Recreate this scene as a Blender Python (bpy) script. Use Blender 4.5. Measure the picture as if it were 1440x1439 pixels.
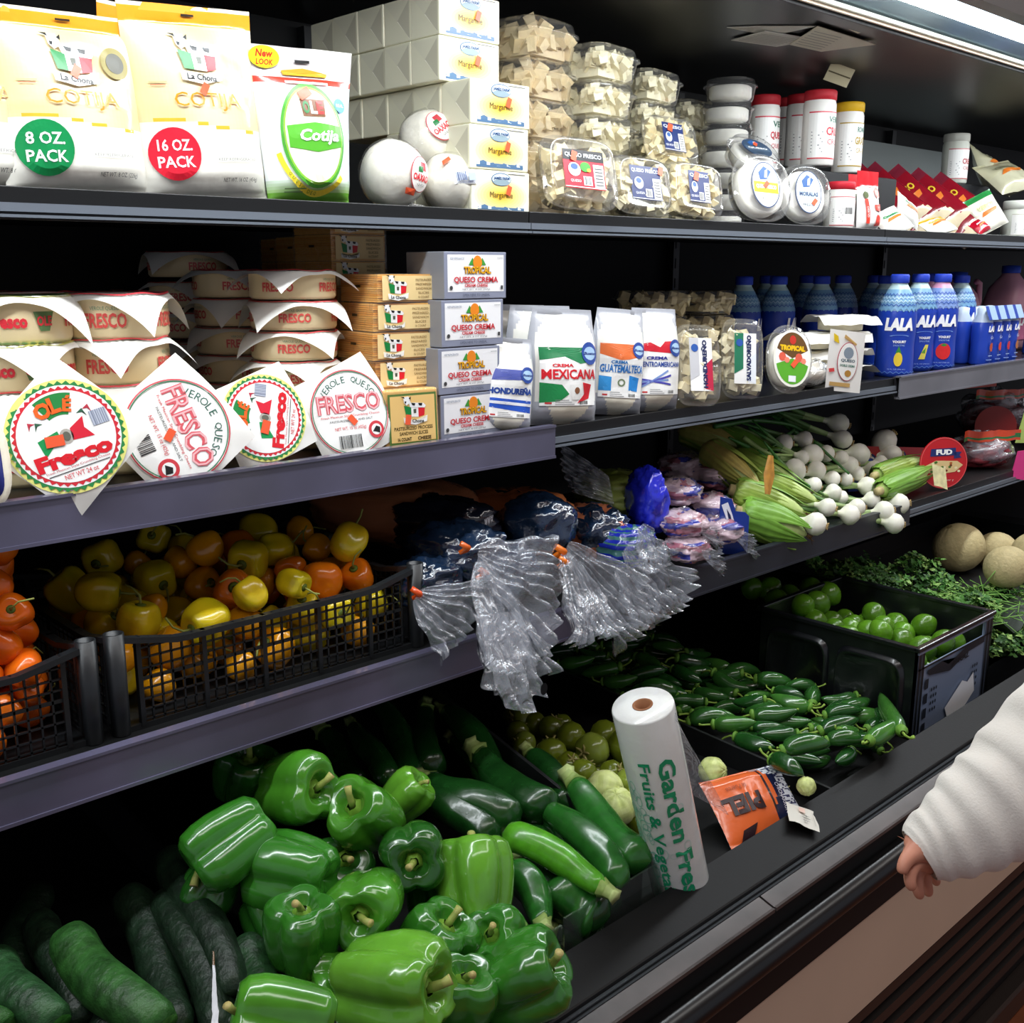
import bpy, math, random
from mathutils import Vector, Matrix, Euler, noise
from math import sin, cos, pi, radians, sqrt, atan2

sc = bpy.context.scene
C = bpy.context.scene.collection
for _o in list(bpy.data.objects):
    bpy.data.objects.remove(_o)
ZC = 1.55                      # eye height; x runs along the case, y into it, z up

# ---------------------------------------------------------------- camera
F_ = 1500.0; HOR = 378.0; VPX = 2350.0
PIT = math.atan((720 - HOR) / F_)
AZ = math.atan((VPX - 720) / (F_ / cos(PIT)))
FW = Vector((cos(AZ) * cos(PIT), sin(AZ) * cos(PIT), -sin(PIT)))
RT = Vector((sin(AZ), -cos(AZ), 0.0))
UP = RT.cross(FW)
cam_d = bpy.data.cameras.new('camera'); cam = bpy.data.objects.new('camera', cam_d); C.objects.link(cam)
cam_d.sensor_fit = 'HORIZONTAL'; cam_d.sensor_width = 36.0; cam_d.lens = 36.0 * F_ / 1440.0
cam_d.clip_start = 0.02
cam.matrix_world = Matrix(((RT.x, UP.x, -FW.x, 0), (RT.y, UP.y, -FW.y, 0), (RT.z, UP.z, -FW.z, ZC), (0, 0, 0, 1)))
sc.camera = cam

# ---------------------------------------------------------------- world, lights, exposure
w = bpy.data.worlds.new('world'); sc.world = w; w.use_nodes = True
wb = w.node_tree.nodes['Background']; wb.inputs[0].default_value = (0.86, 0.88, 1.0, 1); wb.inputs[1].default_value = 0.22
sc.view_settings.view_transform = 'Standard'; sc.view_settings.look = 'None'
sc.view_settings.exposure = 0.58; sc.view_settings.gamma = 1.0; sc.view_settings.use_curve_mapping = False


def area(name, loc, target, sx, sy, power, color):
    l = bpy.data.lights.new(name, 'AREA'); l.shape = 'RECTANGLE'; l.size = sx; l.size_y = sy
    l.energy = power; l.color = color
    o = bpy.data.objects.new(name, l); C.objects.link(o)
    o.location = (loc[0], loc[1], loc[2] + ZC)
    d = Vector(target) - Vector(loc)
    o.rotation_euler = d.to_track_quat('-Z', 'Y').to_euler()
    return o


area('canopy_tube_glow', (1.6, 0.985, 0.425), (1.6, 1.16, -0.4), 5.6, 0.06, 17.5, (0.93, 0.97, 1.0))
area('store_ceiling_light', (0.8, -0.1, 1.40), (1.2, 0.9, -0.8), 3.2, 0.35, 15, (1.0, 0.98, 0.95))
area('store_ceiling_light', (3.4, -0.1, 1.40), (2.6, 0.9, -0.8), 2.4, 0.35, 11, (1.0, 0.97, 0.93))


# ---------------------------------------------------------------- pixel helpers (photo frame 1440 x 1439)
def ray(u, v): return FW + RT * ((u - 720) / F_) + UP * ((719.5 - v) / F_)
def at_y(u, v, y): d = ray(u, v); return d * (y / d.y)
def at_z(u, v, z): d = ray(u, v); return d * (z / d.z)
def at_w(u, v, wd): return ray(u, v) * wd
def X(u, y, z):
    c = (u - 720) / F_
    return -(y * (RT.y - c * FW.y) - c * z * FW.z) / (RT.x - c * FW.x)
def on_plane(u, v, a, b, y0=0.8):          # surface z = a + b*(y-y0)
    d = ray(u, v); s = (a - b * y0) / (d.z - b * d.y); return d * s


# ---------------------------------------------------------------- colour
def lin(c):
    c = c.lstrip('#'); c = c if len(c) == 6 else ''.join(x * 2 for x in c); v = [int(c[i:i + 2], 16) / 255 for i in (0, 2, 4)]
    return tuple(x / 12.92 if x <= 0.04045 else ((x + 0.055) / 1.055) ** 2.4 for x in v) + (1.0,)
_lc = {}
def L(c):
    if isinstance(c, tuple): return c
    if c not in _lc: _lc[c] = lin(c)
    return _lc[c]
def mixc(a, b, t): a = L(a); b = L(b); return tuple(a[i] * (1 - t) + b[i] * t for i in range(4))


# ---------------------------------------------------------------- materials
MATS = {}
def pm(name, rough=0.5, metal=0.0, spec=0.5, coat=0.0, base=None, var=0.0, vscale=20.0, bump=0.0, bscale=60.0, trans=0.0, sss=0.0, rand=0.0):
    """principled material that takes its colour from the printed/plain colour attribute (or base)"""
    if name in MATS: return MATS[name]
    m = bpy.data.materials.new(name); m.use_nodes = True; nt = m.node_tree; N = nt.nodes; K = nt.links
    b = N['Principled BSDF']
    b.inputs['Roughness'].default_value = rough; b.inputs['Metallic'].default_value = metal
    b.inputs['Specular IOR Level'].default_value = spec; b.inputs['Coat Weight'].default_value = coat
    b.inputs['Coat Roughness'].default_value = 0.08
    if sss: b.inputs['Subsurface Weight'].default_value = sss; b.inputs['Subsurface Radius'].default_value = (0.01, 0.01, 0.006)
    if base is None:
        a = N.new('ShaderNodeAttribute'); a.attribute_name = 'Col'; out = a.outputs['Color']
    else:
        a = N.new('ShaderNodeRGB'); a.outputs[0].default_value = L(base); out = a.outputs[0]
    tc = N.new('ShaderNodeTexCoord')
    if var or rand:
        if var:
            n = N.new('ShaderNodeTexNoise'); n.inputs['Scale'].default_value = vscale; n.inputs['Detail'].default_value = 4
            K.new(tc.outputs['Object'], n.inputs['Vector'])
            mr = N.new('ShaderNodeMapRange'); mr.inputs[1].default_value = 0.3; mr.inputs[2].default_value = 0.7
            mr.inputs[3].default_value = 1 - var; mr.inputs[4].default_value = 1 + var
            K.new(n.outputs[0], mr.inputs[0]); sc_out = mr.outputs[0]
            hs = N.new('ShaderNodeVectorMath'); hs.operation = 'SCALE'; K.new(out, hs.inputs[0]); K.new(sc_out, hs.inputs['Scale']); out = hs.outputs[0]
        if rand:
            oi = N.new('ShaderNodeObjectInfo'); m2 = N.new('ShaderNodeMapRange'); m2.inputs[3].default_value = 1 - rand; m2.inputs[4].default_value = 1 + rand
            K.new(oi.outputs['Random'], m2.inputs[0])
            h2 = N.new('ShaderNodeVectorMath'); h2.operation = 'SCALE'; K.new(out, h2.inputs[0]); K.new(m2.outputs[0], h2.inputs['Scale']); out = h2.outputs[0]
    K.new(out, b.inputs['Base Color'])
    if bump:
        n2 = N.new('ShaderNodeTexNoise'); n2.inputs['Scale'].default_value = bscale; n2.inputs['Detail'].default_value = 3
        K.new(tc.outputs['Object'], n2.inputs['Vector'])
        bp = N.new('ShaderNodeBump'); bp.inputs['Strength'].default_value = bump; bp.inputs['Distance'].default_value = 0.004
        K.new(n2.outputs[0], bp.inputs['Height']); K.new(bp.outputs[0], b.inputs['Normal'])
        if coat: K.new(bp.outputs[0], b.inputs['Coat Normal'])
    MATS[name] = m; return m


def clear_mat(name, tint='#ffffff', milky=0.0, rough=0.08, gl=1.0, bump=0.0, bscale=40, milk='#ffffff'):
    m = bpy.data.materials.new(name); m.use_nodes = True; nt = m.node_tree; N = nt.nodes; K = nt.links
    N.remove(N['Principled BSDF'])
    tr = N.new('ShaderNodeBsdfTransparent'); tr.inputs[0].default_value = L(tint)
    g = N.new('ShaderNodeBsdfGlossy'); g.inputs['Roughness'].default_value = rough
    d = N.new('ShaderNodeBsdfDiffuse'); d.inputs[0].default_value = L(milk)
    fr = N.new('ShaderNodeLayerWeight'); fr.inputs[0].default_value = 0.5
    pw = N.new('ShaderNodeMath'); pw.operation = 'POWER'; pw.inputs[1].default_value = 3.5; K.new(fr.outputs['Facing'], pw.inputs[0])
    mu = N.new('ShaderNodeMath'); mu.operation = 'MULTIPLY_ADD'; mu.inputs[1].default_value = .55 * gl; mu.inputs[2].default_value = .045 * gl; mu.use_clamp = True
    K.new(pw.outputs[0], mu.inputs[0])
    m1 = N.new('ShaderNodeMixShader'); m1.inputs[0].default_value = milky
    K.new(tr.outputs[0], m1.inputs[1]); K.new(d.outputs[0], m1.inputs[2])
    m2 = N.new('ShaderNodeMixShader'); K.new(mu.outputs[0], m2.inputs[0]); K.new(m1.outputs[0], m2.inputs[1]); K.new(g.outputs[0], m2.inputs[2])
    K.new(m2.outputs[0], N['Material Output'].inputs[0])
    if bump:
        tc = N.new('ShaderNodeTexCoord'); n2 = N.new('ShaderNodeTexNoise'); n2.inputs['Scale'].default_value = bscale; n2.inputs['Detail'].default_value = 3
        n2.inputs['Distortion'].default_value = 1.5
        K.new(tc.outputs['Object'], n2.inputs['Vector'])
        bp = N.new('ShaderNodeBump'); bp.inputs['Strength'].default_value = bump; bp.inputs['Distance'].default_value = 0.006
        K.new(n2.outputs[0], bp.inputs['Height']); K.new(bp.outputs[0], g.inputs['Normal']); K.new(bp.outputs[0], fr.inputs['Normal']); K.new(bp.outputs[0], d.inputs['Normal'])
    MATS[name] = m; return m


def emis(name, color, strength):
    m = bpy.data.materials.new(name); m.use_nodes = True; nt = m.node_tree
    b = nt.nodes['Principled BSDF']; b.inputs['Emission Color'].default_value = L(color); b.inputs['Emission Strength'].default_value = strength
    b.inputs['Base Color'].default_value = L(color); MATS[name] = m; return m


PRINT = pm('printed_gloss', rough=0.32, spec=0.5)
PAPER = pm('printed_paper', rough=0.75, spec=0.25)
FOILBAG = pm('glossy_bag_film', rough=0.22, spec=0.6, coat=0.4, bump=0.35, bscale=28)
MATTE = pm('matte_plastic', rough=0.55, spec=0.3)
BLACK = pm('black_metal', rough=0.38, spec=0.4, base='#101112', var=0.15, vscale=6)
BLACKP = pm('black_plastic', rough=0.42, spec=0.45, base='#131416', bump=0.08, bscale=90)
DARKIN = pm('dark_liner', rough=0.6, spec=0.3, base='#0b0c0d')
PEPPER = pm('pepper_skin', rough=0.2, spec=0.55, coat=0.6, var=0.22, vscale=16, bump=0.12, bscale=22, rand=0.12)
VEGM = pm('vegetable_skin', rough=0.45, spec=0.4, var=0.5, vscale=60, bump=0.5, bscale=110, rand=0.15)
ZUCM = pm('zucchini_skin', rough=0.25, spec=0.5, coat=0.3, var=0.25, vscale=45, bump=0.06, bscale=60, rand=0.18)
WAXY = pm('waxy_fruit', rough=0.22, spec=0.5, coat=0.35, var=0.12, vscale=25, bump=0.06, bscale=50, rand=0.12)
BULB = pm('onion_skin', rough=0.35, spec=0.45, var=0.07, vscale=40, rand=0.05, sss=0.15)
LEAF = pm('leaf', rough=0.5, spec=0.35, var=0.25, vscale=60)
CHEESE = pm('cheese', rough=0.6, spec=0.3, var=0.05, vscale=50, sss=0.1, bump=0.2, bscale=120)
STEMM = pm('stem', rough=0.55, spec=0.3, var=0.15, vscale=80)
CLEAR = clear_mat('clear_clamshell', gl=1.5, rough=0.06, milky=0.05)
CLEARB = clear_mat('crumpled_clear_film', gl=3.2, rough=0.15, milky=0.21, bump=1.0, bscale=42, milk='#e6eefc')
CLEARL = clear_mat('shrink_film', gl=1.3, rough=0.12, milky=0.04, bump=0.5, bscale=45)
RAILM = clear_mat('clear_price_rail', tint='#c9c9d4', gl=2.2, rough=0.22, milky=0.30, milk='#8f8fa2')
GUARD = clear_mat('clear_guard', tint='#e4ece8', gl=2.0, rough=0.06, milky=0.05, milk='#aab4b0')
METAL = pm('brushed_metal', rough=0.3, metal=0.9, base='#9aa0a6')
STEEL = pm('lip_metal', rough=0.3, metal=0.5, base='#44484c')
SKIN = pm('skin', rough=0.5, spec=0.4, base='#c98a72', var=0.08, vscale=30, sss=0.15)
KNIT = pm('cream_knit', rough=0.9, spec=0.15, base='#e6e2da', bump=0.2, bscale=400)


# ---------------------------------------------------------------- text cache
_txt = {}
def text_mesh(s, bold=0.0, shear=0.0):
    k = (s, bold, shear)
    if k in _txt: return _txt[k]
    cu = bpy.data.curves.new('t', 'FONT'); cu.body = s; cu.size = 1.0; cu.offset = bold; cu.shear = shear; cu.resolution_u = 2
    o = bpy.data.objects.new('t', cu); C.objects.link(o)
    dg = bpy.context.evaluated_depsgraph_get(); dg.update()
    me = bpy.data.meshes.new_from_object(o.evaluated_get(dg))
    vs = [(v.co.x, v.co.y) for v in me.vertices]; fs = [tuple(p.vertices) for p in me.polygons]
    bpy.data.objects.remove(o); bpy.data.curves.remove(cu); bpy.data.meshes.remove(me)
    if vs:
        x0 = min(a for a, _ in vs); x1 = max(a for a, _ in vs); y0 = min(b for _, b in vs); y1 = max(b for _, b in vs)
    else: x0 = y0 = 0; x1 = y1 = 1
    vs = [(a - x0, b - y0) for a, b in vs]
    _txt[k] = (vs, fs, x1 - x0, y1 - y0); return _txt[k]


# ---------------------------------------------------------------- mesh builder
class MB:
    def __init__(s, sub=0): s.v = []; s.f = []; s.c = []; s.sm = []; s.sub = sub
    def add(s, vs, fs, col='#ffffff', smooth=False):
        n = len(s.v); s.v += [tuple(p) for p in vs]
        multi = isinstance(col, list)
        for i, f in enumerate(fs):
            s.f.append(tuple(a + n for a in f)); s.c.append(L(col[i]) if multi else L(col)); s.sm.append(smooth)
        return s
    def box(s, x0, x1, y0, y1, z0, z1, col='#ffffff', M=None):
        vs = [Vector((x, y, z)) for z in (z0, z1) for y in (y0, y1) for x in (x0, x1)]
        if M: vs = [M @ p for p in vs]
        cols = col
        return s.add(vs, [(4, 5, 7, 6), (0, 2, 3, 1), (0, 1, 5, 4), (2, 6, 7, 3), (0, 4, 6, 2), (1, 3, 7, 5)], cols)
    def grid(s, fn, nu, nv, col='#ffffff', wrapu=False, smooth=True, flip=False, thick=None):
        cu = nu if wrapu else nu + 1
        vs = [fn(i / nu, j / nv) for j in range(nv + 1) for i in range(cu)]
        fs = []; cs = []
        for j in range(nv):
            for i in range(nu):
                a = j * cu + i; b = j * cu + (i + 1) % cu; q = (a, b, b + cu, a + cu)
                fs.append(q[::-1] if flip else q)
                cs.append(col((i + .5) / nu, (j + .5) / nv) if callable(col) else col)
        return s.add(vs, fs, cs, smooth)
    def tube(s, pts, rad, n=10, col='#ffffff', caps=True, smooth=True, colf=None, mod=None):
        pts = [Vector(p) for p in pts]; m = len(pts)
        rad = rad if isinstance(rad, (list, tuple)) else [rad] * m
        t0 = (pts[1] - pts[0]).normalized(); up = Vector((0, 0, 1)) if abs(t0.z) < .9 else Vector((1, 0, 0))
        u = t0.cross(up).normalized(); base = len(s.v); vs = []; fs = []; cs = []
        for i, p in enumerate(pts):
            t = (pts[min(i + 1, m - 1)] - pts[max(i - 1, 0)]).normalized()
            u = (u - t * u.dot(t)).normalized(); wv = t.cross(u)
            for k in range(n):
                a = 2 * pi * k / n; r = rad[i] * (mod(a, i / (m - 1)) if mod else 1)
                vs.append(p + u * (cos(a) * r) + wv * (sin(a) * r))
        for i in range(m - 1):
            for k in range(n):
                a = i * n + k; b = i * n + (k + 1) % n; fs.append((a, b, b + n, a + n)); cs.append(colf((i + .5) / (m - 1)) if colf else col)
        if caps:
            fs.append(tuple(range(n))[::-1]); cs.append(colf(0) if colf else col)
            fs.append(tuple((m - 1) * n + k for k in range(n))); cs.append(colf(1) if colf else col)
        return s.add(vs, fs, cs, smooth)
    def lathe(s, prof, n=24, col='#ffffff', smooth=True, c=(0, 0, 0), mod=None, colf=None):
        fs = []; cs = []; vs = []; m = len(prof)
        for j, (r, z) in enumerate(prof):
            for k in range(n):
                a = 2 * pi * k / n; q = r * (mod(a, j / (m - 1)) if mod else 1)
                vs.append((c[0] + cos(a) * q, c[1] + sin(a) * q, c[2] + z))
        for j in range(m - 1):
            for k in range(n):
                a = j * n + k; b = j * n + (k + 1) % n; fs.append((a, b, b + n, a + n)); cs.append(colf(j / (m - 2 or 1)) if colf else col)
        return s.add(vs, fs, cs, smooth)
    def loft(s, rings, col='#ffffff', smooth=True, capa=True, capb=True):
        n = len(rings[0]); vs = [p for r in rings for p in r]; fs = []
        for j in range(len(rings) - 1):
            for k in range(n):
                a = j * n + k; b = j * n + (k + 1) % n; fs.append((a, b, b + n, a + n))
        if capa: fs.append(tuple(range(n))[::-1])
        if capb: fs.append(tuple((len(rings) - 1) * n + k for k in range(n)))
        return s.add(vs, fs, col, smooth)
    # ---- flat art through a mapping m(x, y, h)
    def rect(s, m, x0, y0, x1, y1, col, h=1, nx=1, ny=1):
        H = h * 0.0003
        if s.sub: nx = max(nx, int(abs(x1 - x0) / .008)); ny = max(ny, int(abs(y1 - y0) / .008))
        return s.grid(lambda a, b: m(x0 + (x1 - x0) * a, y0 + (y1 - y0) * b, H), nx, ny, col, smooth=False)
    def poly(s, m, pts, col, h=1):
        cx = sum(p[0] for p in pts) / len(pts); cy = sum(p[1] for p in pts) / len(pts); H = h * 0.0003
        n = len(pts); vs = []; fs = []
        def sub(a, b, c, d):
            l = max((a[0] - b[0]) ** 2 + (a[1] - b[1]) ** 2, (b[0] - c[0]) ** 2 + (b[1] - c[1]) ** 2, (c[0] - a[0]) ** 2 + (c[1] - a[1]) ** 2)
            if d and l > .011 ** 2:
                ab = ((a[0] + b[0]) / 2, (a[1] + b[1]) / 2); bc = ((b[0] + c[0]) / 2, (b[1] + c[1]) / 2); ac = ((a[0] + c[0]) / 2, (a[1] + c[1]) / 2)
                for t in ((a, ab, ac), (ab, b, bc), (ac, bc, c), (ab, bc, ac)): sub(*t, d - 1)
            else:
                k = len(vs); vs.extend((m(*a, H), m(*b, H), m(*c, H))); fs.append((k, k + 1, k + 2))
        for i in range(n): sub((cx, cy), pts[i], pts[(i + 1) % n], s.sub)
        return s.add(vs, fs, col)
    def ell(s, m, cx, cy, rx, ry, col, h=1, n=32, inner=0.0, a0=0, a1=2 * pi, rings=2, rot=0.0):
        H = h * 0.0003; ca, sa = cos(rot), sin(rot)
        def fn(a, b):
            t = a0 + (a1 - a0) * a; q = inner + (1 - inner) * b; x = rx * cos(t) * q; y = ry * sin(t) * q
            return m(cx + x * ca - y * sa, cy + x * sa + y * ca, H)
        return s.grid(fn, n, rings, col, smooth=False)
    def text(s, m, t, cx, cy, h, col, lay=2, w=None, rot=0.0, bold=0.0, shear=0.0):
        vs, fs, tw, th = text_mesh(t, bold, shear)
        k = h / max(th, .01); kx = (w / tw) if w else k; ca, sa = cos(rot), sin(rot); H = lay * 0.0003; out = []
        for x, y in vs:
            x = (x - tw / 2) * kx; y = (y - th / 2) * k; out.append(m(cx + x * ca - y * sa, cy + x * sa + y * ca, H))
        return s.add(out, fs, col)
    def arctext(s, m, t, cx, cy, r, h, col, a_mid=pi / 2, spread=2.0, lay=2, bold=0.0, inward=True):
        n = len(t)
        for i, ch in enumerate(t):
            if ch == ' ': continue
            a = a_mid + spread / 2 - spread * i / (n - 1)
            s.text(m, ch, cx + cos(a) * r, cy + sin(a) * r, h, col, lay, rot=a - pi / 2, bold=bold)
        return s
    def bars(s, m, x0, y0, x1, y1, col='#222222', h=2, n=13, vert=True, seed=1, back=None):
        rr = random.Random(seed)
        if back: s.rect(m, x0, y0, x1, y1, back, h - .5)
        L_ = (x1 - x0) if vert else (y1 - y0); st = L_ / n
        for i in range(n):
            a = i * st; b = a + st * rr.choice((.35, .5, .75))
            if vert: s.rect(m, x0 + a, y0, x0 + b, y1, col, h)
            else: s.rect(m, x0, y0 + a, x1, y0 + b, col, h)
        return s
    def build(s, name, mat, parent=None, loc=None, bevel=0, seg=2, merge=False):
        me = bpy.data.meshes.new(name); me.from_pydata(s.v, [], s.f)
        ca = me.color_attributes.new('Col', 'FLOAT_COLOR', 'CORNER'); data = []
        for f, c in zip(s.f, s.c): data += list(c) * len(f)
        ca.data.foreach_set('color', data)
        me.polygons.foreach_set('use_smooth', s.sm)
        me.materials.append(mat); me.update()
        o = bpy.data.objects.new(name, me); C.objects.link(o)
        if parent: o.parent = parent
        elif loc is None: o.location = (0, 0, ZC)
        else: o.location = (loc[0], loc[1], loc[2] + ZC)
        if bevel:
            b = o.modifiers.new('bevel', 'BEVEL'); b.width = bevel; b.segments = seg; b.limit_method = 'ANGLE'; b.angle_limit = radians(40)
            b.harden_normals = False
        return o


def thing(name, label, cat, loc=(0, 0, 0), rot=(0, 0, 0), group=None):
    o = bpy.data.objects.new(name, None); C.objects.link(o); o.empty_display_size = 0.02
    o.location = (loc[0], loc[1], loc[2] + ZC); o.rotation_euler = rot
    o['label'] = label; o['category'] = cat
    if group: o['group'] = group
    return o
def tag(o, label, cat, group=None, kind=None):
    o['label'] = label; o['category'] = cat
    if group: o['group'] = group
    if kind: o['kind'] = kind
    return o
def struct(o): o['kind'] = 'structure'; return o
KIDS = {}
def copy_tree(o, parent=None):
    c = o.copy(); C.objects.link(c)
    if parent: c.parent = parent
    for ch in [x for x in o.children]: copy_tree(ch, c)
    return c
PROTO = {}
def inst(key, fn, label, cat, loc, rot=(0, 0, 0), group=None, scale=None):
    if key in PROTO: o = copy_tree(PROTO[key])
    else: o = fn(); PROTO[key] = o
    o.location = (loc[0], loc[1], loc[2] + ZC)
    if isinstance(rot, Matrix): o.rotation_euler = rot.to_euler()
    else: o.rotation_euler = rot
    o.scale = (scale,) * 3 if isinstance(scale, (int, float)) else (scale or (1, 1, 1))
    o['label'] = label; o['category'] = cat
    if group: o['group'] = group
    elif 'group' in o: del o['group']
    return o
def nz(x, y=0, z=0): return noise.noise(Vector((x, y, z)))
def cdir(r, u, t): return (RT * r + UP * u - FW * t).normalized()      # right / up / towards the viewer
def axis_rot(axis, roll=0.0):                                        # matrix taking local +z to axis
    q = Vector(axis).normalized().to_track_quat('Z', 'Y'); return (q.to_matrix() @ Matrix.Rotation(roll, 3, 'Z')).to_4x4()
def flat(y0=0.0): return lambda x, y, h: (x, y0 - h, y)               # art on a front face (towards -y)
def curve_pts(a, b, sag, n=10):
    a = Vector(a); b = Vector(b); s_ = Vector(sag)
    return [a.lerp(b, i / n) + s_ * (4 * (i / n) * (1 - i / n)) for i in range(n + 1)]
S1, S2, S3 = 0.080, -0.243, -0.522        # shelf decks, relative to the eye
Y1, Y2, Y3 = 1.20, 1.15, 1.10             # shelf fronts
# ================================================================ the setting
XA, XB = -0.9, 5.2
m = MB(); m.box(-3, 8, -3.0, 3.0, -1.56, -1.55); struct(m.build('floor', pm('terracotta_floor', rough=0.35, base='#7a4226', var=0.25, vscale=5)))
m = MB(); m.box(XA, XB, 1.80, 1.84, -1.3, 0.44); struct(m.build('wall_back', DARKIN))
# ceiling of the shop: pinkish panels with fine lines
cm = bpy.data.materials.new('ceiling_panels'); cm.use_nodes = True; nt = cm.node_tree; b = nt.nodes['Principled BSDF']; b.inputs['Roughness'].default_value = .7
tcn = nt.nodes.new('ShaderNodeTexCoord'); wv = nt.nodes.new('ShaderNodeTexBrick'); wv.inputs['Scale'].default_value = 18
wv.inputs['Color1'].default_value = L('#f4bca2'); wv.inputs['Color2'].default_value = L('#ecb296'); wv.inputs['Mortar'].default_value = L('#6e4a3c'); wv.inputs['Mortar Size'].default_value = .03
nt.links.new(tcn.outputs['Object'], wv.inputs[0]); nt.links.new(wv.outputs[0], b.inputs['Base Color'])
m = MB(); m.box(-4, 12, -3.0, 9, 1.45, 1.50); struct(m.build('ceiling', cm))

case = thing('refrigerated_case', 'long black open-front refrigerated case holding three shelves of dairy over a produce bin', 'refrigerator')
case['label'] = 'long black open-front refrigerated case around the shelves and the bottom produce bin'
def cp(name, mb, mat, **k): o = mb.build(name, mat, case, **k); return o
# canopy: underside, black front edge, fascia
m = MB(); m.box(XA, XB, 1.115, 1.84, .44, .455); cp('canopy_underside', m, pm('canopy_black', rough=.38, spec=.4, base='#161717', var=.5, vscale=3, bump=.15, bscale=5))
m = MB(); m.box(XA, XB, 1.075, 1.115, .430, .462); cp('canopy_edge', m, BLACK, bevel=.003)
m = MB(); m.box(XA, XB, .865, .895, .438, .470); m.box(XA, XB, .865, 1.84, .470, .475, '#555555'); cp('canopy_fascia', m, pm('fascia', rough=.4, base='#6f6d6c'))
# reflector with fine ribs
m = MB()
N_ = 520
for i in range(N_):
    x0 = XA + (XB - XA) * i / N_; x1 = XA + (XB - XA) * (i + .5) / N_; x2 = XA + (XB - XA) * (i + 1) / N_
    m.add([(x0, 1.075, .446), (x1, 1.075, .449), (x1, .90, .466), (x0, .90, .463), (x2, 1.075, .446), (x2, .90, .463)], [(0, 1, 2, 3), (1, 4, 5, 2)], '#8fa0a8')
cp('ribbed_reflector', m, pm('reflector', rough=.25, metal=.6))
m = MB(); m.box(XA, XB, 1.052, 1.058, .438, .445, '#c8cfbf'); m.box(XA, XB, 1.062, 1.067, .434, .440, '#b9a58f'); cp('reflector_trim', m, PRINT)
tub = thing('tube_light', 'bright white fluorescent tube running along the underside of the canopy front', 'light')
m = MB()
for k in range(5):
    x0 = XA + k * 1.22; m.tube([(x0 + .02, .955, .449), (x0 + 1.19, .955, .449)], .012, 10)
m.build('tube', emis('tube_glow', '#f4faff', 14), tub)
m = MB()
for k in range(6):
    x0 = XA + k * 1.22; m.box(x0 - .02, x0 + .02, .94, .97, .435, .468, '#30343a')
m.build('lamp_holder', PRINT, tub)

# shelf decks with front lips and price rails
def shelf(x0, x1, y, z, rail, label, name='shelf', depth=.62):
    t = thing(name, label, 'shelf', (x0, y, z)); w_ = x1 - x0
    m = MB(); m.box(.001, w_ - .001, .004, depth, -.014, 0); m.build('deck', BLACK, t)
    if rail:
        m = MB(); m.box(.001, w_ - .001, 0, .006, -.040, .006); m.build('front_lip', pm('lip_grey', rough=.4, base='#34343a'), t)
        # clear rail sloping outwards
        m = MB(); m.box(.002, w_ - .002, -.012, -.009, -.040, .007, '#8c8ca0'); m.box(.002, w_ - .002, -.014, .000, .005, .0085, '#b6b6c4'); m.box(.002, w_ - .002, -.014, .000, -.043, -.039, '#d8d8e0')
        m.build('price_rail', pm('dark_rail', rough=.35, spec=.5, base='#2b2d38', var=.3, vscale=5) if rail == 2 else pm('silver_rail', rough=.3, spec=.6, coat=.3, base='#6b6b72', var=.25, vscale=5) if rail == 3 else pm('grey_rail', rough=.28, spec=.6, coat=.5, base='#545268', var=.35, vscale=4, bump=.1, bscale=14), t)
    else:
        m = MB(); m.box(.001, w_ - .001, 0, .005, -.030, .004, '#101010'); m.build('front_lip', BLACK, t, bevel=.001)
        m = MB(); m.box(.001, w_ - .001, -.005, .001, -.022, -.013, '#6d7378'); m.box(.001, w_ - .001, -.008, .001, -.028, -.025, '#6d7378')
        m.build('price_rail', pm('grey_channel', rough=.3, metal=.4, base='#7c848e'), t)
    return t
J = [XA, .069, 1.168, 2.262, 3.36, XB]
for i, nm in enumerate(('left end', 'left', 'middle', 'right', 'far right end')):
    shelf(J[i], J[i + 1], Y1, S1, False, 'black top shelf section at the %s of the case' % nm)
    shelf(J[i], J[i + 1], Y2, S2, (1, 1, 0, 3, 3)[i], 'black middle shelf section at the %s of the case' % nm)
    shelf(J[i], J[i + 1], Y3, S3, (1, 1, 2, 0, 0)[i], 'black lower shelf section above the produce bin at the %s of the case' % nm)
# slotted uprights
for x in (.069, 1.168, 2.262, 3.36):
    m = MB(); m.box(x - .012, x + .012, 1.775, 1.80, -1.1, .43, '#15171a')
    for k in range(28): m.box(x - .004, x + .004, 1.773, 1.776, -1.0 + k * .05, -.975 + k * .05, '#000000')
    cp('upright', m, PRINT)
m = MB(); m.box(3.08, 3.75, 1.765, 1.775, S1 + .02, .385); cp('back_panel', m, pm('pale_back_panel', rough=.5, base='#7d8583'))

# the bin
m = MB()
m.add([(XA, .805, -.96), (XB, .805, -.96), (XB, 1.80, -.86), (XA, 1.80, -.86)], [(0, 1, 2, 3)])
m.add([(XA, .805, -.96), (XB, .805, -.96), (XB, .805, -.829), (XA, .805, -.829)], [(0, 1, 2, 3)])
cp('bin_liner', m, DARKIN)
m = MB(); m.add([(XA, .805, -.828), (XB, .805, -.828), (XB, .742, -.846), (XA, .742, -.846), (XA, .742, -.90), (XB, .742, -.90), (XB, .805, -.90), (XA, .805, -.90)],
                [(0, 3, 2, 1), (3, 4, 5, 2), (4, 7, 6, 5)]); cp('front_ledge', m, pm('ledge_black', rough=.5, spec=.22, base='#060607', bump=.04, bscale=200), bevel=.003)
m = MB()
for k in range(2): m.box(XA, XB, .737 - .004 * k, .742, -.853 - .004 * k, -.851 - .004 * k, '#777777')
cp('rail_track', m, STEEL)
m = MB(); segs = [XA, .069, 1.168, 2.262, 3.36, XB]
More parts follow.
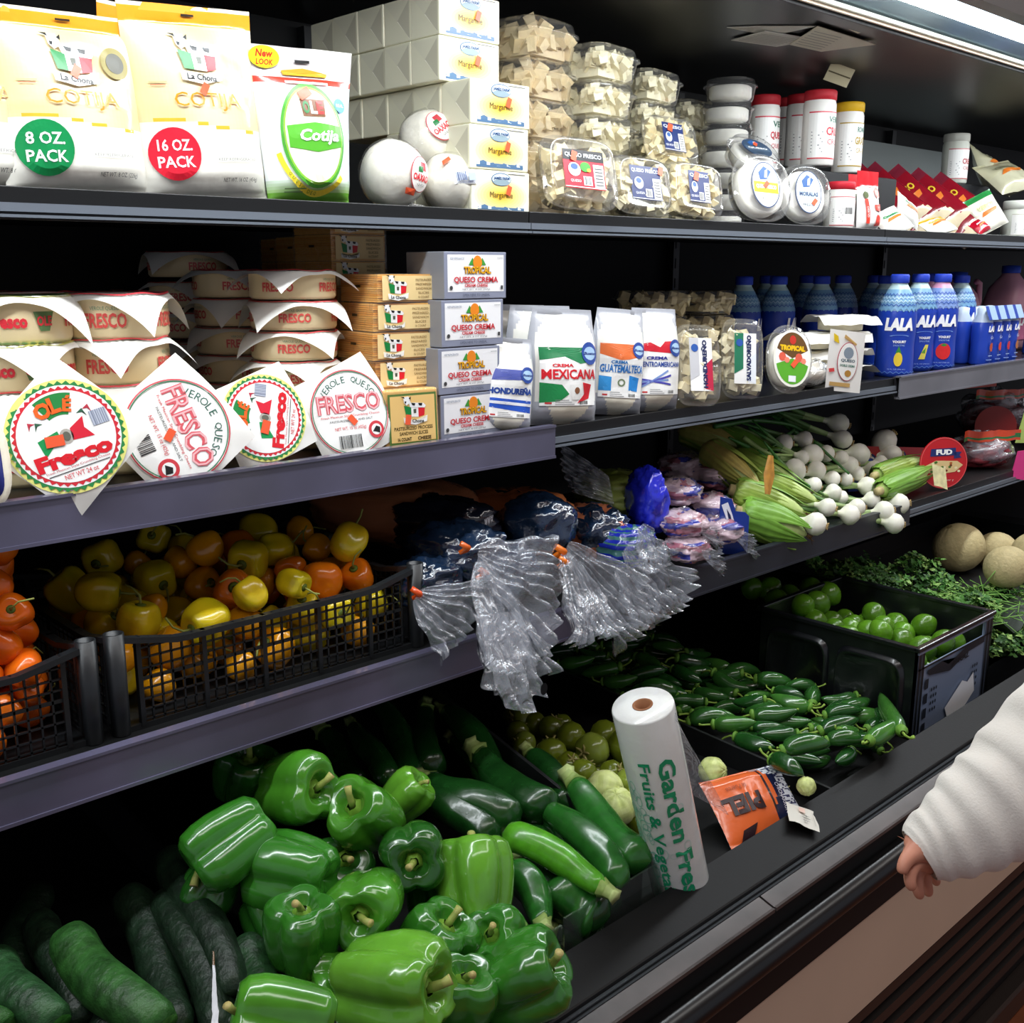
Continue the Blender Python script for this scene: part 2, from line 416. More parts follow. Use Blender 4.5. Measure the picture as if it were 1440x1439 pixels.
for i in range(5):
    a, b_ = segs[i] + .002, segs[i + 1] - .002
    m.add([(a, .737, -.8555), (b_, .737, -.8555), (b_, .709, -.8635), (a, .709, -.8635), (a, .737, -.859), (b_, .737, -.859), (b_, .709, -.867), (a, .709, -.867)], [(0, 1, 2, 3), (7, 6, 5, 4), (0, 4, 5, 1), (3, 2, 6, 7)], '#a09a98')
    m.box(a, b_, .706, .710, -.868, -.8625, '#c6c0bc')
cp('price_channel', m, pm('price_channel_grey', rough=.42, spec=.4, coat=.12, base='#48403e', var=.45, vscale=9))
m = MB(); m.box(XA, XB, .712, .745, -1.008, -.870); cp('recess', m, DARKIN)
m = MB(); m.tube([(XA, .700, -.918), (XB, .700, -.918)], .020, 18); cp('bumper', m, pm('bumper_black', rough=.28, spec=.5, base='#151516'))
m = MB(); m.box(XA, XB, .715, .745, -1.187, -1.008); cp('lower_panel', m, pm('beige_panel', rough=.5, spec=.3, base='#c9b29c', var=.04, vscale=4))
m = MB(); m.box(XA, XB, .735, .775, -1.54, -1.187, '#0d0d0d')
for k in range(6): m.box(XA, XB, .722, .737, -1.222 - k * .045, -1.200 - k * .045, '#26211f')
cp('kick_grille', m, pm('grille', rough=.4, spec=.5))
m = MB(); m.box(XA, XB, .700, .740, -1.55, -1.49, '#3a322e'); cp('kick_plate', m, pm('kick', rough=.3, metal=.4), bevel=.006)

# bin dividers and clear guards
def divider(x, y0, z0, y1, z1, label):
    m = MB(); t = .003
    m.add([(0 - t, y0, z0), (t, y0, z0), (t, y1, z1), (-t, y1, z1), (-t, y0, z0 - .16), (t, y0, z0 - .16), (t, y1, z1 - .16), (-t, y1, z1 - .16)], [(0, 1, 2, 3), (0, 4, 5, 1), (1, 5, 6, 2), (3, 2, 6, 7), (0, 3, 7, 4)], '#0e0f10')
    return tag(m.build('bin_divider', BLACKP, loc=(x, 0, 0)), label, 'divider')
divider(.55, .815, -.795, 1.62, -.725, 'black bin divider standing between the dark cucumbers and the bell peppers')
divider(1.05, .85, -.792, 1.62, -.60, 'black bin divider standing between the zucchinis and the tomatillos')
divider(1.50, .815, -.842, 1.62, -.80, 'black bin divider standing between the tomatillos and the jalapeños')
m = MB(); m.box(.862, 1.10, .817, .820, -.905, -.792); tag(m.build('clear_guard', GUARD), 'clear plastic guard at the bin front below the zucchinis', 'guard')
m = MB(); m.box(.556, .858, .817, .820, -.905, -.800); tag(m.build('clear_guard', GUARD), 'clear plastic guard at the bin front below the bell peppers', 'guard')

# notices stuck under the canopy
def notice(poly, z, label, col):
    m = MB(); n = len(poly); vs = [(x, y, z) for x, y in poly] + [(x, y, z - .0012) for x, y in poly]
    m.add(vs, [tuple(range(n)), tuple(range(n, 2 * n))[::-1]] + [(i, (i + 1) % n, n + (i + 1) % n, n + i) for i in range(n)], col)
    x0, y0 = poly[0]; ex = Vector((poly[1][0] - x0, poly[1][1] - y0)); ey = Vector((poly[-1][0] - x0, poly[-1][1] - y0))
    for k in range(7):
        t = .12 + .11 * k; a = ey * t; q = [Vector((x0, y0)) + a + ex * s_ for s_ in (.08, .9)]; q2 = [p + ey * .02 for p in q]
        m.add([(p.x, p.y, z - .0016) for p in (q[0], q[1], q2[1], q2[0])], [(0, 1, 2, 3)], '#9a9a96')
    return tag(m.build('notice', PAPER), label, 'notice')
def npoly(pts, z): return [(at_z(u, v, z).x, at_z(u, v, z).y) for u, v in pts]
zc = .439
notice(npoly([(1022, 38), (1085, 50), (1148, 36), (1065, 36)], zc), zc, 'grey printed sheet stuck under the canopy, leftmost and topmost of the notices', '#d2d2ce')
notice(npoly([(1028, 56), (1092, 65), (1150, 55), (1075, 43)], zc - .002), zc - .002, 'grey printed sheet under the canopy, overlapping the leftmost notice from below', '#d8d8d2')
notice(npoly([(1110, 62), (1155, 72), (1232, 62), (1150, 36)], zc - .004), zc - .004, 'large grey sheet under the canopy, rightmost and lowest of the notices', '#e0dccc')
notice(npoly([(1180, 34), (1206, 46), (1224, 42), (1200, 32)], zc - .006), zc - .006, 'small pale card stuck under the canopy right of the printed sheets', '#efe8d0')
m = MB(); P0 = at_z(1180, 105, .42)
m.box(-.030, .030, -.001, .001, -.02, .02, '#b8b091'); m.box(-.028, .028, -.0015, -.0005, -.001, .002, '#5a543f')
o = m.build('hanging_tag', PAPER, loc=tuple(P0)); o.rotation_euler = (radians(25), radians(15), radians(-30)); tag(o, 'small yellowish card tag hanging under the canopy above the red-lidded jars', 'tag')
# ================================================================ packaging builders
ORANGE = '#f2603a'
def sticker(mb, m, x, y, lay=6, s=.011, rot=.3, col=ORANGE):
    ca, sa = cos(rot), sin(rot); w_, h_ = s, s * .62
    pts = [(-w_, -h_), (w_, -h_), (w_, h_), (-w_, h_)]
    return mb.poly(m, [(x + a * ca - b * sa, y + a * sa + b * ca) for a, b in pts], col, lay)

def pouch(W, H, T, colf, seed=0, taper=0.0, topseal=.08, botseal=.02, wr=.0035, nu=36, nv=52, mat=None, name='pouch', parent=None, full=1.0, slump=0.0, shoulder=0.0):
    """pillow pouch standing on z=0, front face towards -y; returns the mapping of its front"""
    def hw(v): return W / 2 * (1 - taper * (1 - v)) * (1 - .025 * sin(pi * v) - shoulder * max(0, v - .68) / .32)
    def th(u, v):
        a = max(0.0, 1 - abs(2 * u - 1) ** 2.6); vv = min(1, max(0, (v - botseal) / .12)); vt = min(1, max(0, (1 - topseal - v) / (.42)))
        return T / 2 * (a ** .6) * (vv ** .5) * (vt ** .6) * full
    def wrk(x, z, s_): return wr * (nz(x * 24 + seed * 7, z * 17, s_) + .3 * nz(x * 55, z * 40, s_ + seed))
    def front(x, z, h=0.0):
        v = min(1, max(0, z / H)); u = .5 + x / (2 * hw(v)) ; u = min(1, max(0, u))
        return Vector((x, -th(u, v) - wrk(x, z, 1.3) * min(1, 4 * min(u, 1 - u)) - (h + .0019 if h else 0) - slump * v * v, z))
    def P(u, v):
        return front((u - .5) * 2 * hw(v), v * H)
    def Q(u, v):
        x = (u - .5) * 2 * hw(v); z = v * H; return Vector((x, th(u, v) * .9 + wrk(x, z, 5.1) * min(1, 4 * min(u, 1 - u)) + .0006 - slump * v * v, z))
    mb = MB(); mb.grid(P, nu, nv, colf); mb.grid(Q, nu // 2, nv // 2, lambda a, b: colf(1 - a, b) if False else colf(.02, b), flip=True)
    o = mb.build(name, mat or FOILBAG, parent)
    return o, front

def flag_logo(mb, m, cx, cy, s, name=True, rot=0.0):
    """the cow over a three-coloured cheese block with its ribbon"""
    def T(x, y): ca, sa = cos(rot), sin(rot); return cx + s * (x * ca - y * sa), cy + s * (x * sa + y * ca)
    q = lambda pts, c, l=3: mb.poly(m, [T(*p) for p in pts], c, l)
    q([(-.9, .3), (-.3, .15), (-.3, -.55), (-.75, -.5)], '#12813c'); q([(-.3, .15), (.3, .15), (.3, -.6), (-.3, -.55)], '#f6f6f2'); q([(.3, .2), (.9, .3), (.8, -.5), (.3, -.6)], '#df1f2c')
    q([(-.12, .0), (.12, .0), (.1, -.3), (-.1, -.3)], '#56584a', 4)
    q([(-.95, .9), (-.5, .95), (-.35, .5), (-.7, .3), (-.9, .5)], '#f4f4f4', 5); q([(-1.2, .95), (-.85, .8), (-.9, .95)], '#181818', 6); q([(-.5, .8), (-.3, .95), (-.35, .7)], '#181818', 6); q([(-.85, .62), (-.7, .6), (-.75, .45), (-.85, .48)], '#181818', 6)
    q([(-.5, .5), (.75, .4), (.95, .2), (.85, .05), (-.4, .15)], '#f4f4f4', 4); q([(-.3, .48), (.05, .42), (.0, .25), (-.2, .28)], '#1b1b1b', 5); q([(.3, .42), (.65, .4), (.6, .2), (.35, .25)], '#1b1b1b', 5)
    q([(-1.0, -.55), (-.8, -.75), (0, -.85), (.8, -.75), (1.05, -.5), (1.0, -.95), (.0, -1.15), (-.95, -.98)], '#fbfbf6', 5)
    if name: x, y = T(0, -.86); mb.text(m, 'La Chona', x, y, s * .26, '#161616', 7, w=s * 1.45, rot=rot - .05, bold=.02)

def cotija_bag(label, group, W, H, ball, seed):
    t = thing('cheese_bag', label, 'bag of cheese', group=group)
    def colf(u, v):
        wv = .38 + .025 * sin(u * 5 + .5)
        if v > .985: return '#f4ead2'
        if v > .90: return '#f29a1d' if v < .975 else '#f5a93c'
        if v > wv + .012: return mixc('#e2cd96', '#ecdcb4', .5 + .5 * sin(u * 9 + v * 7))
        if v > wv: return '#f0b437'
        return '#efece0'
    o, f = pouch(W, H, .055, colf, seed, topseal=.1, parent=t, slump=.012)
    a = MB(3); k = W / .17
    flag_logo(a, f, .0 * k, H * .735, .027 * k)
    a.text(f, 'COTIJA', .004 * k, H * .505, .021 * k, '#e0880e', 3, w=.085 * k)
    a.rect(f, -W * .38, H * .60, -W * .26, H * .606, '#b9ab80'); a.rect(f, -W * .37, H * .585, -W * .27, H * .589, '#d2644c')
    c = '#0a8a4a' if ball == '8' else '#d91f34'
    a.ell(f, -.045 * k, H * .24, .030 * k, .030 * k, c, 2, rings=4)
    a.text(f, ball + ' OZ.', -.045 * k, H * .24 + .010 * k, .013 * k, '#ffffff', 4, w=.040 * k, bold=.02); a.text(f, 'PACK', -.045 * k, H * .24 - .009 * k, .013 * k, '#ffffff', 4, w=.043 * k, bold=.02)
    a.text(f, 'KEEP REFRIGERATED', .035 * k, H * .21, .003, '#777777', 3, w=.055 * k); a.text(f, 'NET WT. %s OZ. (%s)' % (ball, '226g' if ball == '8' else '454g'), .038 * k, H * .10, .006, '#3a3a3a', 3, w=.048 * k)
    if ball == '8': a.ell(f, W * .30, H * .73, .017, .017, '#8d7f30', 2); a.ell(f, W * .30, H * .73, .011, .011, '#3b3820', 3)
    sticker(a, f, .0, H * (.66 if ball == '8' else .57), 9, .007, 1.0)
    a.rect(f, -.008, H * .945, .008, H * .957, '#2a1a08', 3)
    a.build('printed_label', PRINT, t)
    return t

def s1pos(u0, u1, y): a, b = X(u0, y, S1), X(u1, y, S1); return (a + b) / 2, b - a
# --- grated cheese bags
def put(o, x, y, z, rx=0, ry=0, rz=0):
    o.location = (x, y, z + ZC); o.rotation_euler = (radians(rx), radians(ry), radians(rz)); return o
GB = 'bags of grated cheese on the top shelf'
o = cotija_bag('cream cotija cheese bag with green circle, cut off by the left picture edge', GB, .165, .185, '8', 1); put(o, X(-38, 1.235, S1), 1.245, S1, -4, 0, 4)
o = cotija_bag('cream bag of cotija cheese with green 8 oz circle, shown whole on the top shelf', GB, .163, .190, '8', 2); put(o, X(118, 1.23, S1), 1.235, S1, -4, -2, 2)
o = cotija_bag('orange-topped cotija cheese bag with red circle, mostly hidden behind the others', GB, .160, .218, '16', 3); put(o, X(236, 1.285, S1), 1.29, S1, -2, 3, -2)
o = cotija_bag('tall cream bag of cotija cheese with red 16 oz circle, on the top shelf', GB, .168, .218, '16', 4); put(o, X(294, 1.235, S1), 1.24, S1, -2, -4, 0)

def ole_bag(label, seed):
    W, H = .150, .190
    t = thing('cheese_bag', label, 'bag of cheese', group=GB)
    def colf(u, v):
        if v > .985: return '#e9e4df'
        if v > .80: return '#d6cfd0'
        if v > .765: return '#d8402f'
        if v < .07: return '#79bb3c'
        if v < .16: return mixc('#a7d573', '#e8f4ea', (v - .07) / .09)
        return mixc('#f7fbfb', '#dcecf7', max(0, min(1, (u - .5) * 1.6)))
    o, f = pouch(W, H, .060, colf, seed, taper=.22, topseal=.16, parent=t, slump=.01, wr=.003)
    a = MB(3)
    a.ell(f, -.002, .083, .044, .064, '#4ea536', 2, rings=1, inner=.93, n=40); a.ell(f, -.002, .083, .040, .059, '#eef6d8', 1, rings=5, n=40)
    a.ell(f, -.002, .083, .0405, .0600, '#8cc63f', 2, rings=1, inner=.95, n=40)
    a.poly(f, [(-.038, .094), (.0, .099), (.037, .095), (.036, .070), (.0, .063), (-.037, .068)], '#58b031', 3)
    a.text(f, 'Cotija', .004, .081, .019, '#ffffff', 6, w=.054, bold=.03, shear=.25)
    a.poly(f, [(-.016, .127), (.018, .127), (.016, .106), (-.014, .106)], '#7a4a28', 3)
    for ch, x, c in (('O', -.009, '#1d7a35'), ('L', .001, '#f6f1e4'), ('E', .010, '#d12a25')): a.text(f, ch, x, .117, .016, c, 5, w=.009, bold=.04)
    a.ell(f, .043, .122, .009, .009, '#3f8fcb', 3, n=20); a.text(f, 'REAL', .043, .122, .004, '#ffffff', 4)
    for k in range(9): t0 = pi * 1.12 + k * .10; a.text(f, 'QUESO DE'[k % 8], -.002 + .050 * cos(t0 + .35), .083 + .070 * sin(t0 + .35), .004, '#3f7d2c', 5, rot=t0 + .35 + pi / 2)
    a.ell(f, -.002, .083, .053, .074, '#f2d93b', 2, rings=1, inner=.90, n=20, a0=pi * 1.1, a1=pi * 1.75)
    a.ell(f, -.052, .176, .021, .013, '#f6dd1e', 3, n=24); a.text(f, 'New', -.052, .180, .009, '#c22618', 4, w=.024, bold=.03, shear=.2); a.text(f, 'LOOK', -.052, .170, .007, '#c22618', 4, w=.024, bold=.03, shear=.2)
    a.rect(f, -.010, .172, .010, .1755, '#222222', 3); a.poly(f, [(-.03, .162), (.0, .166), (.035, .161), (.03, .156), (-.03, .156)], '#c99a2a', 3); a.rect(f, -.03, .146, .03, .149, '#f7e9e4', 3)
    a.rect(f, -.045, .018, -.018, .0195, '#6a8a55', 3); a.rect(f, -.045, .014, -.022, .0155, '#6a8a55', 3)
    sticker(a, f, -.008, .134, 8, .009, .5)
    a.build('printed_label', PRINT, t); return t
o = ole_bag('white and green grated cotija pouch with an oval window, upright beside the white cheese balls', 5); put(o, X(440, 1.225, S1), 1.232, S1, -2, -2, -4)
o = ole_bag('white and green cotija pouch, only its edge showing behind its twin pouch', 6); put(o, X(402, 1.30, S1), 1.305, S1, -2, 0, 0)

# --- oaxaca balls
def cheese_ball(label, r, lab, seed):
    t = thing('cheese_ball', label, 'cheese', group='white string cheese balls on the top shelf')
    mb = MB()
    def fn(a, b):
        th = 2 * pi * a; ph = pi * b; d = Vector((sin(ph) * cos(th), sin(ph) * sin(th), -cos(ph)))
        rr = r * (1 + .035 * sin(5 * th + 6 * b + seed) * sin(ph) + .05 * nz(d.x * 1.7 + seed, d.y * 1.7, d.z * 1.7)); return d * rr * .97
    mb.grid(fn, 36, 24, '#f4efe0', wrapu=True); mb.build('cheese', CHEESE, t)
    mw = MB()
    def fw(a, b):
        th = 2 * pi * a; ph = pi * b; d = Vector((sin(ph) * cos(th), sin(ph) * sin(th), -cos(ph)))
        return d * r * (1.02 + .03 * nz(d.x * 6 + seed, d.y * 6, d.z * 6))
    mw.grid(fw, 40, 28, '#ffffff', wrapu=True)
    for k in range(7):                         # gathered film tail
        a = k * .9; mw.tube([Vector((.2 * r * cos(a), .1 * r, -r * .8)), Vector((r * .75 + .2 * r * cos(a), -.3 * r + .1 * r * sin(a), -r * .92))], [r * .10, r * .05], 6)
    mw.build('film_wrap', CLEARL, t)
    a_ = MB(); lx, lz = lab[0], lab[1]
    dv = Vector((lx, -1, lz)).normalized(); ux = dv.cross(Vector((0, 0, 1))).normalized() * -1; ux = Vector((1, 0, 0)) - dv * dv.x; ux.normalize(); uy = ux.cross(dv) * -1; uy = dv.cross(ux) * -1
    if uy.z < 0: uy = -uy
    ca, sa = cos(lab[2]), sin(lab[2])
    def m(x, y, h):
        x, y = x * ca - y * sa, x * sa + y * ca
        p = dv + ux * (x / r) + uy * (y / r); return p.normalized() * (r * 1.055 + h)
    if lab[3]:
        a_.ell(m, 0, 0, r * .50, r * .56, '#c74a50', 1, rings=3); a_.ell(m, 0, 0, r * .46, r * .52, '#fbf6ef', 2, rings=3)
        a_.text(m, 'OAXACA', 0, -r * .10, r * .20, '#d8242f', 4, w=r * .78, bold=.04); a_.poly(m, [(-r * .1, r * .1), (r * .15, r * .1), (r * .15, r * .34), (-r * .1, r * .34)], '#c8404a', 4); a_.poly(m, [(-r * .22, r * .05), (-r * .02, r * .05), (-r * .02, r * .2), (-r * .2, r * .2)], '#177a3c', 5)
        a_.text(m, 'QUESO', 0, -r * .30, r * .09, '#777777', 4)
    else:
        a_.poly(m, [(-r * .5, -r * .2), (r * .45, -r * .25), (r * .5, r * .25), (-r * .4, r * .3)], '#eef0f2', 1)
        a_.bars(m, -r * .38, -r * .1, -r * .02, r * .18, '#3c5a8c', 3, 9); a_.rect(m, .06 * r, -.12 * r, .42 * r, .12 * r, '#a9b7c9', 3)
        a_.text(m, 'QUESO OAXACA', 0, -.17 * r, r * .07, '#3c5a8c', 4)
    sticker(a_, m, lab[4], lab[5], 8, .010, .2); a_.build('printed_label', PRINT, t); return t
def ballat(u, v, y, label, r, lab, seed):
    p = at_y(u, v, y); o = cheese_ball(label, r, lab, seed); put(o, p.x, p.y, max(p.z, S1 + r * .97)); return o
ballat(552, 245, 1.262, 'white oaxaca cheese ball with round red-rimmed label facing front, lowest left of three', .0475, (.35, -.05, -.15, 1, -.018, -.030), 1)
ballat(632, 262, 1.262, 'white oaxaca cheese ball with blue barcode label, low beside the yellow margarine boxes', .0440, (-.1, .15, .1, 0, -.03, .036), 2)
ballat(603, 198, 1.315, 'white oaxaca cheese ball resting on top of the two lower balls', .0455, (-.25, .45, .5, 1, .01, -.05), 3)

# --- margarine boxes
def margarine():
    t = thing('margarine_box', '', ''); w_, h_, d_ = .118, .0615, .066
    m = MB(); m.box(0, w_, 0, d_, 0, h_, ['#ece9cf', '#ece9cf', '#f8f4dc', '#c9a33c', '#d9d6bd', '#d9d6bd'])
    m.build('carton', pm('margarine_wrap', rough=.5, spec=.35), t, bevel=.002)
    a = MB(); f = lambda x, y, h: (x, -h, y)
    for k in range(9):   # printed yellow sunburst
        q = 1 - k / 9; a.ell(f, w_ * .5, h_ * .42, w_ * .46 * q, h_ * .40 * q, mixc('#f8f0c0', '#f7c21a', (k / 8) ** .7), .5 + k * .05, n=24, rings=1)
    a.ell(f, w_ * .5, h_ * .80, .020, .0095, '#3d6b96', 2, n=24); a.ell(f, w_ * .5, h_ * .80, .0185, .0082, '#e4edf2', 3, n=24); a.ell(f, w_ * .5, h_ * .73, .017, .0045, '#8fa3ac', 4, n=16)
    a.text(f, 'JAMES FARM', w_ * .5, h_ * .82, .0055, '#1f4a7a', 5, w=.032, bold=.03)
    a.text(f, 'Margarine', w_ * .5, h_ * .42, .011, '#3a3420', 4, w=.046)
    pts = [(w_ * .1, h_ * .06)] + [(w_ * (.1 + .8 * i / 14), h_ * (.13 + .05 * sin(i * 1.7) + (.09 if i in (2, 3) else 0))) for i in range(15)] + [(w_ * .9, h_ * .06)]
    a.rect(f, w_ * .1, h_ * .05, w_ * .9, h_ * .15, '#55779a', 2)
    for i in range(14): a.poly(f, [pts[1 + i], pts[2 + i], (pts[2 + i][0], h_ * .1), (pts[1 + i][0], h_ * .1)], '#55779a' if i % 3 else '#dfe6ea', 3)
    a.rect(f, w_ * .62, h_ * .93, w_ * .92, h_ * .945, '#666666', 2)
    g = lambda x, y, h: (-h, x, y)       # the folded end
    a.poly(g, [(.004, .004), (d_ * .5, h_ * .5), (.004, h_ - .004)], '#bdb9a4', 1); a.poly(g, [(.004, h_ - .004), (d_ * .5, h_ * .5), (d_ - .004, h_ - .004)], '#d4d1ba', 1)
    a.poly(g, [(.0015, .001), (.004, .004), (d_ * .5, h_ * .5), (d_ * .47, h_ * .5)], '#f1eedd', 2)
    a.build('printed_label', PRINT, t)
    s_ = MB(); sticker(s_, f, w_ * .62, h_ * .55, 9, .007, 1.25); s_.build('price_sticker', PRINT, t)
    return t
mg = 'margarine boxes in rows on the top shelf'
ords = ['front', 'second', 'third', 'fourth', 'hindmost']
rows = [(1.056, 1.27, 4, 5), (1.056, 1.27, 3, 5), (1.072, 1.22, 2, 5), (1.068, 1.22, 1, 4), (1.070, 1.22, 0, 4)]
lname = ['lowest', 'second lowest', 'middle', 'second highest', 'topmost']
for x, y, lv, n in rows:
    for k in range(n):
        if lv < 2 and k > 2: continue
        lb = 'yellow margarine box, %s from the front in the %s layer of the stack' % (ords[k] if k else 'first', lname[lv])
        inst('marg', margarine, lb, 'margarine', (x + .004 * nz(k * 3.1, lv * 2.2), y + k * .0665, S1 + lv * .0623), (0, 0, .01 * nz(k, lv * 4)), mg)

# --- clear clamshells
def sq(w_, h_, n=36, e=4.0, z=0.0, cx=0, cy=0):
    r = []
    for k in range(n):
        a = 2 * pi * k / n; c, s_ = cos(a), sin(a)
        r.append(Vector((cx + math.copysign(abs(c) ** (2 / e), c) * w_ / 2, cy + math.copysign(abs(s_) ** (2 / e), s_) * h_ / 2, z)))
    return r
def chunk(mb, c, s, rr, col):
    R_ = Euler((rr.uniform(0, 6), rr.uniform(0, 6), rr.uniform(0, 6))).to_matrix(); k = [rr.uniform(.6, 1.1) * s for _ in range(3)]
    vs = []
    for sx in (-1, 1):
        for sy in (-1, 1):
            for sz in (-1, 1):
                q = rr.uniform(.65, 1.1); vs.append(c + R_ @ Vector((sx * k[0] * q, sy * k[1] * q, sz * k[2] * q)) * .5)
    mb.add(vs, [(0, 1, 3, 2), (4, 6, 7, 5), (0, 4, 5, 1), (2, 3, 7, 6), (0, 2, 6, 4), (1, 5, 7, 3)], col)
def clamshell(w_, h_, d_, art=None, fill='chunks', seed=0, e=4.5, ccol='#efe6c4', cs=.019, nch=80):
    """lies flat: base at z=0, lid on top at z=d_; width x, height y"""
    t = thing('cheese_tub', '', '')
    m = MB()
    m.loft([sq(w_ * .80, h_ * .80, e=e, z=0), sq(w_ * .84, h_ * .84, e=e, z=.003), sq(w_ * .93, h_ * .93, e=e, z=d_ * .62), sq(w_ * 1.0, h_ * 1.0, e=e, z=d_ * .64), sq(w_ * 1.0, h_ * 1.0, e=e, z=d_ * .67)], '#fff', capb=False)
    m.build('tub_base', CLEAR, t)
    m = MB(); m.loft([sq(w_ * 1.01, h_ * 1.01, e=e, z=d_ * .68), sq(w_ * 1.0, h_ * 1.0, e=e, z=d_ * .72), sq(w_ * .93, h_ * .93, e=e, z=d_ * .73), sq(w_ * .88, h_ * .88, e=e, z=d_ * .95), sq(w_ * .84, h_ * .84, e=e, z=d_), sq(w_ * .78, h_ * .78, e=e, z=d_ * .975)], '#fff', capa=False)
    m.build('tub_lid', CLEAR, t)
    rr = random.Random(seed); m = MB()
    if fill == 'chunks':
        for k in range(nch):
            x = rr.uniform(-.37, .37) * w_; y = rr.uniform(-.37, .37) * h_; z = rr.uniform(.22, .80) * d_
            chunk(m, Vector((x, y, z)), cs, rr, mixc(ccol, '#d9c48c', rr.random() * .35))
        m.box(-w_ * .30, w_ * .30, -h_ * .30, h_ * .30, .006, d_ * .35, ccol)
    elif fill == 'round':
        m.loft([sq(w_ * .70, h_ * .70, e=2.3, z=.004), sq(w_ * .78, h_ * .78, e=2.3, z=.010), sq(w_ * .78, h_ * .78, e=2.3, z=d_ * .62), sq(w_ * .70, h_ * .70, e=2.3, z=d_ * .70)], '#f6f3e8')
    m.build('cheese', CHEESE, t)
    if art:
        a = MB(); art(a, lambda x, y, h: (x, y, d_ * .985 + h)); a.build('printed_label', PRINT, t)
    return t
def art_sq(c, c2, title, w_, h_, st=(0, 0), pep=False):
    def fn(a, f):
        W, H = w_, h_
        a.rect(f, -W / 2, -H / 2, W / 2, H / 2, c2, 1); a.rect(f, -W / 2, H * .22, W / 2, H / 2, '#17181c' if pep else '#22336a', 2)
        a.rect(f, -W * .5, -H * .48, W * .5, -H * .46, '#ffffff', 3)
        a.text(f, title, 0, H * .35, H * .13, '#e8eef4', 4, w=W * .9, bold=.02)
        a.rect(f, W * .22, -H * .45, W * .47, H * .15, '#f0f2f0', 3)
        for k in range(6): a.rect(f, W * .25, -H * .40 + k * H * .085, W * .44, -H * .37 + k * H * .085, '#555555', 4)
        a.ell(f, -W * .25, -H * .02, W * .15, H * .18, '#dfe6ee', 4, n=16); a.ell(f, -W * .25, H * .05, W * .09, H * .08, '#3c62a0', 5, n=12)
        a.rect(f, -W * .05, -H * .42, W * .16, -H * .18, '#f4f4f4', 4); a.bars(f, -W * .03, -H * .40, W * .14, -H * .20, '#222222', 5, 8)
        a.text(f, 'QUESO', -W * .24, -H * .32, H * .08, '#ffffff', 4)
        if pep: a.ell(f, W * .02, H * .06, W * .13, H * .13, '#3f9a35', 5, n=16); a.ell(f, W * .10, -H * .02, W * .05, H * .05, '#e6c13c', 6, n=10)
        sticker(a, f, st[0], st[1], 8, .008, 1.3)
    return fn
def art_oval(c1, c2, txt, rx, ry, st=(0, 0), txtc='#ffffff'):
    def fn(a, f):
        a.ell(f, 0, 0, rx, ry, '#27416b', 1); a.ell(f, 0, 0, rx * .93, ry * .95, c1, 2, rings=3)
        a.rect(f, -rx * .85, -ry * .35, rx * .85, ry * .12, c2, 3); a.text(f, txt, 0, -ry * .10, ry * .2, txtc, 5, w=rx * 1.4, bold=.03)
        a.poly(f, [(-rx * .4, ry * .2), (rx * .1, ry * .25), (rx * .4, ry * .6), (-rx * .1, ry * .8), (-rx * .5, ry * .5)], '#2f5f9e', 4); a.poly(f, [(-rx * .1, ry * .3), (rx * .1, ry * .3), (rx * .15, ry * .7), (-rx * .05, ry * .6)], '#f2f6fa', 5)
        a.text(f, 'FRESCO', 0, -ry * .6, ry * .12, '#333333', 4); sticker(a, f, st[0], st[1], 8, .007, .9)
    return fn
def flatpack(key, fn, u, v, y, label, group, rz=0, tilt=0, sc_=1.0, rx=None):
    p = at_y(u, v, y)
    return inst(key, fn, label, 'cheese tub', (p.x, p.y, p.z), (radians(rx or 0), 0, radians(rz)), group, sc_)
g1 = 'clear tubs of crumbled white cheese on the top shelf'
def upright(t, x, y, z, rx=80, rz=0, ry=0, h=0.0):
    """stand a lying tub on its lower edge: lid faces the aisle"""
    M = Euler((radians(rx), radians(ry), radians(rz)), 'XYZ').to_matrix()
    t.rotation_euler = M.to_euler(); t.location = Vector((x, y, z + ZC)) + M @ Vector((0, h / 2, 0)); return t
cs_fn = lambda: clamshell(.145, .125, .057, None, seed=3, ccol='#efe8c8', cs=.020, nch=110)
def stackat(u, vb, y, n, dz, names, key='stub', fn=cs_fn, grp=g1, base=None, rz=0, sc_=1.0):
    x = X(u, y, S1)
    z0 = base if base is not None else at_y(u, vb, y).z
    for k in range(n): inst(key, fn, names[k], 'cheese tub', (x + .003 * k, y + .004 * (k % 2), z0 + k * dz), (0, 0, radians(rz + 2 * k)), grp, sc_)
b_fn = lambda: clamshell(.150, .125, .062, None, seed=8, ccol='#e3cfa8', cs=.027, nch=75)
stackat(738, 180, 1.36, 5, .063, ['tan chunk cheese tub behind the margarine boxes, %s of five in the stack' % k for k in ('lowest', 'second lowest', 'middle one', 'second highest', 'topmost')], 'tubb', b_fn, 'clear tubs of tan cheese chunks beside the margarine', base=S1)
stackat(826, 190, 1.34, 5, .058, ['clear tub of white crumbled cheese in the tall wide stack, %s of five' % k for k in ('lowest', 'second lowest', 'middle one', 'second highest', 'topmost')], base=S1)
stackat(893, 190, 1.42, 5, .057, ['clear tub of white cheese in the stack right of the tallest, %s' % k for k in ('lowest', 'second lowest', 'middle one', 'second highest', 'topmost')], base=S1)
r_fn = lambda: clamshell(.115, .115, .046, None, 'round', e=2.2)
stackat(1012, 150, 1.48, 7, .046, ['round clear tub of white cheese left of the red-lidded jars, %s' % k for k in ('lowest of the stack', 'second from below', 'third from below', 'middle of the stack', 'third from the top', 'second from the top', 'topmost of the stack')], 'rtub', r_fn, 'round cheese tubs on the top shelf', base=S1)
stackat(948, 150, 1.60, 5, .057, ['shadowed cheese tub far behind the round tubs, %s' % k for k in ('lowest', 'second lowest', 'middle one', 'second highest', 'topmost')], base=S1)
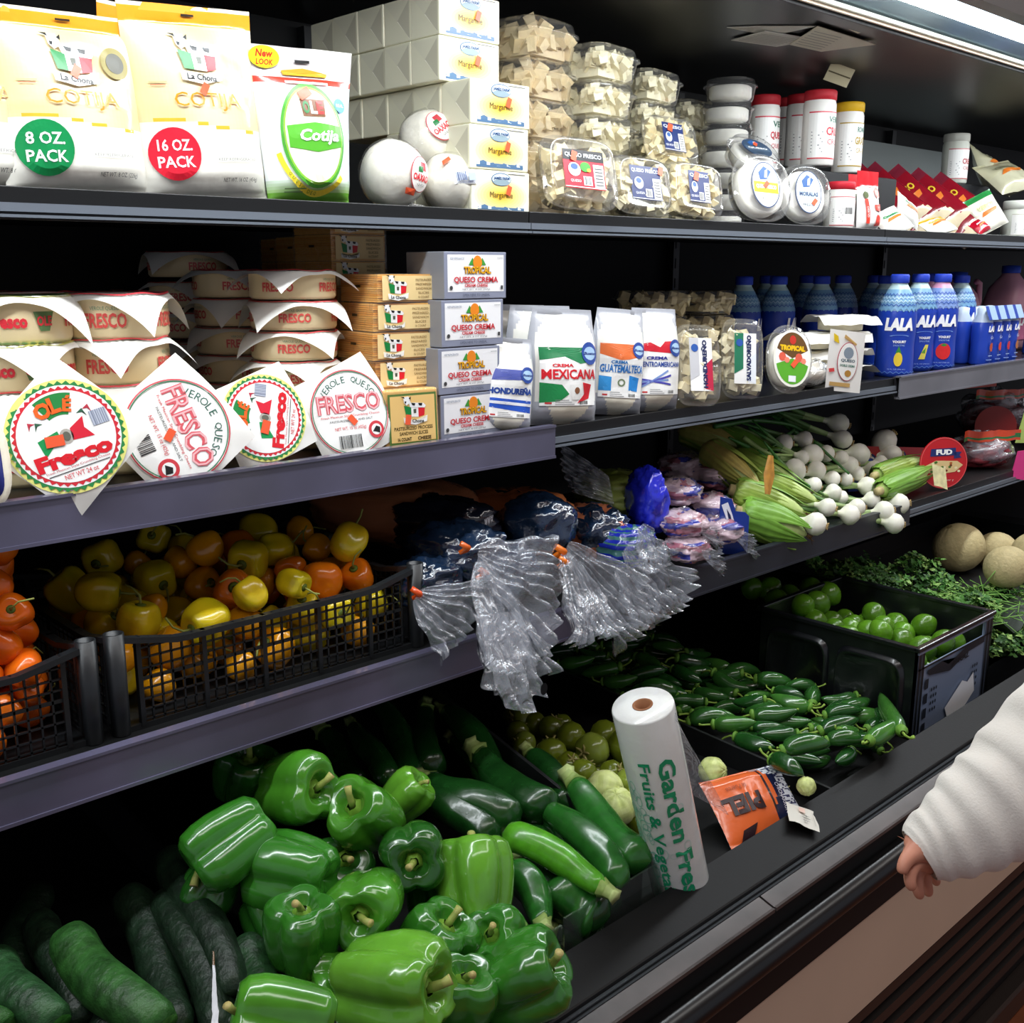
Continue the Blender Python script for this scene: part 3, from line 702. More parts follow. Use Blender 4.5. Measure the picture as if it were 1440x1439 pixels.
# leaning ones in front
def lean(key, fn, u, y, rx, rz, ry, h, label, z=S1, grp='clear cheese tubs leaning along the top shelf front'):
    t = inst(key, fn, label, 'cheese tub', (0, 0, 0), (0, 0, 0), grp); upright(t, X(u, y, z), y, z, rx, rz, ry, h); return t
lean('ltred', lambda: clamshell(.140, .118, .052, art_sq('#d8202c', '#d8243a', 'QUESO FRESCO', .076, .062, (-.018, .020), True), seed=5, ccol='#eddcae'), 803, 1.222, 72, -14, 3, .115, 'clear tub of cheese with red and black label, leaning behind the shelf edge')
lean('ltnavy', lambda: clamshell(.125, .105, .045, art_sq('#22336a', '#22336a', 'QUESO FRESCO', .066, .060, (.034, .024)), seed=6, ccol='#f0e6c4'), 892, 1.265, 72, -12, 3, .105, 'clear tub with wide navy label leaning right of the red-labelled tub')
lean('ltn2', lambda: clamshell(.115, .100, .045, art_sq('#22336a', '#22336a', 'QUESO', .044, .058, (-.006, .018)), seed=7, ccol='#f0e2b4'), 967, 1.232, 70, -18, 5, .098, 'clear tub with narrow navy label, standing on the shelf front below its twin')
lean('ltn2', None, 935, 1.30, 62, -20, 6, .10, 'clear tub with narrow navy label, propped up high above its twin', z=S1 + .088)
lean('lto', lambda: clamshell(.130, .132, .048, art_oval('#f4f7f2', '#b6c81e', 'QUESO FRESCO', .032, .045, (.0, .0)), 'round', e=2.4), 1060, 1.225, 72, -22, 4, .125, 'round clear tub of white cheese with lime green oval label, leaning')
lean('lto2', lambda: clamshell(.118, .125, .046, art_oval('#e8f1f8', '#cfe2f0', 'MORALAS', .030, .044, (.012, -.02), '#27416b'), 'round', e=2.4), 1122, 1.245, 74, -28, 3, .12, 'round clear tub of white cheese with pale blue oval label, beside the barcode jar')
lean('lto3', lambda: clamshell(.118, .110, .046, art_oval('#3f5166', '#56697c', 'QUESO', .036, .030, (.0, .01)), 'round', e=2.4), 1066, 1.31, 40, -15, 3, .11, 'round clear tub with dark oval label lying tilted on top of the leaning ones', z=S1 + .090)
m = MB()

# --- jars and bottles on the top shelf
def jar(r, h, lid, title, tcol, body='#f3f1ea', art2=None, lidh=.022, neck=.93):
    t = thing('cheese_shaker', '', '')
    m = MB(); m.lathe([(0, 0), (r * .92, 0), (r, .004), (r, h - lidh - .008), (r * neck, h - lidh - .001), (r * neck, h - lidh)], 32, body); m.build('jar_body', PRINT, t)
    m = MB(); m.lathe([(r * .95, h - lidh), (r * 1.0, h - lidh + .001), (r * 1.0, h - .003), (r * .95, h), (0, h)], 40, lid, mod=lambda a, q: 1 + .008 * (1 if int(a * 40 / pi) % 2 else -1)); m.build('lid', MATTE, t)
    f = lambda x, y, hh: ((r + hh + .0003) * sin(x / r - .75), -(r + hh + .0003) * cos(x / r - .75), y)
    a = MB(); H = h - lidh
    a.rect(f, -r * .9, H * .1, r * 1.9, H * .82, '#fbfaf5', 1, nx=16)
    a.rect(f, -r * .9, H * .80, r * 1.9, H * .82, tcol, 2, nx=16); a.rect(f, -r * .9, H * .1, r * 1.9, H * .12, tcol, 2, nx=16)
    if title == 'bar': a.bars(f, r * .1, H * .38, r * .8, H * .55, '#333333', 3, 12)
    else:
        a.text(f, title[0], r * .9, H * .70, H * .09, '#2d6e57', 3, w=r * 1.1, bold=.02); a.text(f, title[1], r * .9, H * .52, H * .13, tcol, 3, w=r * 1.4, bold=.03); a.text(f, title[1], r * .9, H * .36, H * .08, tcol, 3, w=r * 1.2)
    for k in range(7): a.rect(f, r * -.7, H * (.2 + .05 * k), r * (.0 - .1 * (k % 3)), H * (.215 + .05 * k), '#888888', 3)
    a.build('printed_label', PRINT, t); return t
gj = 'white plastic cheese shakers on the top shelf'
jr = lambda: jar(.034, .165, '#b3222d', ('VER', 'QUESO'), '#d43140')
def jarat(key, fn, u, y, label, z=S1, sc_=1.0): return inst(key, fn, label, 'jar', (X(u, y, z), y, z), (0, 0, 0), gj, sc_)
def jarst(key, fn, u, vt, y, h, n, label):
    z = at_y(u, vt, y).z - h
    for k in range(n):
        jarat(key, fn, u, y, label if k == 0 else 'white jar standing directly under the %s' % label.replace('white jar', 'one').split(',')[0], z - k * (h + .001))
jarst('jr', jr, 1072, 134, 1.50, .165, 1, 'white jar with red lid, leftmost of the red-lidded jars at the back')
jarst('jr', jr, 1104, 138, 1.60, .165, 1, 'white jar with red lid, second from the left and farthest back')
jarst('jr', jr, 1122, 133, 1.50, .165, 1, 'white jar with red lid, half hidden behind the tallest red-lidded jar')
jarst('jr2', lambda: jar(.037, .165, '#c02a35', ('VERA', 'CRUZ'), '#d43140'), 1148, 127, 1.40, .165, 1, 'tallest white jar with red lid and green and red lettering')
jarst('jy', lambda: jar(.035, .162, '#e0b21f', ('ROMANO', 'GRATED'), '#b89a3a'), 1189, 144, 1.42, .162, 1, 'white jar with bright yellow lid and pale gold label')
jarat('jf', lambda: jar(.031, .098, '#c02331', 'bar', '#c8505a', lidh=.016), 1178, 1.236, 'small white jar with red lid and barcode, at the front of the top shelf')
jarat('jw', lambda: jar(.037, .14, '#c9c9bf', ('', 'CREMA'), '#c03a3f', body='#d8dacd'), 1340, 1.50, 'greyish white jar with pale lid and red lettering, right of the dark red packets', at_y(1342, 188, 1.5).z - .14)
jarat('jw2', lambda: jar(.050, .10, '#e9ece2', 'bar', '#c9c7b0', body='#eef1e4'), 1433, 1.25, 'wide white jar at the right picture edge on the top shelf')

# black riser the back jars stand on
for k, (ua, ub, ya, yb, zt, lb) in enumerate(((1050, 1215, 1.36, 1.66, at_y(1148, 127, 1.40).z - .178, 'black riser box on the top shelf under the red-lidded jars'), (1318, 1368, 1.46, 1.55, at_y(1342, 188, 1.5).z - .141, 'small black riser box under the greyish jar'))):
    xa, xb = X(ua, 1.5, S1), X(ub - (30 if k == 0 else 0), 1.5, S1); zt2 = zt
    m = MB(); m.box(xa, xb, ya, yb, S1, zt2, '#17181a'); tag(m.build('riser_box', MATTE, bevel=.004), lb, 'riser')
# red and white carton
def carton():
    t = thing('cheese_packet', '', '')
    def colf(u, v): return '#cf1d26' if v > .72 else '#f7f4f0'
    o, f = pouch(.078, .128, .035, colf, 12, topseal=.25, parent=t, nu=20, nv=26, mat=FOILBAG)
    a = MB(3); a.rect(f, -.024, .015, -.014, .068, '#d8402f', 2, ny=5); a.ell(f, -.019, .077, .008, .008, '#55603a', 3, n=14); a.ell(f, .020, .082, .009, .012, '#d8503a', 3, n=14)
    a.poly(f, [(.004, .01), (.032, .012), (.030, .03), (.01, .035)], '#d23c2c', 2); a.poly(f, [(.006, .044), (.030, .040), (.031, .058), (.004, .056)], '#d8402f', 2); a.text(f, 'QUESO', -.019, .04, .006, '#ffffff', 4, rot=pi / 2)
    a.build('printed_label', PRINT, t); return t
o = inst('carton', carton, 'upright red-topped white packet standing right of the small barcode jar', 'packet', (X(1222, 1.232, S1), 1.238, S1), (radians(-3), 0, radians(-6)), 'red and white cheese packets')
o = inst('carton', carton, 'red-topped white packet mostly hidden behind the small barcode jar', 'packet', (X(1204, 1.30, S1), 1.30, S1), (radians(-3), 0, 0), 'red and white cheese packets')

# soft packets piled beside
def soft_packet(W, H, T, c1, c2, c3, seed, txt='QUESO', tc='#e8c43a', low=.45):
    t = thing('cheese_packet', '', '')
    def colf(u, v): return c2 if v > .84 else (c1 if (v > low + .06 * sin(u * 4)) else c3)
    o, f = pouch(W, H, T, colf, seed, topseal=.06, parent=t, nu=20, nv=26, wr=.006)
    a = MB(3); a.text(f, txt, 0, H * .62, H * .13, tc, 3, w=W * .6, bold=.04, shear=.2); a.poly(f, [(-W * .3, H * .4), (W * .25, H * .44), (W * .3, H * .52), (-W * .2, H * .52)], '#df7a2a', 2); a.build('printed_label', PRINT, t); return t
gp = 'soft cheese packets heaped on the top shelf right'
def softat(key, fn, u, v, y, rx, ry, rz, label, sc_=1.0):
    p = at_y(u, v, y); return inst(key, fn, label, 'packet', tuple(p), (radians(rx), radians(ry), radians(rz)), gp, sc_)
fd = lambda: soft_packet(.14, .20, .045, '#8c1424', '#7a2434', '#e6d6b4', 31, low=.12)
softat('fd', fd, 1256, 318, 1.43, -30, -40, -28, 'dark red packet farthest left, only its top corner showing')
softat('fd', fd, 1285, 318, 1.40, -32, -42, -28, 'dark red packet lying leftmost in the leaning row of packets')
softat('fd', fd, 1316, 320, 1.365, -34, -40, -28, 'dark red packet second from the left in the leaning row')
softat('fd', fd, 1348, 322, 1.33, -36, -42, -28, 'dark red packet third from the left, cream bottom showing')
softat('fd', fd, 1382, 325, 1.285, -38, -44, -30, 'dark red packet with yellow lettering, front and rightmost of the leaning row')
fw_ = lambda: soft_packet(.11, .10, .035, '#f2efe6', '#e9e6dc', '#f8f6ef', 35, 'Queso', '#2e9a5f')
softat('fw', fw_, 1268, 326, 1.225, -45, -20, -18, 'white packet with green lettering lying at the front left of the heap', .72)
softat('fw', fw_, 1276, 312, 1.27, -30, 30, -18, 'white packet with green lettering leaning over the dark red ones', .72)
softat('fy', lambda: soft_packet(.12, .09, .035, '#f2ead6', '#e9b62a', '#f6f3e8', 37, 'Fresco', '#e8c41e'), 1330, 327, 1.215, -58, -12, -18, 'white packet with yellow lettering lying flat at the front of the heap', .68)
softat('fg', lambda: soft_packet(.11, .13, .04, '#efe9d2', '#2d8a44', '#f6f2e2', 39, 'VERDE', '#d9e0a0'), 1400, 322, 1.262, -22, -25, -28, 'cream packet with bright green top band right of the dark red packets', .8)
softat('fr', lambda: soft_packet(.05, .04, .02, '#b31028', '#b31028', '#c01a30', 41, 'ROJO', '#ffffff'), 1386, 326, 1.215, -50, -20, -8, 'small crimson packet at the front edge of the top shelf')
fc = lambda: soft_packet(.17, .13, .06, '#dcd8b4', '#d4cfa8', '#d8d4b4', 43, 'QUESO', '#8d8a6c')
softat('fc', fc, 1400, 262, 1.45, -35, 20, -10, 'pale cream crumpled pouch above the green-banded packet')
softat('fc', fc, 1435, 268, 1.36, -50, -10, -12, 'pale cream crumpled pouch at the right picture edge')
# ================================================================ middle shelf
def verole_art(a, f, R=.060):
    a.ell(f, 0, 0, R, R, '#fdfdfa', 1, n=48, rings=3)
    a.ell(f, 0, 0, R * .99, R * .99, '#d8434c', 2, n=56, rings=1, inner=.975); a.ell(f, 0, 0, R * .95, R * .95, '#2f7d55', 2, n=56, rings=1, inner=.98)
    a.arctext(f, 'VEROLE QUESO', 0, 0, R * .76, R * .15, '#3c6b5c', spread=1.95)
    a.text(f, 'FRESCO', 0, R * .22, R * .44, '#e0606a', 3, w=R * 1.62, bold=.04); a.text(f, 'FRESCO', 0, R * .22, R * .44, '#f7bcc0', 4, w=R * 1.58, bold=-.012)
    a.text(f, 'Fresh Mexican Style Crumbling Cheese', 0, -R * .08, R * .07, '#d8434c', 3, w=R * 1.5); a.text(f, 'PASTEURIZED MILK AND SALT', 0, -R * .18, R * .05, '#555555', 3, w=R * 1.1)
    a.text(f, 'NET WT. 15 oz (425g)', -R * .05, -R * .37, R * .10, '#d8434c', 3, w=R * .8)
    a.bars(f, -R * .38, -R * .82, R * .20, -R * .52, '#333333', 3, 17)
    a.ell(f, R * .60, -R * .46, R * .2, R * .2, '#d8434c', 3, n=24); a.ell(f, R * .60, -R * .46, R * .13, R * .13, '#fdfdfa', 4, n=20); a.poly(f, [(R * .5, -R * .5), (R * .6, -R * .38), (R * .7, -R * .42), (R * .68, -R * .56), (R * .58, -R * .52)], '#222222', 5)
    sticker(a, f, R * .02, -R * .18, 8, .0075, -.9)
def ole_art(a, f, R=.063):
    a.ell(f, 0, 0, R * 1.05, R * 1.05, '#f2f08a', 1, n=48, rings=3)
    N = 44; pts = []
    for i in range(2 * N): q = R * (1.02 if i % 2 else .96); t = pi * i / N; pts.append((q * cos(t), q * sin(t)))
    a.poly(f, pts, '#2f8a4a', 2); a.ell(f, 0, 0, R * .94, R * .94, '#fdfdfa', 3, n=40, rings=1)
    pts = []
    for i in range(2 * N): q = R * (.925 if i % 2 else .87); t = pi * i / N; pts.append((q * cos(t), q * sin(t)))
    a.poly(f, pts, '#d8303c', 4); a.ell(f, 0, 0, R * .845, R * .845, '#fdfdfa', 5, n=40, rings=1)
    pts = [(R * (.80) * cos(t), R * .80 * sin(t)) for t in [pi * (.36 + .035 * i) for i in range(9)]] + [(R * .42 * cos(t), R * .42 * sin(t)) for t in [pi * (.64 - .035 * i) for i in range(9)]]
    for i in range(8): t0, t1 = pi * (.36 + .035 * i), pi * (.36 + .035 * (i + 1)); a.poly(f, [(R * .8 * cos(t0), R * .8 * sin(t0)), (R * .8 * cos(t1), R * .8 * sin(t1)), (R * .4 * cos(t1), R * .4 * sin(t1)), (R * .4 * cos(t0), R * .4 * sin(t0))], '#2b8a45', 6)
    a.arctext(f, 'OLÉ', 0, 0, R * .60, R * .30, '#f06a2a', spread=.75, lay=8, bold=.05)
    a.poly(f, [(-R * .50, R * .06), (-R * .12, R * .14), (-R * .08, -R * .14), (-R * .28, -R * .12), (-R * .46, -R * .26)], '#1f9a55', 6); a.poly(f, [(R * .10, R * .12), (R * .38, R * .26), (R * .34, R * .06), (R * .46, -R * .14), (R * .08, -R * .10)], '#e02a3e', 6)
    a.ell(f, R * .0, R * .0, R * .12, R * .14, '#b9b3aa', 6, n=16); a.ell(f, 0, 0, R * .07, R * .09, '#6a6a5e', 7, n=12)
    for sx in (-1, 1):
        for k in range(2): a.poly(f, [(sx * R * (.30 + .12 * k), R * (.34 + .04 * k)), (sx * R * (.42 + .12 * k), R * (.40 + .04 * k)), (sx * R * (.46 + .1 * k), R * (.24 + .04 * k)), (sx * R * (.42 + .1 * k), R * (.33 + .04 * k))], '#c23a4c' if k else '#3a6a50', 6)
    a.bars(f, R * .50, R * .02, R * .80, R * .30, '#8a93a8', 7, 8, back='#c9cfdd')
    a.text(f, 'Fresco', 0, -R * .36, R * .30, '#e0232f', 7, w=R * 1.36, bold=.06)
    a.text(f, 'Fresh Mexican Style Crumbling Cheese', 0, -R * .55, R * .055, '#c23a4c', 7, w=R * 1.15); a.rect(f, -R * .55, -R * .62, R * .55, -R * .605, '#333333', 7)
    a.text(f, 'NET WT 24 oz', 0, -R * .70, R * .09, '#d8303c', 7, w=R * .6)
    sticker(a, f, -R * .22, -R * .02, 10, .0095, -.15)
def wheel(kind, R=.060, H=.036, ps=.079, prot=.0, droop=1.0, seed=0, toptxt=True):
    """a wrapped fresh-round cheese lying flat, paper square on top with hanging corners"""
    t = thing('round_cheese', '', '')
    m = MB(); cc = '#ead7ab'
    m.lathe([(0, 0), (R * .95, 0), (R, .004), (R * 1.0, H - .004), (R * .96, H), (0, H)], 40, cc); m.build('cheese', pm('wrapped_cheese', rough=.35, spec=.5, coat=.2, bump=.1, bscale=30), t)
    m = MB(); ca, sa = cos(prot), sin(prot)
    def dz(x, y):
        r = sqrt(x * x + y * y); e = max(0, r - R * 1.0)
        return H + .0012 - droop * (e * .55 + e * e * 9) + (.002 * nz(x * 30 + seed, y * 30) if e > 0 else 0)
    def f(x, y, h=0.0): return Vector((x, y, dz(x, y) + h + (.0006 if h else 0)))
    def g(a, b):
        x, y = (a - .5) * 2 * ps, (b - .5) * 2 * ps; x, y = x * ca - y * sa, x * sa + y * ca; return f(x, y)
    m.grid(g, 26, 26, '#fbfaf4'); m.build('paper_wrapper', pm('wrapper_paper', rough=.5, spec=.35), t)
    a = MB()
    if toptxt: (verole_art if kind == 'v' else ole_art)(a, f, R * (1.04 if kind == 'v' else .98))
    c = lambda x, y, h: ((R + .0006 + h) * sin(x / R), -(R + .0006 + h) * cos(x / R), y)
    for q in (-2.4, -.75, .75, 2.4):
        x = q * R * .9 + seed * .006
        if kind == 'v': a.text(c, 'FRESCO', x, H * .45, H * .34, '#d8504a', 2, w=.044, bold=.03); a.text(c, 'VEROLE QUESO', x, H * .72, H * .10, '#5b8a6c', 2, w=.030)
        else: a.text(c, 'Fresco', x, H * .5, H * .3, '#d8303c', 2, w=.036, bold=.05); a.poly(c, [(x + .024, H * .7), (x + .046, H * .7), (x + .040, H * .28), (x + .030, H * .28)], '#5a7a4a', 2); a.text(c, 'OLE', x + .035, H * .5, H * .22, '#d8303c', 3, w=.016, bold=.04)
    a.build('printed_label', PRINT, t)
    return t
gw = 'fresh round cheeses stacked on the middle shelf'; gwf = 'fresh round cheeses stood up along the middle shelf front'
def wfront(kind, key, u, v, y, rx, rz, ry, label, sc_=1.0, ps=.066, prot=.785):
    p = at_y(u, v, y); t = inst(key, lambda: wheel(kind, .060, .032, ps, prot, .55, 1), label, 'cheese', (0, 0, 0), (0, 0, 0), gwf, sc_)
    M = Matrix.Rotation(radians(rz), 3, 'Z') @ Matrix.Rotation(radians(rx), 3, 'X') @ Matrix.Rotation(radians(ry), 3, 'Z')
    t.rotation_euler = M.to_euler(); t.location = Vector((p.x, p.y, p.z + ZC)) - M @ Vector((0, 0, .033)) * sc_
# centres of the printed faces
wfront('o', 'wo', 94, 614, 1.150, 76, -22, 17, 'upright round cheese with zigzag-rimmed red Fresco label, front of the middle shelf at far left', 1.00, .0625, .55)
wfront('v', 'wv', 250, 606, 1.180, 76, -14, -72, 'upright round cheese whose red lettering runs sideways, second from the left', 1.0, .068, .35)
wfront('o', 'wo', 372, 588, 1.185, 76, -8, 78, 'upright round cheese with zigzag-rimmed label turned on its side, third from the left', .90)
wfront('v', 'wv', 492, 580, 1.185, 78, -8, 2, 'upright round cheese with red lettering the right way up, beside the sliced cheese', .93)
# stacks lying flat: (u, y, levels, kind...)
def wstack(u, y, n, kinds, where, rz0, dz=.0385, base=S2, sc_=1.0, droop=1.0, seeds=(0, 1, 2)):
    x = X(u, y, base + .05); od = {1: ['only one'], 2: ['lower', 'upper'], 3: ['lowest', 'middle', 'topmost'], 4: ['lowest', 'second lowest', 'second highest', 'topmost'], 5: ['lowest', 'second lowest', 'middle', 'second highest', 'topmost'], 6: ['lowest', 'second lowest', 'third lowest', 'third highest', 'second highest', 'topmost']}[n]
    for k in range(n):
        kd = kinds[k % len(kinds)]; sd = (k + int(u)) % 3
        inst('ws%s%d' % (kd, sd), lambda: wheel(kd, .060, .036, .066, .3 + sd * .5, 1.0 + .2 * sd, sd), 'round cream cheese under white paper, %s %s' % (od[k], where), 'cheese',
             (x + .005 * nz(u, k * 1.7), y + .004 * nz(k * 2.3, u), base + k * dz), (0, 0, rz0 + .5 * nz(k * 1.3, u * .1) * 2), gw, sc_)
wstack(32, 1.30, 4, 'ovoo', 'of the stack at the far left', .1, .0535, sc_=(1.1, 1.1, 1.42))
wstack(172, 1.30, 4, 'vvvv', 'of the stack behind the sideways label', .35, .0535, sc_=(1.08, 1.08, 1.42))
wstack(418, 1.30, 6, 'vvvvvv', 'of the stack left of the sliced cheese', .0, .0405, sc_=(.98, .98, 1))
wstack(340, 1.45, 6, 'vvvvvv', 'of the dim second stack from the slices', .2, .0405)
wstack(275, 1.60, 6, 'vvvvvv', 'of the dark stack deep in the shelf', .4, .0460)
for k in range(1): pass

# navy labelled round at the left edge
t = thing('cheese_tub', 'clear cheese pack with navy label at the left picture edge of the middle shelf', 'cheese tub'); p = at_y(-52, 662, 1.155)
m = MB(); m.loft([sq(.09, .10, e=3, z=0), sq(.10, .11, e=3, z=.01), sq(.10, .11, e=3, z=.03), sq(.09, .10, e=3, z=.036)], '#f0ead6'); m.build('cheese', CHEESE, t)
a = MB(); f = lambda x, y, h: (x, y, .037 + h); a.loft([sq(.082, .085, e=5, z=.0375), sq(.082, .085, e=5, z=.038)], '#2a3178'); a.rect(f, -.03, -.02, .035, .0, '#f2f2f2', 4); a.text(f, 'QUESO', 0, .02, .012, '#ffffff', 5); a.build('printed_label', PRINT, t)
t.rotation_euler = (radians(75), 0, radians(-10)); t.location = (p.x, p.y + .03, p.z + ZC - .0)

# sliced cheese packs
def slices(front):
    t = thing('sliced_cheese_pack', '', ''); w_, d_, h_ = .098, .098, .038
    m = MB(); n = 13; rr = random.Random(4)
    for k in range(n):
        z0 = h_ * k / n; dx = rr.uniform(-.0012, .0012); m.box(-w_ / 2 + dx, w_ / 2 + dx, 0 + dx, d_ + dx, z0 + .0004, z0 + h_ / n, mixc('#f2b95c', '#e89f3c', rr.random()))
    m.build('cheese_slices', pm('cheese_slices', rough=.4, spec=.4), t)
    m = MB(); m.box(-w_ / 2 - .002, w_ / 2 + .002, -.002, d_ + .002, -.0005, h_ + .001); m.build('film_wrap', CLEARL, t)
    a = MB(); f = lambda x, y, h: (x, -.0025 - h, y)
    if front == 'end':
        a.rect(f, -.043, .003, .045, h_ - .002, '#f3d79a', 1); flag_logo(a, f, -.018, h_ * .56, .0165)
        for i, s_ in enumerate(('PASTEURIZED', 'PREPARED', 'SANDWICH', 'SLICES', '16 COUNT')): a.text(f, s_, .025, h_ * (.80 - .155 * i), .0033, '#7d5a26', 3, w=.026 if i < 3 else .018)
    g = lambda x, y, h: (-w_ / 2 - .0025 - h, -x, y); a.rect(g, -.055, .020, -.040, .0235, '#3a2a10', 2)
    a.build('printed_label', PRINT, t); return t
gs = 'sliced cheese packs on the middle shelf'
xs = X(572, 1.19, S2 + .1)
zs = [at_y(575, v, 1.20).z for v in (545, 504, 463, 420)]
for k, z in enumerate(zs):
    inst('slc', lambda: slices('end'), 'yellow sliced cheese pack lying flat, %s of four in front' % ('lowest', 'second lowest', 'second highest', 'topmost')[k], 'cheese',
         (xs + (.004, .000, .003, .010)[k] + .006, 1.205, zs[0] + k * .0395), (0, 0, radians((-6, -5, -7, -4)[k])), gs)
for j, (u, y, zb, lb) in enumerate(((505, 1.36, .155, 'yellow sliced cheese pack behind and above the front stack of slices'), (470, 1.48, .150, 'dim sliced cheese pack at the back of the middle shelf, left'), (440, 1.60, .150, 'dim sliced cheese pack deepest in the middle shelf'))):
    for k in range(6 if j == 0 else 5): inst('slc', None, lb if k == (5 if j == 0 else 4) else '%s, %s under it' % (lb.split(',')[0], ('lowest', 'second lowest', 'third lowest', 'fourth lowest', 'next')[k]), 'cheese', (X(u, y, S2 + .24), y, at_y(500, 330, 1.36).z - .0386 * (5 - k)), (0, 0, radians(-3 * j)), gs)
def slab():
    t = thing('sliced_cheese_pack', '', ''); w_, h_, d_ = .088, .080, .040
    m = MB(); m.box(-w_ / 2, w_ / 2, 0, d_, 0, h_, '#f0bd68'); m.build('cheese_slices', pm('cheese_slices'), t, bevel=.003)
    m = MB(); m.box(-w_ / 2 - .001, w_ / 2 + .001, -.001, d_ + .001, 0, h_ + .001); m.build('film_wrap', CLEARL, t, bevel=.003)
    a = MB(); f = lambda x, y, h: (x, -.0018 - h, y); a.rect(f, -.038, .004, .040, .074, '#5a7a3c', 1); a.rect(f, -.035, .007, .037, .071, '#efc77c', 2); flag_logo(a, f, .004, .052, .019)
    a.text(f, 'PASTEURIZED PROCESS', .001, .026, .005, '#5a4a1e', 3, w=.062, bold=.02); a.text(f, 'SANDWICH SLICES', .001, .019, .005, '#5a4a1e', 3, w=.046, bold=.02); a.text(f, '16 COUNT', -.014, .011, .005, '#3a2a10', 3, w=.022, bold=.03); a.text(f, 'CHEESE', .018, .011, .005, '#3a2a10', 3, w=.022, bold=.03)
    sticker(a, f, -.008, .038, 8, .007, 1.4); a.build('printed_label', PRINT, t); return t
inst('slab', slab, 'upright sliced cheese pack with green-bordered label under the flat stack', 'cheese', (X(584, 1.165, S2), 1.170, S2), (radians(-3), 0, radians(-7)), gs)

# cream cheese boxes
def crema():
    t = thing('cream_cheese_box', '', ''); w_, h_, d_ = .118, .0655, .085
    m = MB(); m.box(0, w_, 0, d_, 0, h_, ['#8e93a2', '#8e93a2', '#8b90a4', '#8b90a4', '#85888f', '#8e93a2']); m.build('carton', PRINT, t, bevel=.001)
    a = MB(); f = lambda x, y, h: (x, -h, y); a.rect(f, .006, .010, w_ - .005, h_ - .004, '#f6f6f7', 1)
    a.ell(f, w_ * .52, h_ * .78, .0085, .0095, '#f08a1e', 4, n=20); a.poly(f, [(w_ * .38, h_ * .72), (w_ * .44, h_ * .88), (w_ * .50, h_ * .72)], '#3f9a3a', 3); a.poly(f, [(w_ * .54, h_ * .72), (w_ * .60, h_ * .88), (w_ * .66, h_ * .72)], '#3f9a3a', 3)
    a.text(f, 'TROPICAL', w_ * .52, h_ * .61, .0105, '#7a3a10', 4, w=.052, bold=.08); a.text(f, 'TROPICAL', w_ * .52, h_ * .615, .0100, '#f6b51a', 5, w=.051, bold=.02)
    a.text(f, 'QUESO CREMA', w_ * .5, h_ * .40, .0098, '#c8242f', 4, w=.084, bold=.03); a.text(f, 'CREAM CHEESE', w_ * .5, h_ * .29, .0045, '#c8242f', 4, w=.044, bold=.03)
    a.text(f, 'NET WT. 8 OZ (227g)', w_ * .5, h_ * .20, .0028, '#555555', 4, w=.052); a.text(f, 'KEEP REFRIGERATED', w_ * .20, h_ * .86, .0028, '#4a5a7a', 4, w=.026); a.rect(f, w_ * .84, h_ * .87, w_ * .94, h_ * .88, '#777777', 4)
    a.ell(f, w_ * .10, h_ * .24, .003, .003, '#444444', 4, n=10); a.rect(f, w_ * .90, h_ * .20, w_ * .94, h_ * .28, '#444444', 4)
    a.text(f, 'OPEN HERE TO UNSEAL', w_ * .5, h_ * .085, .0035, '#3f4454', 4, w=.052)
    a.build('printed_label', PRINT, t); return t
gc = 'silver and white cream cheese boxes'
xl = X(625, 1.165, S2 + .03)
for k in range(4):
    for j in range(2 if k < 3 else 1):
        inst('crema', crema, '%s silver cream cheese box with orange emblem, %s in the stack' % (('front', 'rear', 'rearmost')[j], ('lowest', 'second lowest', 'second highest', 'topmost')[k]), 'cream cheese',
             (xl + (.000, -.003, .004, .010)[k] - .001, 1.172 + j * .088, S2 + k * .0668), (0, 0, 0), gc)
0 and inst('crema', None, 'cream cheese box behind the topmost front one, standing a little to the left', 'cream cheese', (X(577, 1.33, S2 + .2), 1.34, S2 + 3 * .0668 ), (0, 0, radians(-3)), gc)
0 and inst('crema', None, 'lower rear cream cheese box supporting the box standing to the left', 'cream cheese', (X(577, 1.33, S2 + .2), 1.34, S2 + 2 * .0668 ), (0, 0, radians(-3)), gc)

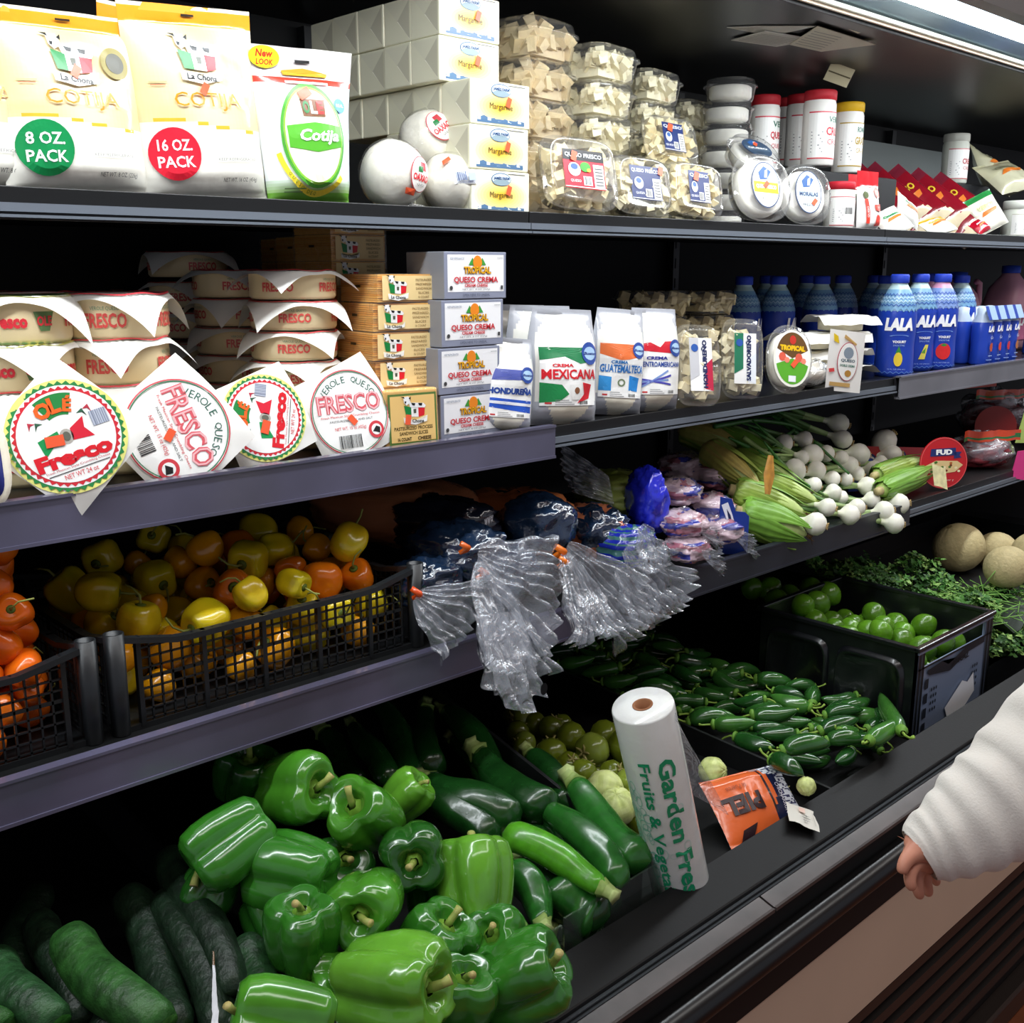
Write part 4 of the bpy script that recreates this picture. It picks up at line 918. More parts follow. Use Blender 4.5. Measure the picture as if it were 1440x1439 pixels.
# cream pouches
def cream(W, H, kind, seed):
    t = thing('cream_pouch', '', '')
    def colf(u, v):
        e = abs(2 * u - 1)
        if e > .88 or v > .955: return '#b9bcc4'
        if v < .20 and e > .25 + v * 2.2: return '#b4b7c0'
        if v > .72 and e > 1.0 - (v - .72) * 1.9: return '#c4c6cc'
        return '#f4efdc' if v < .20 else '#f3f1e8'
    o, f = pouch(W, H, .055, colf, seed, taper=-.02, topseal=.05, parent=t, wr=.0055, shoulder=.16, nu=32, nv=44)
    a = MB(3); w_ = W * .80; y0, y1 = H * .17, H * .67
    a.rect(f, -w_ / 2, y0, w_ / 2, y1, '#fbfbf8', 1, nx=8, ny=8)
    P = lambda x, y: (x * w_ / 2, y0 + y * (y1 - y0))
    if kind == 'mex':
        a.poly(f, [P(-1, 1), P(.9, 1), P(1, .78), P(.3, .72), P(-.2, .84), P(-1, .78)], '#1e7a4a', 2)
        a.text(f, 'CREMA', *P(-.3, .69), H * .030, '#d8303c', 3, w=w_ * .36, bold=.04); a.text(f, 'MEXICANA', *P(.02, .54), H * .085, '#d8202c', 4, w=w_ * .98, bold=.03)
        a.poly(f, [P(-1, .40), P(-.35, .36), P(-.1, .2), P(-.4, .08), P(-1, .05)], '#1e8a4a', 2); a.poly(f, [P(-.1, .36), P(.4, .38), P(.3, .10), P(.0, .1)], '#f2f2ee', 3); a.ell(f, *P(.18, .26), w_ * .05, w_ * .05, '#8a5a3c', 4, n=12); a.poly(f, [P(.4, .40), P(.8, .36), P(.7, .12), P(.2, .04), P(.5, .16)], '#d8202c', 3)
        fl = '#1e7a4a'
    elif kind == 'gua':
        a.poly(f, [P(-1, 1), P(.9, 1), P(1, .80), P(.2, .72), P(-.2, .70), P(-1, .80)], '#e0703a', 2)
        a.text(f, 'CREMA', *P(-.2, .66), H * .030, '#2a7ac0', 3, w=w_ * .36, bold=.04); a.text(f, 'GUATEMALTECA', *P(.0, .54), H * .075, '#2a7ac8', 4, w=w_ * .98, bold=.03)
        a.poly(f, [P(-1, .40), P(-.5, .38), P(-.5, .12), P(-1, .12)], '#3a9ae0', 2); a.ell(f, *P(-.05, .28), w_ * .09, w_ * .08, '#7a8a6a', 3, n=14, inner=.6); a.poly(f, [P(.3, .42), P(.8, .38), P(.75, .12), P(.3, .14)], '#2f8fe0', 2)
    elif kind == 'cen':
        a.poly(f, [P(-1, .96), P(-.5, 1), P(-.1, .84), P(.2, 1.02), P(.9, 1.04), P(1, .78), P(.3, .80), P(-1, .84)], '#d02434', 2)
        a.text(f, 'CREMA', *P(-.2, .70), H * .032, '#343a9a', 3, w=w_ * .5, bold=.04); a.text(f, 'CENTROAMERICANA', *P(.0, .58), H * .050, '#2a4a9a', 4, w=w_ * .98, bold=.03)
        for k in range(4): a.poly(f, [P(-.9, .16 + .05 * k), P(.3 + .15 * (k % 2), .48 - .09 * k), P(.32 + .15 * (k % 2), .44 - .09 * k), P(-.9, .12 + .05 * k)], '#4a48b0' if k % 2 else '#7f9ad0', 3)
    else:
        a.poly(f, [P(-1, 1), P(1, 1), P(1, .8), P(-1, .76)], '#4a55a0', 2); a.text(f, 'HONDUREÑA', *P(0, .56), H * .08, '#274a9c', 4, w=w_, bold=.06); a.poly(f, [P(-1, .4), P(1, .36), P(1, .1), P(-1, .2)], '#2a5ac8', 2); a.poly(f, [P(-1, .34), P(1, .3), P(1, .24), P(-1, .28)], '#f2f4fa', 3)
    cx, cy = P(.72, .90); a.ell(f, cx, cy, w_ * .17, w_ * .17, '#2a4a9a', 5, n=18); a.ell(f, cx, cy, w_ * .13, w_ * .10, '#a8c8e8', 6, n=16); a.text(f, 'Bueno', cx, cy, H * .026, '#1f3a80', 7, w=w_ * .26, bold=.03, shear=.2)
    a.bars(f, *P(.30, .02), *P(.66, .08), '#333333', 3, 10); a.rect(f, *P(-.85, .03), *P(-.65, .06), '#c83a3a', 3)
    for k in range(3): a.rect(f, *P(-.55, .02 + .035 * k), *P(.1 - .1 * k, .03 + .035 * k), '#8a8a8a', 3)
    a.build('printed_label', PRINT, t); return t
gcr = 'white cream pouches standing on the middle shelf'
def pou(key, fn, u, y, rz, ry, label, sc_=1.0, rx=-4, z=S2): return inst(key, fn, label, 'cream', (X(u, y, z), y, z), (radians(rx), radians(ry), radians(rz)), gcr, sc_)
mx = lambda: cream(.135, .185, 'mex', 51)
pou('cmx', mx, 788, 1.178, -12, 3, 'white cream pouch with green and red lettering, frontmost and shown whole', .98)
pou('cmx', mx, 760, 1.235, -12, 2, 'white cream pouch, middle of three alike, half covered by the front one')
pou('cmx', mx, 728, 1.29, -8, 2, 'white cream pouch with dark green band, rearmost behind the cream cheese boxes', 1.0)
pou('cho', lambda: cream(.095, .150, 'hon', 53), 706, 1.178, -20, 6, 'narrow pouch with blue lettering squeezed between cream cheese boxes and white pouches', .95)
pou('cgu', lambda: cream(.105, .185, 'gua', 55), 862, 1.195, -22, 5, 'white cream pouch with orange band and sky blue lettering', .96)
pou('chb', lambda: cream(.095, .15, 'hon', 57), 893, 1.25, -20, 5, 'blue-lettered pouch half hidden behind the red-banded pouch')
pou('cce', lambda: cream(.112, .180, 'cen', 59), 915, 1.182, -14, 3, 'white cream pouch with red band and violet stripes beside the crumbled cheese tubs', .98)

# narrow tubs of curd
def art_v(c1, c2, txt):
    def fn(a, f):
        a.rect(f, -.022, -.048, .022, .046, '#f6f6f4', 1); a.rect(f, .004, -.048, .022, .046, '#f4f4f2', 2)
        a.poly(f, [(-.022, .046), (-.004, .046), (-.004, -.02), (-.022, -.03)], c1, 3); a.poly(f, [(.010, .0), (.022, .01), (.022, -.048), (.006, -.044)], c2, 3)
        a.text(f, txt, .006, .0, .011, '#1e2a5a', 5, w=.085, rot=pi / 2, bold=.05); a.ell(f, -.012, .028, .007, .007, '#2f5aa8', 5, n=14)
    return fn
lean('lv1', lambda: clamshell(.088, .145, .045, art_v('#c8c8cc', '#c02a48', 'HONDUREÑO'), seed=11, ccol='#eee2bd', cs=.020, nch=40), 972, 1.165, 74, -26, 3, .14, 'narrow clear tub of crumbled cheese with sideways lettering, left of its green twin', z=S2, grp='narrow clear tubs of crumbled cheese')
lean('lv2', lambda: clamshell(.085, .150, .045, art_v('#2a7a5a', '#e9eef4', 'SALVADOREÑO'), seed=13, ccol='#f0e8c8', cs=.020, nch=40), 1033, 1.185, 78, -30, 3, .145, 'narrow clear tub of crumbled cheese with green label panel, beside the oval pack', z=S2, grp='narrow clear tubs of crumbled cheese')
for k in range(4): inst('curdbox', lambda: clamshell(.150, .12, .050, None, seed=15, ccol='#efe0b0', nch=40), 'clear tub of yellowish curd behind the cream pouches, %s of four' % ('lowest', 'second lowest', 'second highest', 'topmost')[k], 'cheese tub', (X(915, 1.40, S2 + .1), 1.40, S2 + k * .05), (0, 0, -.05), 'curd tubs behind the pouches')
for k in range(4): inst('curdbox', None, 'clear tub of curd right of the curd stack, %s of four' % ('lowest', 'second lowest', 'second highest', 'topmost')[k], 'cheese tub', (X(990, 1.38, S2 + .1), 1.39, S2 + k * .05), (0, 0, .03), 'curd tubs behind the pouches', .96)
# oval pack
def art_trop(a, f):
    a.ell(f, 0, 0, .041, .056, '#f4f2e6', 1, rings=3); a.ell(f, 0, 0, .037, .052, '#fafaf6', 2, rings=3)
    a.ell(f, 0, .0, .036, .051, '#6a4a26', 3, n=20, a0=.35, a1=pi - .35); a.ell(f, 0, 0, .036, .051, '#5cab2e', 3, n=20, a0=pi + .25, a1=2 * pi - .25)
    a.text(f, 'TROPICAL', 0, .020, .011, '#f2c21c', 5, w=.055, bold=.08); a.ell(f, .0, .036, .007, .009, '#c8362a', 5, n=12)
    for sx in (-.022, .014): a.ell(f, sx, .002, .008, .009, '#e0604a', 4, n=8); a.ell(f, sx + .010, -.004, .006, .006, '#f08a70', 5, n=7)
    a.rect(f, -.008, -.046, .008, -.034, '#eceff2', 5); sticker(a, f, .004, -.01, 8, .008, .9)
lean('ltrop', lambda: clamshell(.100, .135, .040, art_trop, 'round', e=2.3), 1098, 1.168, 76, -28, 6, .13, 'oval clear pack of white cheese with green and brown label, beside the paper-tagged packs', z=S2, grp='oval clear packs')
# crumpled bag and tagged wrapped cheeses
def small_wheel():
    t = thing('round_cheese', '', ''); m = MB(); R, H = .048, .030
    m.lathe([(0, 0), (R, 0), (R * 1.02, H * .5), (R, H), (0, H)], 28, '#ece4c8'); m.build('cheese', CHEESE, t)
    m = MB(); m.grid(lambda a, b: Vector(((a - .5) * .15, (b - .5) * .13, H + .001 - .5 * max(0, abs(a - .5) * .15 - .04) + .004 * nz(a * 4, b * 4))), 16, 16, '#f0eee8'); m.build('paper_wrapper', pm('wrapper_paper'), t); return t
for k in range(4): inst('sw', small_wheel, 'small wrapped cheese with white paper corners jutting right, %s' % ('lowest', 'second lowest', 'second highest', 'topmost')[k], 'cheese', (X(1182, 1.24, S2), 1.25, S2 + .002 + k * .036), (0, 0, .3 * k), 'paper-wrapped cheeses beside the blue bottles')
for k in range(3): inst('sw', None, 'small wrapped cheese behind the oval pack, %s of three' % ('lowest', 'middle', 'topmost')[k], 'cheese', (X(1136, 1.26, S2), 1.27, S2 + .002 + k * .036), (0, 0, .6 + .3 * k), 'paper-wrapped cheeses beside the blue bottles')
t = thing('paper_tag', 'white paper tag with red oval hanging over the shelf front beside the blue bottles', 'tag'); p = at_y(1188, 505, 1.142)
m = MB(); m.grid(lambda a, b: Vector(((a - .5) * .085, -.004 * sin(a * 3) - .006 * b + .001, (b - .5) * .125 + (.012 if False else -.010 * a))), 10, 12, '#f3f1ec'); m.grid(lambda a, b: Vector(((a - .5) * .085, .0005 - .004 * sin(a * 3) - .006 * b + .001, (b - .5) * .125 - .010 * a)), 10, 12, '#e8e6e0', flip=True); m.build('paper', PAPER, t)
a = MB(); f = lambda x, y, h: (x, -.006 * (y / .125 + .5) - .004 * sin((x / .085 + .5) * 3) - .001 - h, y - .010 * (x / .085 + .5))
a.ell(f, .002, .0, .025, .040, '#b83a50', 1, n=30); a.ell(f, .002, .0, .0235, .0385, '#f7f6f2', 2, n=30, rings=3); a.ell(f, .002, .018, .012, .012, '#8a97a4', 3, n=16); a.text(f, 'QUESO', .002, .002, .007, '#3a5a6a', 4, w=.034, bold=.03); a.text(f, 'DOBLE CREMA', .002, -.008, .005, '#4a7a6a', 4, w=.036, bold=.03); a.ell(f, .004, -.024, .008, .007, '#b8863a', 4, n=14)
a.poly(f, [(-.036, .055), (-.026, .05), (-.022, .035), (-.034, .04)], '#e8c41e', 3); a.rect(f, -.036, -.052, .012, -.044, '#c8a060', 3); a.poly(f, [(-.01, .055), (.02, .038), (.018, .034), (-.012, .048)], '#c8a060', 3); sticker(a, f, -.034, -.02, 5, .006, .2, '#e04a4a'); a.build('printed_label', PRINT, t)
t.location = tuple(Vector(p) + Vector((0, 0, ZC))); t.rotation_euler = (0, 0, radians(-25))
inst('bagc', lambda: (lambda t: (MB().grid(lambda a, b: Vector((.045 * sin(pi * b) * cos(2 * pi * a), .035 * sin(pi * b) * sin(2 * pi * a), -.028 * cos(pi * b) + .03)) * (1 + .18 * nz(a * 5, b * 6)), 20, 14, '#ece2cc', wrapu=True).build('bread', CHEESE, t), MB().grid(lambda a, b: Vector((.05 * sin(pi * b) * cos(2 * pi * a), .04 * sin(pi * b) * sin(2 * pi * a), -.03 * cos(pi * b) + .03)) * (1 + .2 * nz(a * 8, b * 8)), 24, 18, '#fff', wrapu=True).build('film_wrap', CLEARB, t), t)[2])(thing('cheese_bag', '', '')),
     'small clear bag of crumbled cheese lying right of the oval pack', 'bag of cheese', (X(1146, 1.18, S2), 1.20, S2), (0, 0, 0), None)

# drinkable yogurt bottles
def zigz(a, f, r, z, amp, col, n=24, th=.0022, lay=2):
    w_ = 2 * pi * r
    for i in range(n * 2):
        x0, x1 = -w_ / 2 + w_ * i / (2 * n), -w_ / 2 + w_ * (i + 1) / (2 * n); s0 = amp if i % 2 else -amp
        a.poly(f, [(x0, z - s0), (x1, z + s0), (x1, z + s0 + th), (x0, z - s0 + th)], col, lay)
def lala(r, h, fruit, body='#1c3fae', topc='#7aa8cc', neckc='#b8d4d8'):
    t = thing('yogurt_bottle', '', '')
    prof = [(0, 0), (r * .9, 0), (r, .006), (r, h * .12), (r * .96, h * .30), (r, h * .48), (r * .99, h * .62), (r * .86, h * .74), (r * .62, h * .84), (r * .42, h * .90), (r * .42, h * .92)]
    def colf(q): return body if q < .66 else (topc if q < .90 else neckc)
    m = MB()
    fine = []
    for i in range(len(prof) - 1):
        for k in range(4): q = k / 4; fine.append((prof[i][0] * (1 - q) + prof[i + 1][0] * q, prof[i][1] * (1 - q) + prof[i + 1][1] * q))
    fine.append(prof[-1])
    vs_h = lambda z: (body if z < h * .655 else (topc if z < h * .85 else neckc))
    m.lathe(fine, 32, body); nf = 32
    m.c = [L(vs_h((fine[i // nf][1] + fine[i // nf + 1][1]) / 2)) for i in range(len(m.f))]
    m.build('bottle_body', PRINT, t)
    m = MB(); m.lathe([(r * .46, h * .915), (r * .48, h * .92), (r * .48, h * .985), (r * .42, h), (0, h)], 28, '#2540b4', mod=lambda a, q: 1 + .01 * (int(a * 28 / pi) % 2)); m.build('cap', MATTE, t)
    def rad(z):
        for i in range(len(prof) - 1):
            if prof[i][1] <= z <= prof[i + 1][1] and prof[i + 1][1] > prof[i][1]: q = (z - prof[i][1]) / (prof[i + 1][1] - prof[i][1]); return prof[i][0] * (1 - q) + prof[i + 1][0] * q
        return r
    f = lambda x, z, hh: ((rad(z) + .0009 + hh) * sin(x / r), -(rad(z) + .0009 + hh) * cos(x / r), z)
    a = MB()
    for z in (.70, .735, .77, .80): zigz(a, f, r, h * z, .0022, '#b9d6ea' if int(z * 100) % 2 else '#3a5fb0')
    zigz(a, f, r, h * .655, .0035, topc, n=20, th=.006)
    zigz(a, f, r, h * .045, .002, '#6a92d8', n=22, th=.0014)
    for off in (0, pi * r):
        a.text(f, 'LALA', off, h * .52, h * .125, '#ffffff', 4, w=r * 1.5, bold=.07, shear=.15)
        a.ell(f, off + r * .05, h * .40, r * .52, r * .10, '#7fa4e0', 3, n=16, inner=.8, a0=.2, a1=pi - .2); a.text(f, 'YOGURT', off + r * .05, h * .35, h * .026, '#ffffff', 4, w=r * .7, bold=.05); a.text(f, 'SMOOTHIE', off + r * .05, h * .315, h * .018, '#a8c4f0', 4, w=r * .6)
        if fruit == 'straw': a.ell(f, off + r * .05, h * .20, r * .42, h * .085, '#dd2a2c', 4, n=20, rings=2); a.poly(f, [(off - r * .15, h * .265), (off + r * .05, h * .285), (off + r * .25, h * .265), (off + r * .05, h * .25)], '#3a8a3a', 5)
        elif fruit == 'pina': a.ell(f, off + r * .05, h * .18, r * .22, h * .07, '#e8c83a', 4, n=16); a.poly(f, [(off - r * .1, h * .24), (off + r * .05, h * .31), (off + r * .2, h * .24)], '#3a8a3a', 5)
        else: a.poly(f, [(off - r * .25, h * .13), (off + r * .1, h * .13), (off + r * .3, h * .28), (off + r * .1, h * .28)], '#e8d85a', 4); a.poly(f, [(off - .1 * r, h * .2), (off + r * .1, h * .19), (off + r * .15, h * .25)], '#5a9a3a', 5)
        a.text(f, '32 FL OZ (946 mL)', off, h * .08, h * .014, '#b8ccf4', 4, w=r * .9)
    a.build('printed_label', PRINT, t); return t
gy = 'blue yogurt drink bottles in rows on the middle shelf'
lp = lambda: lala(.040, .215, 'pina'); ls = lambda: lala(.040, .215, 'straw', neckc='#d89ab8', topc='#7f9ad0'); lb_ = lambda: lala(.040, .215, 'ban')
def bot(key, fn, u, y, rz, label, sc_=1.0): return inst(key, fn, label, 'bottle', (X(u, y, S2 + .06), y, S2), (0, 0, radians(rz)), gy, sc_ * 1.07)
RZ = -42
bot('lp', lp, 1258, 1.20, RZ - 12, 'blue yogurt bottle at the left front of the blue group, right of the white tag', 1.0)
bot('lb', lb_, 1287, 1.235, RZ + 4, 'blue yogurt bottle with pale yellow fruit, second in the front group')
bot('ls', ls, 1302, 1.305, RZ, 'blue yogurt bottle with pink neck, standing behind the strawberry bottle')
bot('ls', ls, 1318, 1.215, RZ - 5, 'blue yogurt bottle with a large red strawberry, rightmost of the front group')
for k, (u, y) in enumerate(((1345, 1.27), (1240, 1.33), (1225, 1.43), (1180, 1.45), (1150, 1.40), (1130, 1.52), (1090, 1.42), (1075, 1.55), (1042, 1.45))):
    bot('lp' if k % 2 else 'lb', None, u, y, RZ + 10 * k, ('blue bottle behind the multipack of small bottles', 'blue bottle right behind the front left bottle', 'dim blue bottle two behind the front left bottle', 'dark blue bottle behind the stacked paper corners', 'dark blue bottle above the white tag, rather near', 'dark blue bottle far back above the oval pack', 'dark blue bottle behind the oval pack', 'darkest blue bottle at the very back', 'dark bottle behind the green-panelled tub')[k], .98)
# small bottle multipacks
def multipack():
    t = thing('yogurt_multipack', '', '')
    m = MB(); rr = .0205
    for i in range(4):
        for j in range(2):
            cx, cy = (i - 1.5) * .042, j * .042
            m = MB(); m.lathe([(0, 0), (rr * .9, 0), (rr, .004), (rr * .9, .035), (rr, .06), (rr * .96, .085), (rr * .6, .10), (rr * .6, .112), (rr * .2, .114), (0, .114)], 18, '#2346b8', c=(cx, cy, 0))
            n = 18; m.c = [L('#2346b8' if i2 // n < 5 else '#c8d8ea') for i2 in range(len(m.f))]
            b = m.build('small_bottle', PRINT, t)
            if j == 0:
                a = MB(); f = lambda x, z, h: (cx + (rr + .001 + h) * sin(x / rr), cy - (rr + .001 + h) * cos(x / rr), z)
                a.text(f, 'LALA', 0, .072, .012, '#ffffff', 3, w=.024, bold=.07, shear=.15); a.text(f, 'Go', 0, .055, .006, '#dbe6fa', 3); a.ell(f, .0, .036, .006, .009, ('#c8502a', '#e0402a', '#d02a3a', '#b8703a')[i], 3, n=12); a.rect(f, -.008, .018, .008, .0195, '#a8c4f0', 3); a.rect(f, -.012, .010, .012, .012, '#7f9ae0', 3, nx=4)
                a.build('printed_label', PRINT, b)
    m = MB(); m.box(-.086, .086, -.021, .063, .098, .118)
    m = MB()
    for i in range(12): x0 = -.086 + .172 * i / 12; m.add([(x0, -.0225, .090), (x0 + .172 / 12, -.0225, .090), (x0 + .172 / 12, -.012, .117), (x0, -.012, .117)], [(0, 1, 2, 3)], '#2a4aa8' if i % 3 == 0 else '#a8c4e4')
    m.build('paper_sleeve', PRINT, t); return t
for k, (u, y, lb) in enumerate(((1395, 1.19, 'multipack of small blue yogurt bottles on the shelf front right of the big bottles'), (1492, 1.19, 'multipack of small blue bottles running out of the right picture edge'))):
    inst('mp', multipack, lb, 'multipack', (X(u, y, S2), y, S2), (0, 0, 0), 'small yogurt bottle multipacks', 1.28)
# pink jugs behind
def jug():
    t = thing('yogurt_jug', '', ''); m = MB()
    m.loft([sq(.10, .10, e=4, z=0), sq(.115, .115, e=4, z=.01), sq(.115, .115, e=4, z=.13), sq(.10, .10, e=3, z=.17), sq(.05, .05, e=2.2, z=.205), sq(.042, .042, e=2, z=.215)], '#dba0b0')
    m.tube([(.045, -.03, .205), (.062, -.03, .20), (.066, -.03, .15), (.055, -.03, .11)], .009, 8, '#d895a8'); m.build('jug_body', pm('pink_plastic', rough=.35, sss=.1), t)
    m = MB(); m.lathe([(.024, .212), (.025, .214), (.025, .232), (.0, .234)], 24, '#2a48b0'); m.build('cap', MATTE, t)
    m = MB(); f = lambda x, y, h: (x, -.0585 - h, y); m.rect(f, -.045, .03, .045, .11, '#c86a8c', 1); m.text(f, 'LALA', 0, .08, .022, '#ffffff', 3, w=.07, bold=.06); m.build('printed_label', PRINT, t); return t
inst('jug', jug, 'pink yogurt jug with blue cap behind the small bottles, left of the other jug', 'jug', (X(1352, 1.40, S2 + .1), 1.42, S2), (0, 0, radians(-8)), 'pink yogurt jugs')
inst('jug', jug, 'pink yogurt jug with blue cap at the right picture edge', 'jug', (X(1425, 1.36, S2 + .1), 1.38, S2), (0, 0, radians(-8)), 'pink yogurt jugs', 1.08)
# ================================================================ lower shelf
def crate(W, D, H, label, loc, rz=0.0):
    t = thing('produce_crate', label, 'crate', loc, (0, 0, rz), 'black mesh crates of small peppers')
    def wall(L_, nm, place, wavy=True):
        m = MB(); p = .0135; n = int((L_ - .05) / p); x0 = (L_ - n * p) / 2; th = .0018
        top = lambda x: H - .020 + (.016 * max(0, 1 - min(x, L_ - x) / .075) ** 1.0 if wavy else 0)
        def b(x0_, x1_, z0, z1, d=.0022): m.add([place(x, y, z) for z in (z0, z1) for y in (-d, d) for x in (x0_, x1_)], [(4, 5, 7, 6), (0, 2, 3, 1), (0, 1, 5, 4), (2, 6, 7, 3), (0, 4, 6, 2), (1, 3, 7, 5)], '#16181a')
        for i in range(n + 1):
            x = x0 + i * p; tk = .0055 if i % 6 == 0 else .0022; b(x - tk / 2, x + tk / 2, .004, top(x), .004 if i % 6 == 0 else .0016)
        for j in range(8):
            z = .010 + j * .0125
            if z < H - .022: tk = .004 if j == 4 else .0020; b(x0, L_ - x0, z - tk / 2, z + tk / 2, .0016)
        b(0, L_, 0, .007, .003)
        N_ = 24
        for i in range(N_):                                  # wavy rim
            xa, xb = L_ * i / N_, L_ * (i + 1) / N_; za, zb = top(xa), top(xb)
            m.add([place(xa, -.007, za), place(xb, -.007, zb), place(xb, .004, zb), place(xa, .004, za), place(xa, -.007, za - .007), place(xb, -.007, zb - .007), place(xb, .004, zb - .007), place(xa, .004, za - .007)],
                  [(0, 1, 2, 3), (0, 4, 5, 1), (3, 2, 6, 7), (4, 7, 6, 5)], '#1d2023')
        return m.build(nm, CRATE, t)
    wall(W, 'mesh_side', lambda x, y, z: (x, y, z)); wall(W, 'mesh_side', lambda x, y, z: (x, D + y, z))
    wall(D, 'mesh_side', lambda x, y, z: (y, x, z)); wall(D, 'mesh_side', lambda x, y, z: (W + y, x, z))
    for cx, cy in ((0, 0), (W, 0), (0, D), (W, D)):
        m = MB(); m.lathe([(.009, 0), (.0105, .001), (.0115, H), (.009, H), (.008, H - .03), (0, H - .03)], 18, '#1b1e21', c=(cx, cy, 0)); m.build('corner_post', CRATE, t)
    m = MB(); m.box(0, W, 0, D, 0, .003, '#141618'); m.build('crate_floor', CRATE, t); return t
CRATE = pm('crate_plastic', rough=.38, spec=.5, bump=.05, bscale=80)
xc0, xc1 = .455, .885
crate(xc1 - xc0, .35, .122, 'black mesh crate holding yellow and orange round chilli peppers', (xc0, 1.135, S3))
crate(.46, .35, .122, 'black mesh crate of orange habanero peppers, cut off by the left picture edge', (xc0 - .032 - .46, 1.135, S3), 0)

def pile(x0, x1, y0, y1, z0, n, rmin, rmax, seed, tries=10, top=None):
    rr = random.Random(seed); P = []
    for i in range(n):
        r = rr.uniform(rmin, rmax); best = None
        for _ in range(tries):
            x = rr.uniform(x0 + r, x1 - r); y = rr.uniform(y0 + r, y1 - r); z = z0 + r
            for px_, py_, pz_, pr in P:
                d2 = (x - px_) ** 2 + (y - py_) ** 2; s_ = (r + pr) * .93
                if d2 < s_ * s_: z = max(z, pz_ + sqrt(s_ * s_ - d2))
            sc_ = z - (top(x, y) if top else 0)
            if best is None or sc_ < best[0]: best = (sc_, x, y, z)
        P.append((best[1], best[2], best[3], r))
    return P
def small_pepper(name, r, col, col2, seed, lobes=4, elong=1.0, stemlen=.9):
    t = thing(name, '', ''); m = MB()
    def fn(a, b):
        th = 2 * pi * a; ph = pi * b; z = -cos(ph) * elong
        pr = sin(ph) ** .8 * (1 - .12 * (1 - b) * 1.2)
        lb = 1 + .09 * cos(lobes * th + seed) * sin(ph) + .07 * nz(cos(th) * 1.5 + seed, sin(th) * 1.5, z * 1.5)
        dim = .28 * math.exp(-((pi - ph) / .45) ** 2)
        return Vector((cos(th) * pr * lb, sin(th) * pr * lb, z - dim)) * r
    m.grid(fn, 28, 20, lambda a, b: mixc(col, col2, .5 + .5 * nz(a * 3 + seed, b * 3)), wrapu=True); m.build('flesh', WAXY, t)
    m = MB(); m.lathe([(0, elong * r * .74), (r * .26, elong * r * .76), (r * .16, elong * r * .80), (r * .08, elong * r * .82)], 10, '#5a6a22')
    m.tube([Vector((0, 0, elong * r * .76)), Vector((r * .1, 0, r * (elong + .15))), Vector((r * .45, r * .1, r * (elong + .15 + stemlen * .5))), Vector((r * (.8 + .3 * stemlen), r * .1, r * (elong + .2 + stemlen * .55)))], [r * .07, r * .055, r * .045, r * .05], 6, '#8a8f45'); m.build('stem', STEMM, t); return t
rr = random.Random(77)
def rrot(): return (rr.uniform(-1.9, 1.9), rr.uniform(-1.2, 1.2), rr.uniform(0, 6.28))
GM = 'round yellow and orange chilli peppers in the mesh crate'
mcol = [('#e09a10', '#d48a0c'), ('#e8b81e', '#c9c31e'), ('#e07a10', '#d8660c'), ('#b9b414', '#d8b018')]
mlab = ['golden yellow round chilli pepper lying in the black mesh crate', 'bright yellow round chilli pepper lying in the black mesh crate', 'deep orange round chilli pepper lying in the black mesh crate', 'greenish yellow round chilli pepper lying in the black mesh crate']
def mz(k): return lambda: small_pepper('chilli_pepper', .03, *mcol[k], seed=k * 2.3, lobes=3 + k % 2, elong=(.85, 1.05, .95, 1.1)[k], stemlen=.5)
def crtop(x, y): return .12 * max(0, x - .60) + .10 * max(0, y - 1.2)
for i, (x, y, z, r) in enumerate(pile(xc0 + .012, xc1 - .012, 1.150, 1.46, S3 + .004, 88, .021, .031, 5, 8, crtop)):
    k = rr.choice((0, 0, 1, 2, 3)); inst('mz%d' % k, mz(k), mlab[k], 'chilli pepper', (x, y, z), rrot(), GM + (', golden', ', bright yellow', ', deep orange', ', greenish')[k], r / .03)
GH = 'habanero peppers in the left mesh crate'
hcol = [('#ee5a0c', '#f07a14'), ('#e8480e', '#d83a10'), ('#f2821a', '#ee5f10')]
def hb(k): return lambda: small_pepper('habanero_pepper', .022, *hcol[k], seed=k * 3.1 + 1, lobes=3, elong=1.15, stemlen=1.2)
hl = ['orange habanero pepper heaped in the left mesh crate', 'reddish orange habanero pepper heaped in the left mesh crate', 'light orange habanero pepper heaped in the left mesh crate']
for i, (x, y, z, r) in enumerate(pile(.17, .41, 1.150, 1.46, S3 + .004, 185, .017, .023, 9, 8, lambda x, y: .16 * (y - 1.15))):
    k = rr.choice((0, 0, 1, 2)); inst('hb%d' % k, hb(k), hl[k], 'habanero', (x, y, z), rrot(), GH + (', orange', ', reddish', ', light')[k], r / .021)

# --- crumpled bags
def blob(name, mat, parent, rx, ry, rz, colf, seed, amp=.16, fr=2.2, nu=48, nv=34, flatb=True):
    m = MB()
    def fn(a, b):
        th = 2 * pi * a; ph = pi * b; d = Vector((sin(ph) * cos(th), sin(ph) * sin(th), -cos(ph)))
        q = d * fr; n_ = 1 + amp * (nz(q.x + seed, q.y, q.z) + .6 * (.5 - abs(nz(q.x * 2.3, q.y * 2.3 + seed, q.z * 2.3)) * 2.2) + .35 * (.5 - abs(nz(q.x * 5, q.y * 5 + seed, q.z * 5)) * 2))
        e = lambda c, k: math.copysign(abs(c) ** k, c)
        return Vector((e(d.x, .8) * rx, e(d.y, .8) * ry, e(d.z, .85) * rz)) * n_ + Vector((0, 0, rz * .92))
    m.grid(fn, nu, nv, colf, wrapu=True); return m.build(name, mat, parent)
